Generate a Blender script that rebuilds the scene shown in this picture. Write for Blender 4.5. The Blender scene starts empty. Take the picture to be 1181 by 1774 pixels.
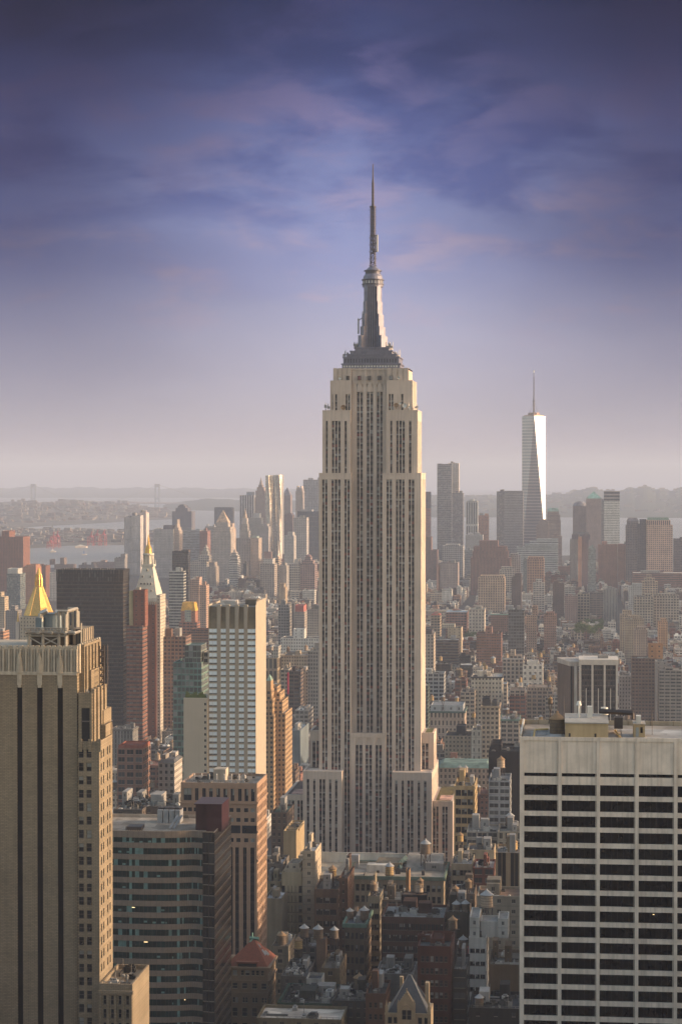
import bpy, math, random
from mathutils import Vector, Matrix
RND = random.Random(11)
SC = bpy.context.scene
COL = SC.collection
rad = math.radians

# ------------------------------------------------------------------ camera
# +Y runs down the avenues, +X across town to the west, metres, eye 259 m up
F = 3820.0                      # focal length in pixels of a 1181 wide picture
EYE = Vector((0, 0, 259.0))
YAW, PITCH = rad(6.0), math.atan(71.0 / F)
cam_d = bpy.data.cameras.new('camera')
cam = bpy.data.objects.new('camera', cam_d)
COL.objects.link(cam)
cam.location = EYE
cam.rotation_euler = (rad(90) - PITCH, 0, YAW)
cam_d.sensor_fit = 'HORIZONTAL'
cam_d.sensor_width = 36.0
cam_d.lens = 36.0 * F / 1181.0
cam_d.clip_start = 1.0
cam_d.clip_end = 200000.0
SC.camera = cam

# ------------------------------------------------------------------ light
SUN_EL, SUN_AZ = 11.5, 7.0     # degrees: height, and turn from +X towards +Y
sun_dir = Vector((math.cos(rad(SUN_EL)) * math.cos(rad(SUN_AZ)),
                  math.cos(rad(SUN_EL)) * math.sin(rad(SUN_AZ)), math.sin(rad(SUN_EL))))
sun_d = bpy.data.lights.new('sun', 'SUN')
sun_d.energy = 2.1
sun_d.angle = rad(0.5)
sun_d.color = (1.0, 0.75, 0.52)
sun = bpy.data.objects.new('sun', sun_d)
COL.objects.link(sun)
sun.location = (0, 0, 3000)
sun.rotation_euler = sun_dir.to_track_quat('Z', 'Y').to_euler()

SC.view_settings.view_transform = 'Standard'
SC.view_settings.look = 'None'
SC.view_settings.gamma = 1.0
SC.view_settings.exposure = 1.22
SC.render.engine = 'CYCLES'
SC.cycles.use_denoising = True
SC.cycles.max_bounces = 5
SC.cycles.diffuse_bounces = 2
SC.cycles.glossy_bounces = 2
SC.cycles.transmission_bounces = 2
SC.cycles.volume_bounces = 0
SC.cycles.caustics_reflective = False
SC.cycles.caustics_refractive = False
SC.cycles.sample_clamp_indirect = 4.0


class NT:
    """tiny node-tree writer: a socket, a number or a colour may be an input"""
    def __init__(s, tree):
        s.t = tree
        tree.nodes.clear()

    def n(s, kind, out=0, ins=None, **props):
        nd = s.t.nodes.new(kind)
        for k, v in props.items():
            setattr(nd, k, v)
        for k, v in (ins or {}).items():
            sock = nd.inputs[k]
            if isinstance(v, bpy.types.NodeSocket):
                s.t.links.new(v, sock)
            else:
                sock.default_value = v
        s.last = nd
        return nd.outputs[out] if nd.outputs else None

    def m(s, op, a, b=0.0, c=0.0):
        return s.n('ShaderNodeMath', 0, {0: a, 1: b, 2: c}, operation=op)

    def mix(s, f, a, b, bt='MIX'):
        nd = s.t.nodes.new('ShaderNodeMix')
        nd.data_type = 'RGBA'
        nd.blend_type = bt
        for k, v in ((0, f), (6, a), (7, b)):
            if isinstance(v, bpy.types.NodeSocket):
                s.t.links.new(v, nd.inputs[k])
            else:
                nd.inputs[k].default_value = v if k == 0 else (tuple(v) + (1.0,))[:4]
        return nd.outputs[2]

    def ramp(s, f, stops, interp='LINEAR'):
        nd = s.t.nodes.new('ShaderNodeValToRGB')
        nd.color_ramp.interpolation = interp
        el = nd.color_ramp.elements
        while len(el) < len(stops):
            el.new(0.5)
        for e, (p, c) in zip(el, stops):
            e.position = p
            e.color = (tuple(c) + (1.0,))[:4] if not isinstance(c, (int, float)) else (c, c, c, 1)
        s.t.links.new(f, nd.inputs[0])
        return nd.outputs[0]

    def rng(s, v, a, b, c=0.0, d=1.0, kind='LINEAR'):
        return s.n('ShaderNodeMapRange', 0, {0: v, 1: a, 2: b, 3: c, 4: d}, interpolation_type=kind)


world = bpy.data.worlds.new("World")
SC.world = world
world.use_nodes = True
w = NT(world.node_tree)
sky = w.n('ShaderNodeTexSky', sky_type='NISHITA', sun_disc=False, sun_elevation=rad(SUN_EL),
          sun_rotation=rad(90 - SUN_AZ), altitude=260, air_density=1.3, dust_density=3.0)
gen = w.n('ShaderNodeTexCoord', 0)
sx, sy, sz = (lambda q: (q.outputs[0], q.outputs[1], q.outputs[2]))(
    (w.n('ShaderNodeSeparateXYZ', 0, {0: gen}), w.last)[1])
# the low band of sky over the harbour: pink haze, lilac, then the blue underside of a cloud deck
base = w.ramp(w.rng(sz, 0.0, 0.25), [
    (0.00, (.60, .51, .51)), (0.10, (.58, .52, .55)), (0.24, (.52, .49, .60)), (0.36, (.40, .405, .60)),
    (0.50, (.27, .295, .53)), (0.64, (.125, .15, .36)), (0.76, (.075, .09, .24)), (0.88, (.04, .055, .16)), (1.0, (.02, .03, .10))])
den = w.m('ADD', sz, 0.25)
pv = w.n('ShaderNodeCombineXYZ', 0, {0: w.m('DIVIDE', sx, den), 1: w.m('DIVIDE', sy, den), 2: 0.0})
n1 = w.n('ShaderNodeTexNoise', 0, {'Vector': pv, 'Scale': 3.4, 'Detail': 9.0, 'Roughness': .6, 'Distortion': .3})
n2 = w.n('ShaderNodeTexNoise', 0, {'Vector': pv, 'Scale': 6.5, 'Detail': 9.0, 'Roughness': .6, 'Distortion': .35})
n3 = w.n('ShaderNodeTexNoise', 0, {'Vector': pv, 'Scale': 1.7, 'Detail': 4.0, 'Roughness': .5})
# the ragged lower edge of the cloud deck, and clear lilac air under it
deck = w.rng(w.m('ADD', sz, w.m('ADD', w.m('MULTIPLY', w.m('SUBTRACT', n1, .5), .085), w.m('MULTIPLY', w.m('SUBTRACT', n3, .5), .06))), .080, .116, kind='SMOOTHSTEP')
under = w.ramp(w.rng(sz, .06, .22), [(0, (.20, .23, .50)), (.3, (.165, .195, .44)), (.6, (.115, .13, .315)), (.8, (.055, .068, .18)), (1, (.018, .026, .085))])
blue = w.ramp(w.rng(sz, .06, .22), [(0, (.42, .41, .62)), (.3, (.37, .385, .60)), (.6, (.26, .265, .47)), (.8, (.12, .125, .27)), (1, (.05, .058, .15))])
pink = w.ramp(w.rng(sz, .06, .22), [(0, (.58, .46, .58)), (.3, (.50, .41, .56)), (.6, (.36, .275, .43)), (.8, (.17, .135, .27)), (1, (.075, .062, .15))])
body = w.mix(w.rng(n1, .37, .60, kind='SMOOTHSTEP'), under, blue)
body = w.mix(w.m('MULTIPLY', w.rng(n2, .44, .64, kind='SMOOTHSTEP'), w.rng(n3, .34, .54)), body, pink)
c3_ = w.mix(w.m('MULTIPLY', deck, .92), base, body)
puff = w.m('MULTIPLY', w.m('MULTIPLY', w.rng(n2, .52, .70, kind='SMOOTHSTEP'), w.rng(sz, .05, .075)), w.rng(sz, .14, .10))
c3 = w.mix(w.m('MULTIPLY', puff, .6), c3_, (.60, .47, .56))
# cloud banks to either side; lens falloff is also painted into their darkening
side = w.m('ABSOLUTE', w.m('SUBTRACT', w.m('DIVIDE', sx, w.m('MAXIMUM', sy, .01)), -.100))
bank = w.m('MULTIPLY', w.rng(w.m('ADD', side, w.m('MULTIPLY', w.m('SUBTRACT', n3, .5), .10)), -.01, .15, kind='SMOOTHSTEP'),
           w.rng(sz, .0, .10, .16, .95))
c4 = w.mix(w.m('MULTIPLY', bank, w.rng(sy, 0.0, .3)), c3, w.mix(1.0, c3, (.22, .23, .34), 'MULTIPLY'))
c5 = w.mix(1.0, c4, w.ramp(w.rng(sz, .0, .21), [(0, (1.0, 1.0, 1.08)), (.35, (.94, .98, 1.05)), (.6, (.80, .89, 1.02)), (1, (.42, .58, .80))]), 'MULTIPLY')
low = w.n('ShaderNodeBackground', 0, {0: c5, 1: 0.40})
warm = w.mix(1.0, sky, (1.0, .89, .82), 'MULTIPLY')
high = w.n('ShaderNodeBackground', 0, {0: warm, 1: 0.15})
front = w.m('MULTIPLY', w.rng(sy, .25, .55), w.rng(sz, .30, .235))
mixs = w.n('ShaderNodeMixShader', 0, {0: front, 1: high, 2: low})
w.n('ShaderNodeOutputWorld', 0, {0: mixs})

# ------------------------------------------------------------------ from picture to place
cy_, sy_ = math.cos(YAW), math.sin(YAW)
FWD = Vector((-sy_ * math.cos(PITCH), cy_ * math.cos(PITCH), -math.sin(PITCH)))
RGT = Vector((cy_, sy_, 0))
UPV = RGT.cross(FWD)
REARTH = 7.4e6                  # earth radius with refraction


def ray(px, py):
    return FWD * F + RGT * (px - 590.5) - UPV * (py - 887.0)


def at(px, py, Y):
    r = ray(px, py)
    return EYE + r * (Y / r.y)


def proj(p):
    v = Vector(p) - EYE
    d = v.dot(FWD)
    return 590.5 + F * v.dot(RGT) / d, 887.0 - F * v.dot(UPV) / d


def sag(x, y):
    return (x * x + y * y) / (2 * REARTH)


def on_ground(px, py, h=0.0):
    """the point of the curved ground seen in this direction"""
    r = ray(px, py).normalized()
    hz = math.hypot(r.x, r.y)
    a, b, c = hz * hz / (2 * REARTH), r.z, EYE.z - h
    disc = b * b - 4 * a * c
    t = (-b - math.sqrt(disc)) / (2 * a) if disc > 0 else -b / (2 * a)
    p = EYE + r * t
    return Vector((p.x, p.y, h - sag(p.x, p.y)))


# ------------------------------------------------------------------ materials
MATS = {}


def nm(v, rr=.0):
    return (v, v, v)


def mat(name, col, rough=.8, metal=0.0, var=.25, scale=.35, spec=.3, bump=0.0, streak=0.0):
    if name in MATS:
        return MATS[name]
    m = bpy.data.materials.new(name)
    m.use_nodes = True
    t = NT(m.node_tree)
    pos = t.n('ShaderNodeTexCoord', 3)
    nz = t.n('ShaderNodeTexNoise', 0, {'Vector': pos, 'Scale': scale, 'Detail': 6.0, 'Roughness': .6})
    lo, hi_ = [tuple(c * (1 - var) for c in col), tuple(min(1, c * (1 + var)) for c in col)]
    c = t.ramp(nz, [(.3, lo), (.7, hi_)])
    if streak:
        sv = t.n('ShaderNodeMapping', 0, {0: pos, 3: (1.1, 1.1, .04)})
        s2 = t.n('ShaderNodeTexNoise', 0, {'Vector': sv, 'Scale': 1.0, 'Detail': 4.0})
        c = t.mix(t.rng(s2, .45, .75, 0, streak), c, tuple(k * .45 for k in col))
    b = {'Base Color': c, 'Roughness': rough, 'Metallic': metal, 'Specular IOR Level': spec}
    if bump:
        b['Normal'] = t.n('ShaderNodeBump', 0, {'Height': nz, 'Strength': bump, 'Distance': .2})
    t.n('ShaderNodeOutputMaterial', 0, {0: t.n('ShaderNodeBsdfPrincipled', 0, b)})
    MATS[name] = m
    return m


def make_facade(name, glossy_wall=.85, shine=.22):
    """wall colour and window pattern come from face attributes; one uv unit is one window bay by one floor"""
    m = bpy.data.materials.new(name)
    m.use_nodes = True
    t = NT(m.node_tree)
    uv = t.n('ShaderNodeUVMap', 0, uv_map='UVMap')
    t.n('ShaderNodeSeparateXYZ', 0, {0: uv})
    u, v = t.last.outputs[0], t.last.outputs[1]
    colr = t.n('ShaderNodeAttribute', 0, attribute_name='Col')
    win = t.n('ShaderNodeAttribute', 0, attribute_name='Win')
    walpha = t.last.outputs['Alpha']
    t.n('ShaderNodeSeparateXYZ', 0, {0: win})
    fw, fh, gl = t.last.outputs[0], t.last.outputs[1], t.last.outputs[2]
    fx, fy = t.m('FRACT', u), t.m('FRACT', v)
    ix, iy = t.m('FLOOR', u), t.m('FLOOR', v)
    mx = t.m('LESS_THAN', t.m('ABSOLUTE', t.m('SUBTRACT', fx, .5)), t.m('MULTIPLY', fw, .5))
    my = t.m('LESS_THAN', t.m('ABSOLUTE', t.m('SUBTRACT', fy, .52)), t.m('MULTIPLY', fh, .5))
    mask = t.m('MULTIPLY', mx, my)
    pos = t.n('ShaderNodeNewGeometry', 0)
    oi = t.n('ShaderNodeObjectInfo', 5)
    cell = t.n('ShaderNodeCombineXYZ', 0, {0: ix, 1: iy, 2: t.m('MULTIPLY', oi, 91.0)})
    wn = t.n('ShaderNodeTexWhiteNoise', 0, {'Vector': cell}, noise_dimensions='3D')
    bright = t.m('MULTIPLY', t.m('POWER', wn, 3.0), t.m('ADD', gl, .10))
    glass = t.mix(t.m('ADD', t.m('MULTIPLY', gl, .5), bright), (.010, .010, .012), (.36, .37, .38))
    n1_ = t.n('ShaderNodeTexNoise', 0, {'Vector': pos, 'Scale': .06, 'Detail': 6.0, 'Roughness': .62})
    sv = t.n('ShaderNodeMapping', 0, {0: pos, 3: (.5, .5, .03)})
    n2_ = t.n('ShaderNodeTexNoise', 0, {'Vector': sv, 'Scale': 1.0, 'Detail': 5.0})
    shade = t.m('ADD', t.m('MULTIPLY', n1_, .55), t.m('MULTIPLY', n2_, .5))
    wallc = t.mix(1.0, colr, t.ramp(shade, [(.3, .55), (.7, 1.22)]), 'MULTIPLY')
    has = t.m('GREATER_THAN', fh, .02)
    ledge = t.m('MULTIPLY', t.m('LESS_THAN', fy, .10), has)
    sill = t.m('MULTIPLY', t.m('MULTIPLY', mx, has), t.m('LESS_THAN', t.m('ABSOLUTE', t.m('SUBTRACT', fy, t.m('SUBTRACT', .49, t.m('MULTIPLY', fh, .5)))), .035))
    wallc = t.mix(t.m('MULTIPLY', ledge, .22), wallc, (.05, .045, .04))
    wallc = t.mix(t.m('MULTIPLY', sill, .35), wallc, (.5, .46, .4))
    bar = t.m('MULTIPLY', t.m('LESS_THAN', t.m('ABSOLUTE', t.m('SUBTRACT', fx, .5)), .035), mask)
    base_ = t.mix(mask, wallc, glass)
    base_ = t.mix(t.m('MULTIPLY', bar, .5), base_, wallc)
    rough = t.m('SUBTRACT', glossy_wall, t.m('MULTIPLY', mask, glossy_wall - .16))
    hgt = t.m('SUBTRACT', 1.0, mask)
    nrm = t.n('ShaderNodeBump', 0, {'Height': hgt, 'Strength': .5, 'Distance': .12})
    b = t.n('ShaderNodeBsdfPrincipled', 0, {'Base Color': base_, 'Roughness': rough, 'Specular IOR Level': t.m('ADD', .10, t.m('MULTIPLY', mask, shine)), 'Normal': nrm})
    t.n('ShaderNodeOutputMaterial', 0, {0: b})
    MATS[name] = m
    return m


def make_roofing():
    m = bpy.data.materials.new('roofing')
    m.use_nodes = True
    t = NT(m.node_tree)
    colr = t.n('ShaderNodeAttribute', 0, attribute_name='Col')
    pos = t.n('ShaderNodeNewGeometry', 0)
    n1_ = t.n('ShaderNodeTexNoise', 0, {'Vector': pos, 'Scale': .12, 'Detail': 8.0, 'Roughness': .65})
    vo = t.n('ShaderNodeTexVoronoi', 1, {'Vector': pos, 'Scale': .16})
    t.n('ShaderNodeSeparateXYZ', 0, {0: vo})
    patch = t.last.outputs[0]
    sh = t.m('ADD', t.m('MULTIPLY', n1_, .8), t.m('MULTIPLY', patch, .3))
    c = t.mix(1.0, colr, t.ramp(sh, [(.3, .45), (.8, 1.35)]), 'MULTIPLY')
    b = t.n('ShaderNodeBsdfPrincipled', 0, {'Base Color': c, 'Roughness': .9, 'Specular IOR Level': .2})
    t.n('ShaderNodeOutputMaterial', 0, {0: b})
    MATS['roofing'] = m
    return m


FAC = make_facade('masonry_facade')
GLZ = make_facade('curtain_wall', .35, .75)
ROOF = make_roofing()
M_METAL = mat('painted_steel', (.35, .35, .36), .5, .3)
M_DARKM = mat('dark_steel', (.07, .06, .06), .55, .4)
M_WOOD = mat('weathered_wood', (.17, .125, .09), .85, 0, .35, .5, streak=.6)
M_CAPW = mat('tank_cap_wood', (.27, .175, .10), .8, 0, .25, .6)
M_CAPG = mat('tank_cap_metal', (.36, .36, .36), .6, .2, .2, .5)
M_GLASS = mat('dark_glass', (.016, .018, .022), .12, 0, .4, .12, .5)
M_BLIND = mat('glass_with_blind', (.24, .24, .22), .35, 0, .3, .3)
M_FRAME = mat('window_frame', (.12, .10, .085), .6)
M_GOLD = mat('gilded_metal', (.62, .38, .11), .42, .6, .25, .9, .3, .2)
M_LIME = mat('limestone', (.60, .50, .43), .85, 0, .14, .05, .25, streak=.35)
M_WHITEP = mat('white_paint', (.66, .64, .6), .6, 0, .15, .3)
M_COPPER = mat('green_copper', (.16, .30, .25), .7, 0, .25, .3)

# window patterns: bay width, floor height, share of the bay that is glass across and up, brightness of the panes
STY = {
    'punch': (3.0, 3.4, .46, .50, .10), 'loft': (4.6, 4.0, .72, .58, .14), 'band': (3.2, 3.7, 1.0, .48, .14),
    'pin': (2.6, 3.7, .48, .96, .12), 'grid': (3.6, 3.6, .66, .62, .12), 'blank': (4, 4, 0, 0, 0),
    'glass': (2.2, 3.8, .90, .80, .45), 'dglass': (2.2, 3.8, .92, .85, .02), 'few': (6.5, 4.2, .22, .34, .08),
    'small': (2.6, 3.1, .36, .42, .10), 'balc': (5.0, 3.2, .84, .46, .18), 'wide': (5.5, 3.8, .82, .55, .16),
    'lt': (3.0, 3.6, .80, .55, .75),
}
C = {
    'tan': (.40, .31, .22), 'cream': (.56, .46, .35), 'white': (.66, .63, .58), 'grey': (.29, .28, .27), 'pale': (.47, .43, .40),
    'brown': (.19, .125, .09), 'brick': (.21, .095, .068), 'dark': (.085, .07, .06), 'black': (.022, .021, .022), 'blue': (.19, .23, .28),
    'green': (.20, .33, .30), 'pink': (.44, .28, .22), 'lime': (.46, .385, .31), 'orange': (.48, .25, .14), 'slate': (.15, .16, .18), 'dbrick': (.15, .07, .05),
    'yel': (.50, .38, .21), 'sand': (.50, .40, .29),
}
RC = [(.10, .095, .09), (.22, .21, .2), (.38, .36, .33), (.07, .07, .075), (.30, .25, .19), (.52, .5, .47)]


def c3(c):
    return C[c] if isinstance(c, str) else c


# ------------------------------------------------------------------ mesh building
class MB:
    def __init__(s):
        s.v, s.f, s.mi, s.uv, s.col, s.win = [], [], [], [], [], []

    def face(s, pts, mi=0, uv=None, col=(.4, .4, .4), win=(0, 0, 0)):
        b = len(s.v)
        s.v.extend([tuple(p) for p in pts])
        s.f.append(tuple(range(b, b + len(pts))))
        s.mi.append(mi)
        s.uv.extend(uv if uv else [(0.0, 0.0)] * len(pts))
        s.col.append((col[0], col[1], col[2], 1.0))
        s.win.append((win[0], win[1], win[2], 1.0))

    def wall(s, p, q, z0, z1, sty=None, col=(.4, .4, .4), mi=0):
        """upright face from p to q (outside on the right hand), patterned in whole bays and floors"""
        st = STY[sty] if isinstance(sty, str) else sty
        L = math.hypot(q[0] - p[0], q[1] - p[1])
        if st and st[2] > 0:
            nu, nv = max(1, round(L / st[0])), max(1, round((z1 - z0) / st[1]))
            win = st[2:5]
            o = s.off if hasattr(s, 'off') else 0
            uv = [(o, 0), (o + nu, 0), (o + nu, nv), (o, nv)]
        else:
            uv, win = None, (0, 0, 0)
        s.face([(p[0], p[1], z0), (q[0], q[1], z0), (q[0], q[1], z1), (p[0], p[1], z1)], mi, uv, col, win)

    def prism(s, poly, z0, z1, sty=None, col=(.4, .4, .4), mi=0, top=True, tmi=None, tcol=None, bottom=False):
        """poly: plan outline, counter-clockwise"""
        n = len(poly)
        for i in range(n):
            s.off = i * 37
            s.wall(poly[i], poly[(i + 1) % n], z0, z1, sty, col, mi)
        if top:
            s.face([(x, y, z1) for x, y in poly], mi if tmi is None else tmi, None, tcol or col)
        if bottom:
            s.face([(x, y, z0) for x, y in reversed(poly)], mi, None, col)

    def box(s, x0, x1, y0, y1, z0, z1, sty=None, col=(.4, .4, .4), mi=0, **k):
        s.prism([(x0, y0), (x1, y0), (x1, y1), (x0, y1)], z0, z1, sty, col, mi, **k)

    def parapet(s, poly, z0, z1, t, col, mi=0):
        """low wall ring standing on a flat roof, inner faces and coping"""
        cx = sum(p[0] for p in poly) / len(poly)
        cy = sum(p[1] for p in poly) / len(poly)
        inn = inset(poly, t)
        n = len(poly)
        for i in range(n):
            a, b, c, d = poly[i], poly[(i + 1) % n], inn[(i + 1) % n], inn[i]
            s.face([(a[0], a[1], z1), (b[0], b[1], z1), (c[0], c[1], z1), (d[0], d[1], z1)], mi, None, col)
            s.face([(c[0], c[1], z0), (d[0], d[1], z0), (d[0], d[1], z1), (c[0], c[1], z1)], mi, None, col)
        return inn

    def cone(s, cx, cy, z0, z1, r0, r1, n=12, mi=0, col=(.4, .4, .4), cap=True, rot=0.0):
        a = [(cx + r0 * math.cos(2 * math.pi * i / n + rot), cy + r0 * math.sin(2 * math.pi * i / n + rot), z0) for i in range(n)]
        b = [(cx + r1 * math.cos(2 * math.pi * i / n + rot), cy + r1 * math.sin(2 * math.pi * i / n + rot), z1) for i in range(n)]
        for i in range(n):
            j = (i + 1) % n
            if r1 > 1e-4:
                s.face([a[i], a[j], b[j], b[i]], mi, None, col)
            else:
                s.face([a[i], a[j], b[i]], mi, None, col)
        if cap and r1 > 1e-4:
            s.face(b, mi, None, col)

    def bar(s, p, q, r, mi=0, col=(.3, .3, .3)):
        p, q = Vector(p), Vector(q)
        d = (q - p).normalized()
        a = d.orthogonal().normalized() * r
        b = d.cross(a)
        P = [p + a + b, p - a + b, p - a - b, p + a - b]
        Q = [x + (q - p) for x in P]
        for i in range(4):
            j = (i + 1) % 4
            s.face([P[i], P[j], Q[j], Q[i]], mi, None, col)
        s.face(Q, mi, None, col)
        s.face(P[::-1], mi, None, col)

    def hip(s, x0, x1, y0, y1, z0, z1, f=1.0, mi=0, col=(.4, .4, .4)):
        """hipped roof; f=1 comes to a point, less leaves a flat top"""
        cx, cy = (x0 + x1) / 2, (y0 + y1) / 2
        a = [(x0, y0), (x1, y0), (x1, y1), (x0, y1)]
        b = [(cx + (x - cx) * (1 - f), cy + (y - cy) * (1 - f)) for x, y in a]
        for i in range(4):
            j = (i + 1) % 4
            if f > .999:
                s.face([(*a[i], z0), (*a[j], z0), (*b[i], z1)], mi, None, col)
            else:
                s.face([(*a[i], z0), (*a[j], z0), (*b[j], z1), (*b[i], z1)], mi, None, col)
        if f <= .999:
            s.face([(*p, z1) for p in b], mi, None, col)

    def build(s, name, mats, parent=None, loc=None):
        me = bpy.data.meshes.new(name)
        me.from_pydata(s.v, [], s.f)
        for m_ in (mats if isinstance(mats, (list, tuple)) else [mats]):
            me.materials.append(m_)
        me.polygons.foreach_set('material_index', s.mi)
        uvl = me.uv_layers.new(name='UVMap')
        uvl.data.foreach_set('uv', [x for p in s.uv for x in p])
        for an, arr in (('Col', s.col), ('Win', s.win)):
            a = me.attributes.new(an, 'FLOAT_COLOR', 'FACE')
            a.data.foreach_set('color', [x for p in arr for x in p])
        me.update()
        return link(name, me, parent, loc)


def inset(poly, t):
    n = len(poly)
    out = []
    for i in range(n):
        p0, p1, p2 = Vector(poly[i - 1]).to_2d(), Vector(poly[i]).to_2d(), Vector(poly[(i + 1) % n]).to_2d()
        d1, d2 = (p1 - p0).normalized(), (p2 - p1).normalized()
        n1_, n2_ = Vector((-d1.y, d1.x)), Vector((-d2.y, d2.x))
        k = n1_ + n2_
        k = k / max(.2, k.dot(n1_))
        q = p1 + k * t
        out.append((q.x, q.y))
    return out


def link(name, data, parent=None, loc=None):
    o = bpy.data.objects.new(name, data)
    COL.objects.link(o)
    if parent is not None:
        o.parent = parent
    if loc is not None:
        o.location = loc
    return o


LABELS = set()


def tag(o, label, cat, group=None, kind=None):
    if label:
        o['label'] = label
        LABELS.add(label)
    if cat:
        o['category'] = cat
    if group:
        o['group'] = group
    if kind:
        o['kind'] = kind
    return o


def thing(name, label, cat, loc, rotz=0.0, group=None):
    o = link(name, None)
    o.location = loc
    o.rotation_euler = (0, 0, rotz)
    return tag(o, label, cat, group)


class Face:
    """a wall plane: u along it, z up, d outwards"""
    def __init__(s, kind, x0, x1, y0, y1):
        s.O, s.U, s.N, s.L = {
            'front': (Vector((x0, y0, 0)), Vector((1, 0, 0)), Vector((0, -1, 0)), x1 - x0),
            'right': (Vector((x1, y0, 0)), Vector((0, 1, 0)), Vector((1, 0, 0)), y1 - y0),
            'left': (Vector((x0, y1, 0)), Vector((0, -1, 0)), Vector((-1, 0, 0)), y1 - y0)}[kind]

    def p(s, u, z, d=0.0):
        q = s.O + s.U * u + s.N * d
        return (q.x, q.y, z)

    def quad(s, mb, u0, u1, z0, z1, d=0.0, mi=0, **k):
        mb.face([s.p(u0, z0, d), s.p(u1, z0, d), s.p(u1, z1, d), s.p(u0, z1, d)], mi, **k)

    def block(s, mb, u0, u1, z0, z1, d0, d1, mi=0, **k):
        """a block standing out from depth d0 to d1"""
        P = s.p
        s.quad(mb, u0, u1, z0, z1, d1, mi, **k)
        mb.face([P(u0, z0, d0), P(u0, z0, d1), P(u0, z1, d1), P(u0, z1, d0)], mi, **k)
        mb.face([P(u1, z0, d1), P(u1, z0, d0), P(u1, z1, d0), P(u1, z1, d1)], mi, **k)
        mb.face([P(u0, z1, d1), P(u1, z1, d1), P(u1, z1, d0), P(u0, z1, d0)], mi, **k)
        mb.face([P(u0, z0, d0), P(u1, z0, d0), P(u1, z0, d1), P(u0, z0, d1)], mi, **k)

    def pierced(s, mb, u0, u1, z0, z1, us, zs, rec=.3, mi=0, **k):
        """wall with openings us x zs (lists of ranges), returns the openings"""
        us, zs = sorted(us), sorted(zs)
        ucuts, zc = [u0], z0
        for a, b in zs:
            s.quad(mb, u0, u1, zc, a, 0, mi, **k)
            uc = u0
            for c, d in us:
                s.quad(mb, uc, c, a, b, 0, mi, **k)
                P = s.p
                mb.face([P(c, a, 0), P(c, a, -rec), P(c, b, -rec), P(c, b, 0)], mi, **k)
                mb.face([P(d, a, -rec), P(d, a, 0), P(d, b, 0), P(d, b, -rec)], mi, **k)
                mb.face([P(c, a, 0), P(d, a, 0), P(d, a, -rec), P(c, a, -rec)], mi, **k)
                mb.face([P(c, b, -rec), P(d, b, -rec), P(d, b, 0), P(c, b, 0)], mi, **k)
                uc = d
            s.quad(mb, uc, u1, a, b, 0, mi, **k)
            zc = b
        s.quad(mb, u0, u1, zc, z1, 0, mi, **k)
        return [(c, d, a, b) for a, b in zs[::-1] for c, d in us]


def window_mesh(face, rect, d, style='sash', mb=None, lit=None):
    """frame, panes and a blind drawn part way; one window"""
    u0, u1, z0, z1 = rect
    own = mb is None
    mb = mb or MB()
    fr = min(.12, (u1 - u0) * .08)
    r = RND.random()
    if style == 'plain':
        face.quad(mb, u0, u1, z0, z1, d, 1 if r < .86 else 2)
    else:
        n = 2 if style == 'sash' else max(1, int(style))
        if style == 'sash':
            zm = (z0 + z1) / 2
            bl = RND.random()
            up = 2 if bl < .22 else 1
            lo = 2 if bl < .07 else 1
            face.quad(mb, u0 + fr, u1 - fr, zm + fr / 2, z1 - fr, d, up)
            face.quad(mb, u0 + fr, u1 - fr, z0 + fr, zm - fr / 2, d, lo)
            face.block(mb, u0, u1, zm - fr / 2, zm + fr / 2, d - .02, d + .06, 0)
        else:
            wd = (u1 - u0) / n
            for i in range(n):
                a = u0 + i * wd
                bl = RND.random()
                zb = z1 - (z1 - z0) * (.55 if bl < .16 else .25 if bl < .3 else 0)
                face.quad(mb, a + fr / 2, a + wd - fr / 2, z0 + fr, zb, d, 1)
                if zb < z1:
                    face.quad(mb, a + fr / 2, a + wd - fr / 2, zb, z1 - fr, d, 2)
                if i:
                    face.block(mb, a - fr / 2, a + fr / 2, z0, z1, d - .02, d + .06, 0)
        face.block(mb, u0, u0 + fr, z0, z1, d - .02, d + .05, 0)
        face.block(mb, u1 - fr, u1, z0, z1, d - .02, d + .05, 0)
        face.block(mb, u0, u1, z1 - fr, z1, d - .02, d + .07, 0)
        face.block(mb, u0 - .05, u1 + .05, z0 - .1, z0 + fr, d - .02, d + .34, 0)
    return mb


def add_windows(root, items, mats, style='sash', d=-.28, name='window', cap=100):
    """items: (face, rect); the first hundred are parts, the rest one part"""
    for i, (fc, rc) in enumerate(items[:cap]):
        window_mesh(fc, rc, d, style).build(name, mats, root)
    if len(items) > cap:
        mb = MB()
        for fc, rc in items[cap:]:
            window_mesh(fc, rc, d, style, mb)
        tag(mb.build(name, mats, root), None, None, kind='stuff')


WM = [M_FRAME, M_GLASS, M_BLIND]
HAND = []        # footprints and sight lines of what is placed by hand: x0,x1,y0,y1,H,px0,px1,ytop,vis,label


def reg(X0, X1, Y0, Y1, H, px0, px1, yt, vis, label):
    HAND.append((min(X0, X1), max(X0, X1), Y0, Y1, H, px0, px1, yt, vis, label))


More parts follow.
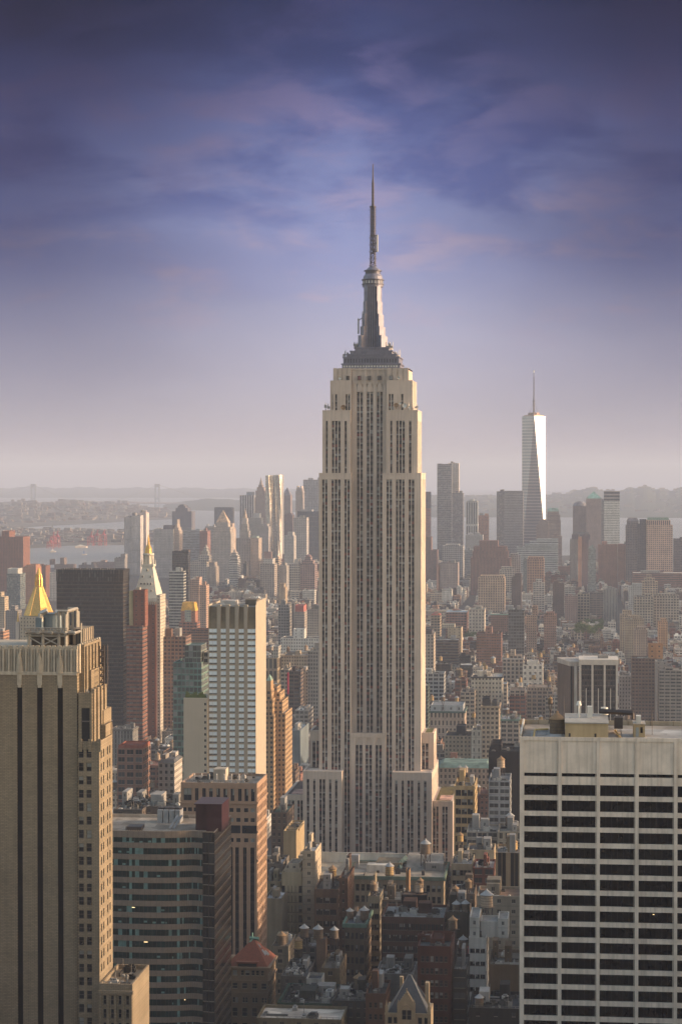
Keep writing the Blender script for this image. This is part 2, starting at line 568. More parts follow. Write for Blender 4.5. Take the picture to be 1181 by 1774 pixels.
def clutter(mb, poly_in, z, n, rnd, big=1.0):
    """stair heads, fans, ducts, pipes and rails on a flat roof"""
    xs, ys = [p[0] for p in poly_in], [p[1] for p in poly_in]
    X0, X1, Y0, Y1 = min(xs), max(xs), min(ys), max(ys)
    for i in range(int(n * 2.2)):
        k = rnd.random()
        g = rnd.choice([.05, .08, .14, .25, .4, .55])
        c = (g, g * .96, g * .9)
        if k < .42:
            w_, d_, h_ = rnd.uniform(.8, 4) * big, rnd.uniform(.8, 4) * big, rnd.uniform(.6, 2.6) * big
        elif k < .62:
            w_, d_, h_ = rnd.uniform(4, 11) * big, rnd.uniform(.4, .9), rnd.uniform(.5, 1.1)
        elif k < .8:
            w_, d_, h_ = rnd.uniform(.4, .9), rnd.uniform(3, 9) * big, rnd.uniform(.5, 1.0)
        else:
            w_, d_, h_ = .9, .9, rnd.uniform(.8, 2.4)
        if X1 - X0 < w_ + 1.2 or Y1 - Y0 < d_ + 1.2:
            continue
        x, y = rnd.uniform(X0 + .5, X1 - w_ - .5), rnd.uniform(Y0 + .5, Y1 - d_ - .5)
        if k < .8:
            mb.box(x, x + w_, y, y + d_, z, z + h_, None, c)
            if k < .42 and w_ > 1.6 * big:
                mb.box(x + .2 * w_, x + .8 * w_, y + .2 * d_, y + .8 * d_, z + h_, z + h_ + .5, None, (g * .5,) * 3)
        else:
            mb.cone(x, y, z, z + h_, .3, .3, 8, 0, c)
            mb.cone(x, y, z + h_, z + h_ + .4, .5, .3, 8, 0, c)
    for i in range(int(n * .4)):
        x, y = rnd.uniform(X0 + .5, X1 - .5), rnd.uniform(Y0 + .5, Y1 - .5)
        mb.bar((x, y, z), (x, y, z + rnd.uniform(1.5, 5)), .07, 0, (.2, .19, .18))
    if n > 3 and X1 - X0 > 6:
        y = Y0 + rnd.uniform(.3, 1.2)
        for t_ in (1.0, 1.6):
            mb.bar((X0 + .3, y, z + t_), (X1 - .3, y, z + t_), .05, 0, (.25, .24, .23))
        q = X0 + .3
        while q < X1:
            mb.bar((q, y, z), (q, y, z + 1.6), .05, 0, (.25, .24, .23))
            q += 2.2


def B(name, label, x0, x1, yt, Y, dep, col, sty='punch', cat='building', vis=26, roof=None, tiers=(), cap=None, bulk=2, cornice=None,
      rotz=0.0, z0=0.0, geo=None, gl=False, group=None, par=1.1, capmat=None, rows=None, clut=3, keep=False):
    """a building whose front stands at Y between picture columns x0 and x1, its roof line at picture row yt"""
    rnd = random.Random(label)
    if 1240 <= Y <= 4300 and not keep:
        # stand it far enough off that its foot lies where the nearer roofs cover it
        Y = max(Y, min(4400, 241.0 * F / (yt + vis - 816.0)))
    a, b = at(x0, yt, Y), at(x1, yt, Y)
    X0, X1, H = a.x, b.x, (a.z + b.z) / 2
    cx, cyy = (X0 + X1) / 2, Y + dep / 2
    wd = X1 - X0
    col = c3(col)
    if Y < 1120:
        col = tuple(c * .8 for c in col)        # near blocks darkened in the colour to stand for the dim foreground
    root = thing(name, label, cat, (cx, cyy, z0), rotz, group)
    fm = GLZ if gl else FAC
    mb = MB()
    x_0, x_1, y_0, y_1 = -wd / 2, wd / 2, -dep / 2, dep / 2
    poly = [(x_0, y_0), (x_1, y_0), (x_1, y_1), (x_0, y_1)]
    H -= z0
    wins = []
    if geo:
        # real openings on the top `rows` floors of the front, patterned wall elsewhere
        nc, fh, ww, wh = geo[:4]
        nr = rows or 10
        fc = Face('front', x_0, x_1, y_0, y_1)
        mar = geo[4] if len(geo) > 4 else 1.0
        topm = geo[5] if len(geo) > 5 else 2.2
        pitch = (wd - 2 * mar) / nc
        us = [(mar + pitch * (i + .5) - ww / 2, mar + pitch * (i + .5) + ww / 2) for i in range(nc)]
        zb = max(0.5, H - topm - nr * fh)
        zs = [(H - topm - (j + 1) * fh + (fh - wh) * .45, H - topm - (j + 1) * fh + (fh - wh) * .45 + wh) for j in range(nr)]
        zs = [q for q in zs if q[0] > zb]
        rects = fc.pierced(mb, 0, wd, zb, H, us, zs, .3, 0, col=col)
        wins = [(fc, r) for r in rects]
        for i, (p, q) in enumerate(zip(poly, poly[1:] + poly[:1])):
            mb.off = i * 37
            if i == 0:
                mb.wall(p, q, 0, zb, sty, col)
            else:
                mb.wall(p, q, 0, H, sty, col)
    else:
        mb.prism(poly, 0, H, sty, col, top=False)
    inn = mb.parapet(poly, H - par, H, min(.5, wd * .05), col)
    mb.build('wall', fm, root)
    if wins:
        add_windows(root, wins, WM, geo[6] if len(geo) > 6 else 'sash')
    rc = c3(roof) if roof else rnd.choice(RC)
    rb = MB()
    rb.face([(x, y, H - par) for x, y in inn], 0, None, rc)
    if cap is None:
        clutter(rb, inn, H - par, clut, rnd)
    rb.build('roof', ROOF, root)
    if cornice:
        cb = MB()
        t = .8
        cb.parapet([(x_0 - t, y_0 - t), (x_1 + t, y_0 - t), (x_1 + t, y_1 + t), (x_0 - t, y_1 + t)], H - .1, H + .35, t + .05, c3(cornice))
        cb.prism([(x_0 - t, y_0 - t), (x_1 + t, y_0 - t), (x_1 + t, y_1 + t), (x_0 - t, y_1 + t)], H - 1.3, H + .35, None, c3(cornice), top=False, bottom=True)
        cb.build('cornice', FAC, root)
    zt = H - par
    last = (x_0, x_1, y_0, y_1)
    for k, tr in enumerate(tiers):
        tx0, tx1, tyt = tr[:3]
        ins = tr[3] if len(tr) > 3 else 2.0 * (k + 1)
        p, q = at(tx0, tyt, Y + ins), at(tx1, tyt, Y + ins)
        tb = MB()
        bx = [(p.x - cx, y_0 + ins), (q.x - cx, y_0 + ins), (q.x - cx, max(y_0 + ins + 3, y_1 - ins)), (p.x - cx, max(y_0 + ins + 3, y_1 - ins))]
        h = (p.z + q.z) / 2 - z0
        st = tr[4] if len(tr) > 4 else sty
        tc = c3(tr[5]) if len(tr) > 5 else col
        tb.prism(bx, zt - .01 if k == 0 else zt, h, st, tc, top=False)
        i2 = tb.parapet(bx, h - .6, h, .4, tc)
        tb.face([(x, y, h - .6) for x, y in i2], 0, None, tuple(c * .6 for c in tc))
        tb.build('upper_tier', fm, root)
        if len(tr) <= 6:
            last = (bx[0][0], bx[1][0], bx[0][1], bx[2][1])
            zl = h
    if not tiers and bulk:
        for k in range(bulk):
            bw, bd, bh = rnd.uniform(.15, .35) * wd, rnd.uniform(.2, .4) * dep, rnd.uniform(2.5, 5.5) * (1 if H < 70 else 1.5)
            bx_ = rnd.uniform(x_0 + 1, max(x_0 + 1.1, x_1 - bw - 1))
            by_ = rnd.uniform(y_0 + dep * .15, max(y_0 + dep * .16, y_1 - bd - 1))
            bb = MB()
            kk = rnd.uniform(.6, 1.1)
            cc = tuple(c * kk for c in (col if rnd.random() < .6 else (.3, .29, .28)))
            bb.box(bx_, bx_ + bw, by_, by_ + bd, H - par, H - par + bh, 'few' if rnd.random() < .5 else None, cc)
            bb.build('bulkhead', FAC, root)
    if cap:
        kind, ya, ccol = cap[:3]
        zl = H if not tiers else zl
        za = at((x0 + x1) / 2, ya, Y + dep / 2).z - z0
        lx0, lx1, ly0, ly1 = last
        pb = MB()
        if kind == 'pyr':
            pb.hip(lx0, lx1, ly0, ly1, zl, za, 1.0, 0, c3(ccol))
        elif kind == 'mansard':
            pb.hip(lx0 - .4, lx1 + .4, ly0 - .4, ly1 + .4, zl, za, cap[3] if len(cap) > 3 else .25, 0, c3(ccol))
        elif kind == 'dome':
            r = min(lx1 - lx0, ly1 - ly0) / 2
            ex = (lx0 + lx1) / 2, (ly0 + ly1) / 2
            for i in range(6):
                t0, t1 = i * math.pi / 12, (i + 1) * math.pi / 12
                pb.cone(ex[0], ex[1], zl + (za - zl) * math.sin(t0), zl + (za - zl) * math.sin(t1), r * math.cos(t0), r * math.cos(t1) if i < 5 else 0.0, 20, 0, c3(ccol))
        elif kind == 'spire':
            r = min(lx1 - lx0, ly1 - ly0) / 2
            ex = (lx0 + lx1) / 2, (ly0 + ly1) / 2
            pb.cone(ex[0], ex[1], zl, zl + (za - zl) * .45, r, r * .6, 8, 0, c3(ccol), rot=math.pi / 8)
            pb.cone(ex[0], ex[1], zl + (za - zl) * .45, za, r * .5, 0, 8, 0, c3(ccol), rot=math.pi / 8)
        pb.build('dome' if kind == 'dome' else 'pointed_roof' if kind in ('pyr', 'spire') else 'mansard_roof', capmat or ROOF, root)
    reg(X0, X1, Y, Y + dep, H + z0, x0, x1, min([yt] + [t[2] for t in tiers] + ([cap[1]] if cap else [])), vis, label)
    return root

# ------------------------------------------------------------------ setting: water, land, haze
def make_water():
    m = bpy.data.materials.new('harbour_water')
    m.use_nodes = True
    t = NT(m.node_tree)
    pos = t.n('ShaderNodeNewGeometry', 0)
    mp = t.n('ShaderNodeMapping', 0, {0: pos, 3: (.012, .03, 1)})
    nz = t.n('ShaderNodeTexNoise', 0, {'Vector': mp, 'Scale': 1.0, 'Detail': 8.0, 'Roughness': .7})
    big = t.n('ShaderNodeTexNoise', 0, {'Vector': pos, 'Scale': .0011, 'Detail': 5.0})
    c = t.ramp(big, [(.35, (.22, .22, .21)), (.7, (.32, .315, .30))])
    nr = t.n('ShaderNodeBump', 0, {'Height': nz, 'Strength': .25, 'Distance': 1.0})
    b = t.n('ShaderNodeBsdfPrincipled', 0, {'Base Color': c, 'Roughness': .45, 'Specular IOR Level': .4, 'Normal': nr})
    t.n('ShaderNodeOutputMaterial', 0, {0: b})
    return m


def make_land(name, a, b_, c_):
    m = bpy.data.materials.new(name)
    m.use_nodes = True
    t = NT(m.node_tree)
    pos = t.n('ShaderNodeNewGeometry', 0)
    n1_ = t.n('ShaderNodeTexNoise', 0, {'Vector': pos, 'Scale': .0035, 'Detail': 8.0, 'Roughness': .7})
    vo = t.n('ShaderNodeTexVoronoi', 1, {'Vector': pos, 'Scale': .018})
    t.n('ShaderNodeSeparateXYZ', 0, {0: vo})
    c = t.ramp(n1_, [(.35, a), (.6, b_)])
    c = t.mix(t.rng(t.last.inputs[0] if False else vo, .9, 1.0), c, c_)
    b = t.n('ShaderNodeBsdfPrincipled', 0, {'Base Color': c, 'Roughness': .95, 'Specular IOR Level': .1})
    t.n('ShaderNodeOutputMaterial', 0, {0: b})
    return m


mb = MB()
rings = [10 * 1.16 ** i for i in range(0, 61)]
angs = [rad(YAW * 0 + a) for a in range(40, 149, 2)]
for i in range(len(rings) - 1):
    for j in range(len(angs) - 1):
        q = []
        for r, a in ((rings[i], angs[j]), (rings[i], angs[j + 1]), (rings[i + 1], angs[j + 1]), (rings[i + 1], angs[j])):
            x, y = r * math.cos(a), r * math.sin(a)
            q.append((x, y, -2.5 - sag(x, y)))
        mb.face(q[::-1])
tag(mb.build('water', make_water()), None, None, kind='structure')

M_GROUND = mat('city_ground', (.055, .053, .05), .9, 0, .4, .02)
mb = MB()
shore = [on_ground(300, 978, 0), on_ground(215, 986, 0), on_ground(40, 985, 0), on_ground(-110, 990, 0)]
outline = [(-2600, -400), (2400, -400), (2400, 4300), (1700, 6000), (900, 6900), (300, 7000)] + [(p.x, p.y) for p in shore] + [(-2600, 5000)]
mb.prism(outline, -8, 0, None)
tag(mb.build('ground', M_GROUND), None, None, kind='structure')

# the two avenues that can be glimpsed between the buildings
M_ROAD = mat('asphalt', (.045, .045, .047), .85, 0, .3, .1)
for ax in (-216.0, 62.0, -500.0, 330.0):
    mb = MB()
    mb.face([(ax - 10, 0, .02), (ax + 10, 0, .02), (ax + 10, 5200, .02), (ax - 10, 5200, .02)])
    for k in range(-1, 2):
        for s in range(60):
            mb.face([(ax + k * 3.4 - .08, 800 + s * 24, .026), (ax + k * 3.4 + .08, 800 + s * 24, .026), (ax + k * 3.4 + .08, 806 + s * 24, .026), (ax + k * 3.4 - .08, 806 + s * 24, .026)], 1)
    tag(mb.build('road', [M_ROAD, M_WHITEP]), None, None, kind='structure')


def land(name, cols, m, rows=7, seed=1):
    """land across the water: columns (px, near row, far row, hill height) over the curved sea"""
    rnd = random.Random(seed)
    fine = []
    for (a, b) in zip(cols, cols[1:]):
        n = max(2, int((b[0] - a[0]) / 7))
        for k in range(n):
            t = k / n
            fine.append([a[i] + (b[i] - a[i]) * t for i in range(4)])
    fine.append(list(cols[-1]))
    grid = []
    w1, w2, p1, p2 = rnd.uniform(.05, .09), rnd.uniform(.16, .28), rnd.uniform(0, 6), rnd.uniform(0, 6)
    for (px, yn, yf, h) in fine:
        pn, pf = on_ground(px, yn), on_ground(px, yf)
        h *= 1 + .13 * math.sin(px * w1 + p1) + .08 * math.sin(px * w2 + p2) + rnd.uniform(-.03, .03)
        line = []
        for r in range(rows + 1):
            t = r / rows
            x, y = pn.x + (pf.x - pn.x) * t, pn.y + (pf.y - pn.y) * t
            e = (h * (.5 - .5 * math.cos(math.pi * min(1, t * 1.25)))) if h > 0 else 0
            if r == rows:
                e *= .9
            line.append((x, y, 1.5 + e - sag(x, y) if r else -3.5 - sag(x, y)))
        grid.append(line)
    mb = MB()
    for a, b in zip(grid, grid[1:]):
        for r in range(rows):
            mb.face([a[r], b[r], b[r + 1], a[r + 1]])
    o = mb.build(name, m)
    for p in o.data.polygons:
        p.use_smooth = True
    return tag(o, None, None, kind='structure'), grid


M_URB = make_land('harbour_land', (.06, .065, .05), (.16, .14, .12), (.5, .42, .36))
M_HILL = make_land('wooded_hills', (.035, .05, .035), (.065, .075, .05), (.22, .19, .16))
land_a = land('harbour_shore', [(-110, 958, 916, 4), (20, 952, 917, 4), (70, 949, 919, 3), (120, 945, 921, 2), (215, 944, 922, 2), (340, 942, 925, 2)], M_URB, 7, 3)
land_b = land('far_shore', [(-110, 919, 884, 55), (20, 915, 884, 60), (80, 911, 884, 58), (130, 908.5, 883, 62), (180, 905.5, 884, 55), (230, 902, 886, 40), (300, 899, 889, 12)], M_URB, 8, 5)
land_c = land('east_island_shore', [(282, 882, 877, 4), (300, 883, 875, 28), (350, 884, 874, 46), (430, 886, 874, 50), (560, 887, 874, 40)], M_HILL, 7, 7)
land_d = land('island_hills', [(600, 895, 872, 30), (740, 896, 872, 62), (860, 896, 872, 70), (945, 896, 872, 84), (1010, 896, 871, 118), (1100, 897, 871, 132), (1300, 897, 871, 142)], M_HILL, 9, 9)
land_e = land('far_coast', [(-110, 862, 853.5, 70), (60, 862, 853.5, 92), (180, 862, 853.5, 80), (330, 862, 853.5, 76), (560, 862, 853.5, 52)], M_HILL, 6, 12)

# houses on the far shores: nobody could count them
rnd = random.Random(5)
mb = MB()
for (obj, grid), n, big in ((land_a, 620, 1.0), (land_b, 760, 1.2), (land_d, 420, 1.1)):
    for _ in range(n):
        i, r = rnd.randrange(len(grid) - 1), rnd.randrange(1, len(grid[0]) - 1)
        a, b, c = grid[i][r], grid[i + 1][r], grid[i][r + 1]
        u, v = rnd.random(), rnd.random()
        x, y, z = (a[k] + (b[k] - a[k]) * u + (c[k] - a[k]) * v for k in range(3))
        w_, d_, h_ = rnd.uniform(12, 42) * big, rnd.uniform(10, 24), rnd.uniform(5, 13) * (2.0 if rnd.random() < .07 else 1)
        k = rnd.choice([(.32, .27, .23), (.2, .13, .10), (.40, .36, .32), (.14, .13, .12), (.25, .2, .17)])
        mb.box(x - w_ / 2, x + w_ / 2, y - d_ / 2, y + d_ / 2, z - 3, z + h_, 'punch', k)
tag(mb.build('far_shore_houses', FAC), 'small houses and sheds scattered over the far harbour shores', 'houses', kind='stuff')

# ------------------------------------------------------------------ haze, one closed box
hz = MB()
hz.box(-26000, 30000, -2500, 62000, -760, 452, None, bottom=True)
hm = bpy.data.materials.new('haze')
hm.use_nodes = True
t = NT(hm.node_tree)
pvn = t.n('ShaderNodeVolumePrincipled', 0, {'Color': (.69, .77, 1.0, 1), 'Density': 5.8e-5, 'Anisotropy': 0.0})
t.n('ShaderNodeOutputMaterial', 0, {1: pvn})
hob = hz.build('haze', hm)
tag(hob, 'pale evening haze over the city and the harbour', 'haze', kind='stuff')

# ------------------------------------------------------------------ the tall art deco skyscraper
YE = 1290.0
ES = (at(740, 816, YE).x - at(540, 816, YE).x) / 200.0        # metres per picture column


def zE(py):
    return at(640, py, YE).z


def deco_tower():
    cx = at(640, 816, YE).x
    root = thing('art_deco_skyscraper', 'tallest limestone skyscraper with vertical window stripes, stepped crown and antenna mast', 'skyscraper', (cx, YE, 0))
    X = lambda px: (px - 640) * ES
    wall = MB()
    lc = (.60, .50, .43)
    BM = [mat('office_pane_glass', (.045, .043, .05), .2, 0, .4, .2, .5), mat('pane_with_blind', (.30, .30, .30), .4, 0, .3, .3), mat('aluminium_spandrel', (.135, .112, .112), .5, .1, .3, .5), mat('steel_mullion', (.66, .57, .50), .5, .1, .15, .3),
          mat('red_spandrel', (.19, .07, .065), .6, .1, .3, .5)]
    strips = []

    def strip(fc, u0, u1, z0, z1, n, d=-.75):
        """a bay of windows: n windows wide, steel mullions between, dark panels between the floors"""
        mb_ = MB()
        fl = 3.75
        nf = max(1, int(round((z1 - z0) / fl)))
        fl = (z1 - z0) / nf
        mw = .46
        ww = (u1 - u0 - mw * (n - 1)) / n
        for f in range(nf):
            za = z0 + f * fl
            for i in range(n):
                a = u0 + i * (ww + mw)
                r = RND.random()
                red = RND.random() < .10
                fc.quad(mb_, a, a + ww, za, za + fl * .42, d, 4 if red else 2)
                zw, zt_ = za + fl * .42, za + fl
                if r < .42:
                    zb = zw + (zt_ - zw) * RND.uniform(.35, .7)
                    fc.quad(mb_, a, a + ww, zw, zb, d - .12, 0)
                    fc.quad(mb_, a, a + ww, zb, zt_, d - .12, 1)
                elif r < .47:
                    fc.quad(mb_, a, a + ww, zw, zt_, d - .12, 1)
                else:
                    fc.quad(mb_, a, a + ww, zw, zt_, d - .12, 0)
        for i in range(1, n):
            a = u0 + i * (ww + mw) - mw
            fc.block(mb_, a, a + mw, z0, z1, d - .2, d + .42, 3)
        for a in (u0, u1 - .14):
            fc.block(mb_, a, a + .14, z0, z1, d - .2, d + .3, 3)
        strips.append(mb_)

    def fluted(fc, u0, u1, z0, z1, bays, hd=4.0, z0b=None, dcore=-1.15):
        """piers between the bays and a plain band over them"""
        c = u0
        for (a, b, n) in bays:
            fc.block(wall, c, a, z0, z1 - hd, dcore, 0, col=lc)
            strip(fc, a, b, z0b or z0, z1 - hd, n)
            c = b
        fc.block(wall, c, u1, z0, z1 - hd, dcore, 0, col=lc)
        fc.block(wall, u0, u1, z1 - hd, z1, dcore, 0, col=lc)
        fc.block(wall, u0 + .05, u1 - .05, z1 - .5, z1 + .25, dcore + .03, .12, col=lc)

    def mass(px0, px1, y0, y1, z0, z1, front=(), hd=4.0, side=True, off=0):
        """one block of the tower: core, fluted north face, fluted west face"""
        x0, x1 = X(px0), X(px1)
        wall.box(x0 + 1.1, x1 - 1.1, y0 + 1.1, y1 - 1.1, z0, z1 - .3, None, lc)
        fc = Face('front', x0, x1, y0, y1)
        bays = [((a - px0) * ES, (b - px0) * ES, n) for a, b, n in front]
        fluted(fc, 0, x1 - x0, z0, z1, bays, hd)
        for kind in ('right', 'left'):
            f2 = Face(kind, x0, x1, y0, y1)
            L = y1 - y0
            nb = max(1, int(L / 8.5)) if side and L > 5 else 0
            b2 = []
            for i in range(nb):
                m_ = (i + .5) * L / nb
                b2.append((m_ - 1.2, m_ + 1.2, 2))
            if kind == 'left':
                b2 = []
            fluted(f2, 1.16, L - 1.16, z0, z1, [q for q in b2 if q[0] > 1.5 and q[1] < L - 1.5], hd)

    zb, zl, zs1, zs2, zc = zE(1334), zE(1272), zE(820), zE(711), zE(637)
    P2 = lambda *v: [(480 + a / 3.69, 480 + b / 3.69, n) for a, b, n in v]
    # lower wings and annexes
    mass(495, 560, -7, 56, 0, zE(1377), P2((75 - 0, 118, 2), (135, 172, 2)), 3.0)
    mass(725, 785, -7, 56, 0, zE(1384), P2((1000, 1036, 2), (1058, 1094, 2)), 3.0)
    mass(528, 595, -11, 50, 0, zb, P2((200, 218, 1), (240, 258, 1), (280, 320, 2), (342, 360, 1), (380, 398, 1)), 4.5)
    mass(682, 750, -11, 50, 0, zb, P2((762, 780, 1), (803, 821, 1), (840, 880, 2), (905, 923, 1), (945, 963, 1)), 4.5)
    mass(534, 562, 7, 34, zb, zE(1270), P2((213, 264, 2)), 6.0)
    mass(720, 750, 7, 34, zb, zE(1272), P2((920, 962, 2)), 6.0)
    # shaft: two side blocks, the middle bays set back between them
    L1 = P2((285, 321, 2), (345, 405, 3), (428, 464, 2))
    R1 = P2((697, 734, 2), (757, 814, 3), (838, 876, 2))
    mass(552, 608, 0, 41, zb - 60, zs1, L1, 3.6)
    mass(662, 729, 0, 41, zb - 60, zs1, R1, 3.6)
    mass(557.5, 606, 2, 38, zs1, zs2, P2((306, 321, 1), (345, 403, 3), (427, 443, 1)), 6.0)
    mass(668, 722.5, 2, 38, zs1, zs2, P2((719, 734, 1), (757, 814, 3), (838, 856, 1)), 6.0)
    Cb = P2((500, 541, 2), (563, 606, 2), (628, 668, 2))
    x0, x1 = X(607), X(668)
    # lower middle block standing flush, with three arched heads
    wall.box(x0 + .8, x1 - .8, .15, 30, 0, zl - .3, None, lc)
    fc = Face('front', x0, x1, -1, 30)
    bays = [((a - 607) * ES, (b - 607) * ES, n) for a, b, n in P2((500, 546, 2), (564, 608, 2), (628, 670, 2))]
    c = 0
    za = zE(1291)
    for (a, b, n) in bays:
        fc.block(wall, c, a, 0, zl - 2, -1.12, 0, col=lc)
        strip(fc, a, b, 0, za, n)
        r = (b - a) / 2
        arc = [(a + r - r * math.cos(math.pi * k / 8), za + 4.2 * math.sin(math.pi * k / 8)) for k in range(9)]
        for (ua, wa), (ub, wb) in zip(arc, arc[1:]):
            wall.face([fc.p(ua, wa, 0), fc.p(ub, wb, 0), fc.p(ub, zl - 2, 0), fc.p(ua, zl - 2, 0)], 0, None, lc)
            wall.face([fc.p(ua, wa, -.6), fc.p(ub, wb, -.6), fc.p(ub, wb, 0), fc.p(ua, wa, 0)], 0, None, lc)
            wall.face([fc.p(ua, za, -.5), fc.p(ub, za, -.5), fc.p(ub, wb, -.5), fc.p(ua, wa, -.5)], 0, None, (.3, .27, .24))
        c = b
    fc.block(wall, c, x1 - x0, 0, zl - 2, -1.12, 0, col=lc)
    fc.block(wall, 0, x1 - x0, zl - 2, zl + .6, -.78, .3, col=lc)
    wall.box(x0, x1, -1, 8, zl - .4, zl, None, lc)
    # the recessed middle above the ledge, up to the arched heads under the crown
    zh = zE(678)
    x0, x1 = X(600), X(672)
    wall.box(x0, x1, 8.15, 36, zl, zc, None, lc)
    fc = Face('front', x0, x1, 7, 36)
    c = 0
    for (a, b, n) in [((a - 600) * ES, (b - 600) * ES, n) for a, b, n in Cb]:
        fc.block(wall, c, a, zl, zc, -1.12, 0, col=lc)
        strip(fc, a, b, zl, zh, n)
        fc.block(wall, a, b, zh + 4.6, zc, -1.12, 0, col=lc)
        m_ = (a + b) / 2
        for k, (hw, zt_) in enumerate(((.48, 3.0), (.34, 4.4), (.17, 5.9))):
            r = (b - a) * hw
            fc.block(wall, m_ - r, m_ + r, zh, zh + zt_, -.8, .12 + .16 * k, col=(.56, .49, .43))
        c = b
    fc.block(wall, c, x1 - x0, zl, zc, -1.12, 0, col=lc)
    # crown shoulders
    for (p0, p1, yt_, y0, y1, bb) in ((570, 607, 658, 5, 40, P2((343, 351, 1), (362, 378, 1), (430, 460, 2))), (668, 713, 658, 5, 40, P2((707, 738, 2), (786, 802, 1)))):
        x0, x1 = X(p0), X(p1)
        z1 = zE(yt_)
        wall.box(x0 + .8, x1 - .8, y0 + 1.15, y1, zs2 - 1, z1 - .3, None, lc)
        f1 = Face('front', x0, x1, y0, y1)
        c = 0
        zt_ = zE(682)
        for a, b, n in bb:
            a, b = (a - p0) * ES, (b - p0) * ES
            f1.block(wall, c, a, zs2 - 1, z1, -1.12, 0, col=lc)
            strip(f1, a, b, zs2 - 1, zt_, n)
            f1.block(wall, a, b, zt_, z1, -1.12, 0, col=lc)
            c = b
        f1.block(wall, c, x1 - x0, zs2 - 1, z1, -1.12, 0, col=lc)
        f3 = Face('right', x0, x1, y0, y1)
        for i in range(4):
            f3.block(wall, 2 + i * 9, 7.5 + i * 9, zs2 - 1, z1, -1.12, 0, col=lc)
    for (p0, p1) in ((575, 607), (668, 706)):
        x0, x1 = X(p0), X(p1)
        wall.box(x0, x1, 6.2, 36, zE(660), zc, None, lc)
        for q in range(4):
            a = x0 + (x1 - x0) * (q + .1) / 4
            wall.box(a, a + (x1 - x0) / 4 * .78, 5.8, 7, zE(662), zc + .2, None, lc)
    wall.box(X(575), X(706), 6.4, 36, zc - 1, zc - .1, None, lc)
    for q in range(8):
        a = X(600) + (X(672) - X(600)) * q / 7.0
        wall.box(a - .5, a + .5, 6.5, 8, zE(665), zc + .2, None, lc)
    wall.build('wall', FAC_LIME, root)
    # the small top windows of the crown
    f1 = Face('front', X(575), X(706), 6.2, 36)
    for v in (445, 519, 583, 648, 723):
        u = (480 + v / 3.69 - 575) * ES
        mb_ = MB()
        f1.block(mb_, u - .95, u + .95, zE(657.5), zE(650), -.5, 1.12, 0)
        f1.quad(mb_, u - .8, u + .8, zE(657), zE(650.5), 1.14, 4 if v == 519 else 1 if v == 723 else 0)
        mb_.build('window', BM, root)
    for m_ in strips:
        m_.build('window_bay', BM, root)
    # low podium along the street
    mbp = MB()
    mbp.box(X(452), X(829), -14, 62, 0, 24, 'wide', lc)
    mbp.build('podium', FAC, root)
    for (p0, p1, y0, y1, yt_, gr) in ((534, 552, 8, 33, 1271, (.13, .10, .08)), (731, 750, 8, 33, 1273, (.10, .12, .05)), (496, 527, -5, 54, 1378, (.12, .09, .08)), (752, 784, -5, 54, 1385, (.14, .12, .05))):
        mbp = MB()
        mbp.box(X(p0) + 1, X(p1) - 1, y0, y1, zE(yt_) - .5, zE(yt_) + .3, None, gr)
        if p0 in (496, 752):
            mbp.box(X(p0) + 3, X(p0) + 10, y0 + 3, y0 + 22, zE(yt_) + .3, zE(yt_) + .6, None, (.5, .33, .29))
        mbp.build('roof_terrace', ROOF, root)
    # metal steps of the crown
    M_STEP = mat('grey_metal_cladding', (.20, .20, .265), .5, .2, .2, .3, .4, streak=.4)
    M_STEPD = mat('dark_metal_louvre', (.10, .10, .13), .5, .4, .2, .5)  # darker metal of the louvres, mast strips and drum rings
    mbs = MB()
    yc = 21
    lev = [(590, 691, 637, 629, 14), (592, 689, 629, 617, 13.4), (598, 684, 617, 612, 12), (604, 676, 612, 606, 10.5), (611, 670, 606, 600, 9)]
    for i, (p0, p1, ya, yb, hd) in enumerate(lev):
        x0, x1 = X(p0), X(p1)
        mbs.box(x0, x1, yc - hd, yc + hd, zE(ya), zE(yb), None, (.3, .3, .33), 0)
        mbs.box(x0 - .5, x1 + .5, yc - hd - .5, yc + hd + .5, zE(yb) - .5, zE(yb) + .25, None, (.3, .3, .33), 0)
        nl = int((x1 - x0) / 1.7)
        for k in range(nl):
            a = x0 + .8 + k * (x1 - x0 - 1.6) / nl
            if i in (0, 1):
                mbs.box(a, a + .95, yc - hd - .06, yc - hd + .1, zE(ya) + .7, zE(yb) - 1.0, None, (.3, .3, .3), 1 if i else 2)
    mbs.build('stepped_metal_crown', [M_STEP, M_STEPD, M_WHITEP], root)
    # mooring mast: fluted shaft with winged buttresses
    mm = MB()
    z0, z1 = zE(601), zE(490)
    mm.cone(0, yc, z0, z1, 5.3, 5.1, 16, 0)
    for k in range(3):
        a = X(634.5 + k * 3.6)
        mm.box(a - .45, a + .45, yc - 5.75, yc - 4, z0 + 1, z1, None, (.1, .1, .1), 1)
    for k in range(4):
        a = X(632.6 + k * 3.7)
        mm.box(a - .22, a + .22, yc - 6.0, yc - 4, z0 + 1, z1, None, (.3, .3, .3), 0)
    mm.build('mast_shaft', [M_STEP, M_STEPD], root)
    for s in (0, 1, 2, 3):
        wm_ = MB()
        ca, sa = math.cos(rad(45 + 90 * s)), math.sin(rad(45 + 90 * s))
        for (r, ya, yb) in ((11.6, 600, 578), (9.6, 578, 562), (8.4, 562, 540), (7.3, 540, 518), (6.6, 518, 492)):
            th = 1.9 if r > 9 else 1.6
            n0, n1_ = Vector((ca, sa)), Vector((-sa, ca))
            pts = [n0 * 3 - n1_ * th, n0 * r - n1_ * th, n0 * r + n1_ * th, n0 * 3 + n1_ * th]
            wm_.prism([(p.x * (.86 if True else 1), p.y + yc) for p in pts], zE(ya), zE(yb), None)
        wm_.build('mast_buttress', M_STEP, root)
    dm = MB()
